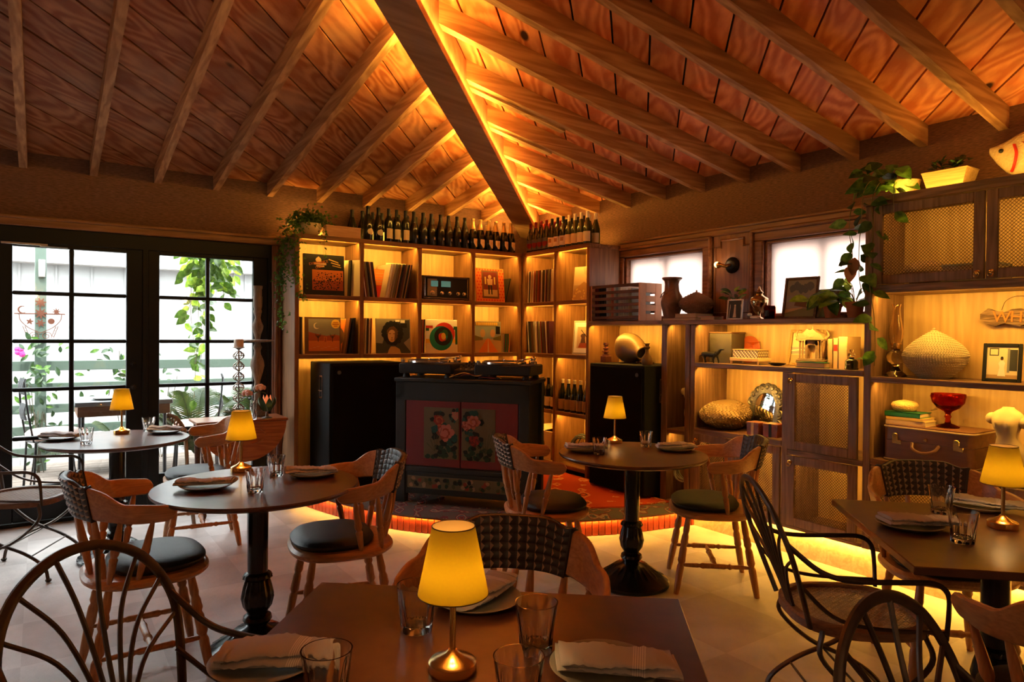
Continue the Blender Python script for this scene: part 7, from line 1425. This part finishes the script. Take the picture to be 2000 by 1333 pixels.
for x in (0, -2.4, 2.4, 4.6): m = MB(); m.b2((x-.05, -.05 if x else -.06, -.03), (x+.05, .04, 3.0 if x == 0 else 1.12), .004); ob('post', m, 'rail_green', rl)
m = MB(); m.b2((-.02, 8.49, 1.96), (.04, 8.54, 2.14), .006); tag(ob('outdoor_light', m, 'c_grey'), 'grey box light fixed high on the green post', 'light')
mat('rusty_iron', (.10, .030, .014), .8, .3)
r = thing('iron_ornament', 'rusty iron garden ornament with moon, sun and birds on the green post', 'ornament', (0, 8.525, 1.34)); m = MB(); m.tube([(-.22, 0, .245), (.21, 0, .245)], .006, 6); ob('bar', m, 'rusty_iron', r)
def disc(cx, cz, rr, pet=0, name='sun'):
    m = MB(); n = max(16, pet*4); m.add([(cx, -.006, cz)]+[(cx+rr*(1 if not pet or i % 4 in (0, 1) else .55)*math.cos(2*PI*i/n), -.004, cz+rr*(1 if not pet or i % 4 in (0, 1) else .55)*math.sin(2*PI*i/n)) for i in range(n)]+[(cx, .004, cz)], [(0, 1+(i+1) % n, 1+i) for i in range(n)]+[(n+1, 1+i, 1+(i+1) % n) for i in range(n)]); ob(name, m, 'rusty_iron', r)
disc(0, .25, .055, 8, 'flower'); disc(0, .36, .05, 7, 'sun'); disc(.135, .27, .035, 8, 'sun'); disc(.09, .17, .03, 0, 'heart'); disc(-.09, .165, .032, 5, 'bird'); disc(0, .15, .04, 6, 'bird')
m = MB(); m.tube([(-.15+.035*math.cos(a), 0, .285+.035*math.sin(a)) for a in [1+.35*i for i in range(14)]], [.002+.006*math.sin(PI*i/13) for i in range(14)], 6); ob('moon', m, 'rusty_iron', r)
for sg in (-1, 1):
    m = MB(); m.tube(smooth_path([(sg*.18, 0, .24), (sg*.17, 0, .18), (sg*.11, 0, .11), (sg*.04, 0, .07), (0, 0, .05)], 4), .004, 5); ob('scroll', m, 'rusty_iron', r)
    m = MB(); m.tube([(sg*.05+sg*(.045-.0018*i)*math.cos(.45*i), 0, .02+(.045-.0018*i)*math.sin(.45*i)) for i in range(22)], .0035, 5); ob('scroll', m, 'rusty_iron', r)
    m = MB(); m.tube([(sg*.13, 0, .12), (sg*.09, 0, .0)], .003, 5); m.tube([(sg*.15, 0, .12), (sg*.11, 0, .0)], .003, 5)
    for k in range(4): m.tube([(sg*(.125-.01*k), 0, .10-.028*k), (sg*(.145-.01*k), 0, .10-.028*k)], .002, 4)
    ob('ladder', m, 'rusty_iron', r)
# climbing shrubs along the railing
def shrub(label, x, y, z0, z1, w, n, q, size, mt='leaf_shrub', flower=None):
    r = thing('climbing_shrub', label, 'plant', (x, y, 0)); m = MB()
    for k in range(7): a = q.uniform(-w, w); m.tube(smooth_path([(q.uniform(-.05, .05), 0, -.03), (a*.6, q.uniform(-.05, .05), z0+(z1-z0)*.4), (a, q.uniform(-.06, .06), q.uniform(z0, z1))], 4), .004, 5)
    ob('stem', m, 'stem_dark', r); ls = LFN['leaf_shrub']
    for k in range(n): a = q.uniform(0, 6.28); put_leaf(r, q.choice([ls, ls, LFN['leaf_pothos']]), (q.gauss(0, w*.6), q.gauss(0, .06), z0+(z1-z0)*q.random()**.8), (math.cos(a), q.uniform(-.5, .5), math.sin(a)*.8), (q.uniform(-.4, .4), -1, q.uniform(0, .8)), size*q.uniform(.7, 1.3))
    if flower:
        m = MB()
        for k in range(5): m.ball((flower[0]+q.uniform(-.03, .03), flower[1], flower[2]+q.uniform(-.03, .03)), .03, 8)
        ob('blossom', m, 'c_magenta', r)
    return r
mat('c_magenta', (.70, .04, .28), .5); q = random.Random(61)
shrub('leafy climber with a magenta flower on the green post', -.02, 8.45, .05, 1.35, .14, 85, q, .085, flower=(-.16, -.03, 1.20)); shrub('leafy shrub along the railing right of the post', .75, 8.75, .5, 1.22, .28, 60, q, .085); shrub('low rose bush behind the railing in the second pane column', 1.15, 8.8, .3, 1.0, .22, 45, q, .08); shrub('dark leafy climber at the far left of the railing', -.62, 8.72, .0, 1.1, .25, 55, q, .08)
def palm(label, loc, n, q, L=.8):
    r = thing('palm', label, 'plant', loc, group='palms by the railing')
    for k in range(n):
        a = q.uniform(0, 6.28); el = q.uniform(.55, 1.35); ln = L*q.uniform(.8, 1.15); pts = []
        for i in range(9): t = i/8; pts.append(Vector((math.cos(a)*math.cos(el)*ln*t, math.sin(a)*math.cos(el)*ln*t*.6, .1+math.sin(el)*ln*t-.45*ln*t*t)))
        m = MB(); m.tube(pts, .005, 5)
        for i in range(2, 34):
            t = i/34; j = min(7, int(t*8)); c = pts[j].lerp(pts[j+1], t*8-j); d = (pts[j+1]-pts[j]).normalized(); sd__ = d.cross(Vector((0, 0, 1)))
            if sd__.length < .05: sd__ = Vector((1, 0, 0))
            sd__.normalize(); ll = .24*math.sin(PI*(.12+.85*t))
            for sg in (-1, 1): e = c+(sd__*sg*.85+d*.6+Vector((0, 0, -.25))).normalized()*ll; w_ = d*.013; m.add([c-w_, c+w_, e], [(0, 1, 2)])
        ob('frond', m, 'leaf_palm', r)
    return r
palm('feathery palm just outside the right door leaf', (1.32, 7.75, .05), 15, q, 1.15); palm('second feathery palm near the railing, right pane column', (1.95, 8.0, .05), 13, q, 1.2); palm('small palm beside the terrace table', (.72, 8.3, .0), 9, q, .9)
r = thing('hanging_pothos', 'sunlit pothos hanging down outside the right French door', 'plant', (1.30, 6.85, 2.12)); m = MB(); m.lathe([(.07, .02), (.10, .08), (.11, .16), (.105, .16), (.09, .1), (.002, .09)], 24); ob('basket', m, 'terracotta', r); m = MB(); [m.tube([(.10*math.cos(a), .10*math.sin(a), .16), (0, 0, .75)], .002, 4) for a in (0, 2.1, 4.2)]; ob('hanger', m, 'wire', r)
q = random.Random(71); lo = [LF['leaf_out'], LF['leaf_out'], LF['leaf_light']]
for k in range(120): a = q.uniform(0, 6.28); rr = q.uniform(.02, .24); put_leaf(r, q.choice(lo), (rr*1.15*math.cos(a), rr*.8*math.sin(a), q.uniform(-.36, .12)*(1-rr*1.8)), (math.cos(a), math.sin(a)*.6, -.9), (q.uniform(-.4, .4), -1, .4), q.uniform(.07, .12))
for x, y, L_ in ((-.10, -.02, 1.32), (-.05, .05, 1.1), (-.13, .06, .95), (-.02, -.06, .8), (.14, 0, .42), (-.16, 0, .62), (.2, .03, .35), (-.08, -.05, 1.0)):
    vine(r, [(x*.5, y, .12), (x, y, -.1), (x+q.uniform(-.03, .03), y, -L_*.5), (x+q.uniform(-.05, .05)-.02, y, -L_)], .05, .10, lo, (0, -1, .3), q, .0025)
# terrace table and chairs
r = thing('terrace_table', 'grey terrace table seen through the left door', 'table', (.62, 7.25, -.03)); m = MB(); m.b2((-.38, -.32, .79), (.38, .32, .83), .004); ob('tabletop', m, 'c_slate', r); m = MB(); m.b2((-.36, -.30, .70), (.36, .30, .79), .004); ob('apron', m, 'c_brown', r)
for sx in (-1, 1):
    for sy in (-1, 1): m = MB(); m.tube([(sx*.32, sy*.26, 0), (sx*.32, sy*.26, .72)], .016, 8); ob('leg', m, 'black_metal', r)
tag(ob('dinner_plate', PLATE, [], None, (.48, 7.15, .80)), 'plate on the grey terrace table outside', 'plate')
cloth_mat('cushion_stripe', (.62, .45, .40), (.85, .80, .78), 0)
def terrace_chair(label, x, y, rz):
    r = thing('terrace_chair', label, 'chair', (x, y, -.03), rz, 'metal terrace chairs'); m = MB()
    def sm_(p): return smooth_path(p, 4)
    for sx in (-1, 1):
        for sy in (-1, 1):
            m = MB(); m.tube([(sx*.19, sy*.19, 0), (sx*.17, sy*.175, .48)], .009, 6); ob('leg', m, 'black_metal', r)
            m = MB(); m.tube([(sx*.21, sy*.12, 0), (sx*.17, sy*.175, .48)], .006, 6); ob('leg_brace', m, 'black_metal', r)
    m = MB(); m.tube([(.2*math.cos(a), .2*math.sin(a), .48) for a in [i*PI/10 for i in range(20)]], .008, 6, closed=True); ob('seat_ring', m, 'black_metal', r)
    for sy in (-1, 1): m = MB(); m.tube(sm_([(-.18, sy*.15, .48), (-.22, sy*.13, .75), (-.24, sy*.10, 1.0)]), .008, 6); ob('back_post', m, 'black_metal', r)
    for z in (.74, .96):
        for k in range(5): m = MB(); m.tube(sm_([(-.22-.03*(z-.7), -.08+.04*k, z-.07), (-.235-.03*(z-.7), -.08+.04*k, z), (-.22-.03*(z-.7), -.08+.04*k, z+.07)]), .009, 6); ob('back_loop', m, 'c_slate', r)
    m = MB(); slab_round(m, seat_outline(-.21, .21, .21), .485, .565, .025, .01); ob('cushion', m, 'cushion_stripe', r); return r
terrace_chair('metal terrace chair with striped cushion left of the outdoor table', .10, 7.35, .2); terrace_chair('metal terrace chair with striped cushion right of the outdoor table', 1.27, 7.35, PI-.2)
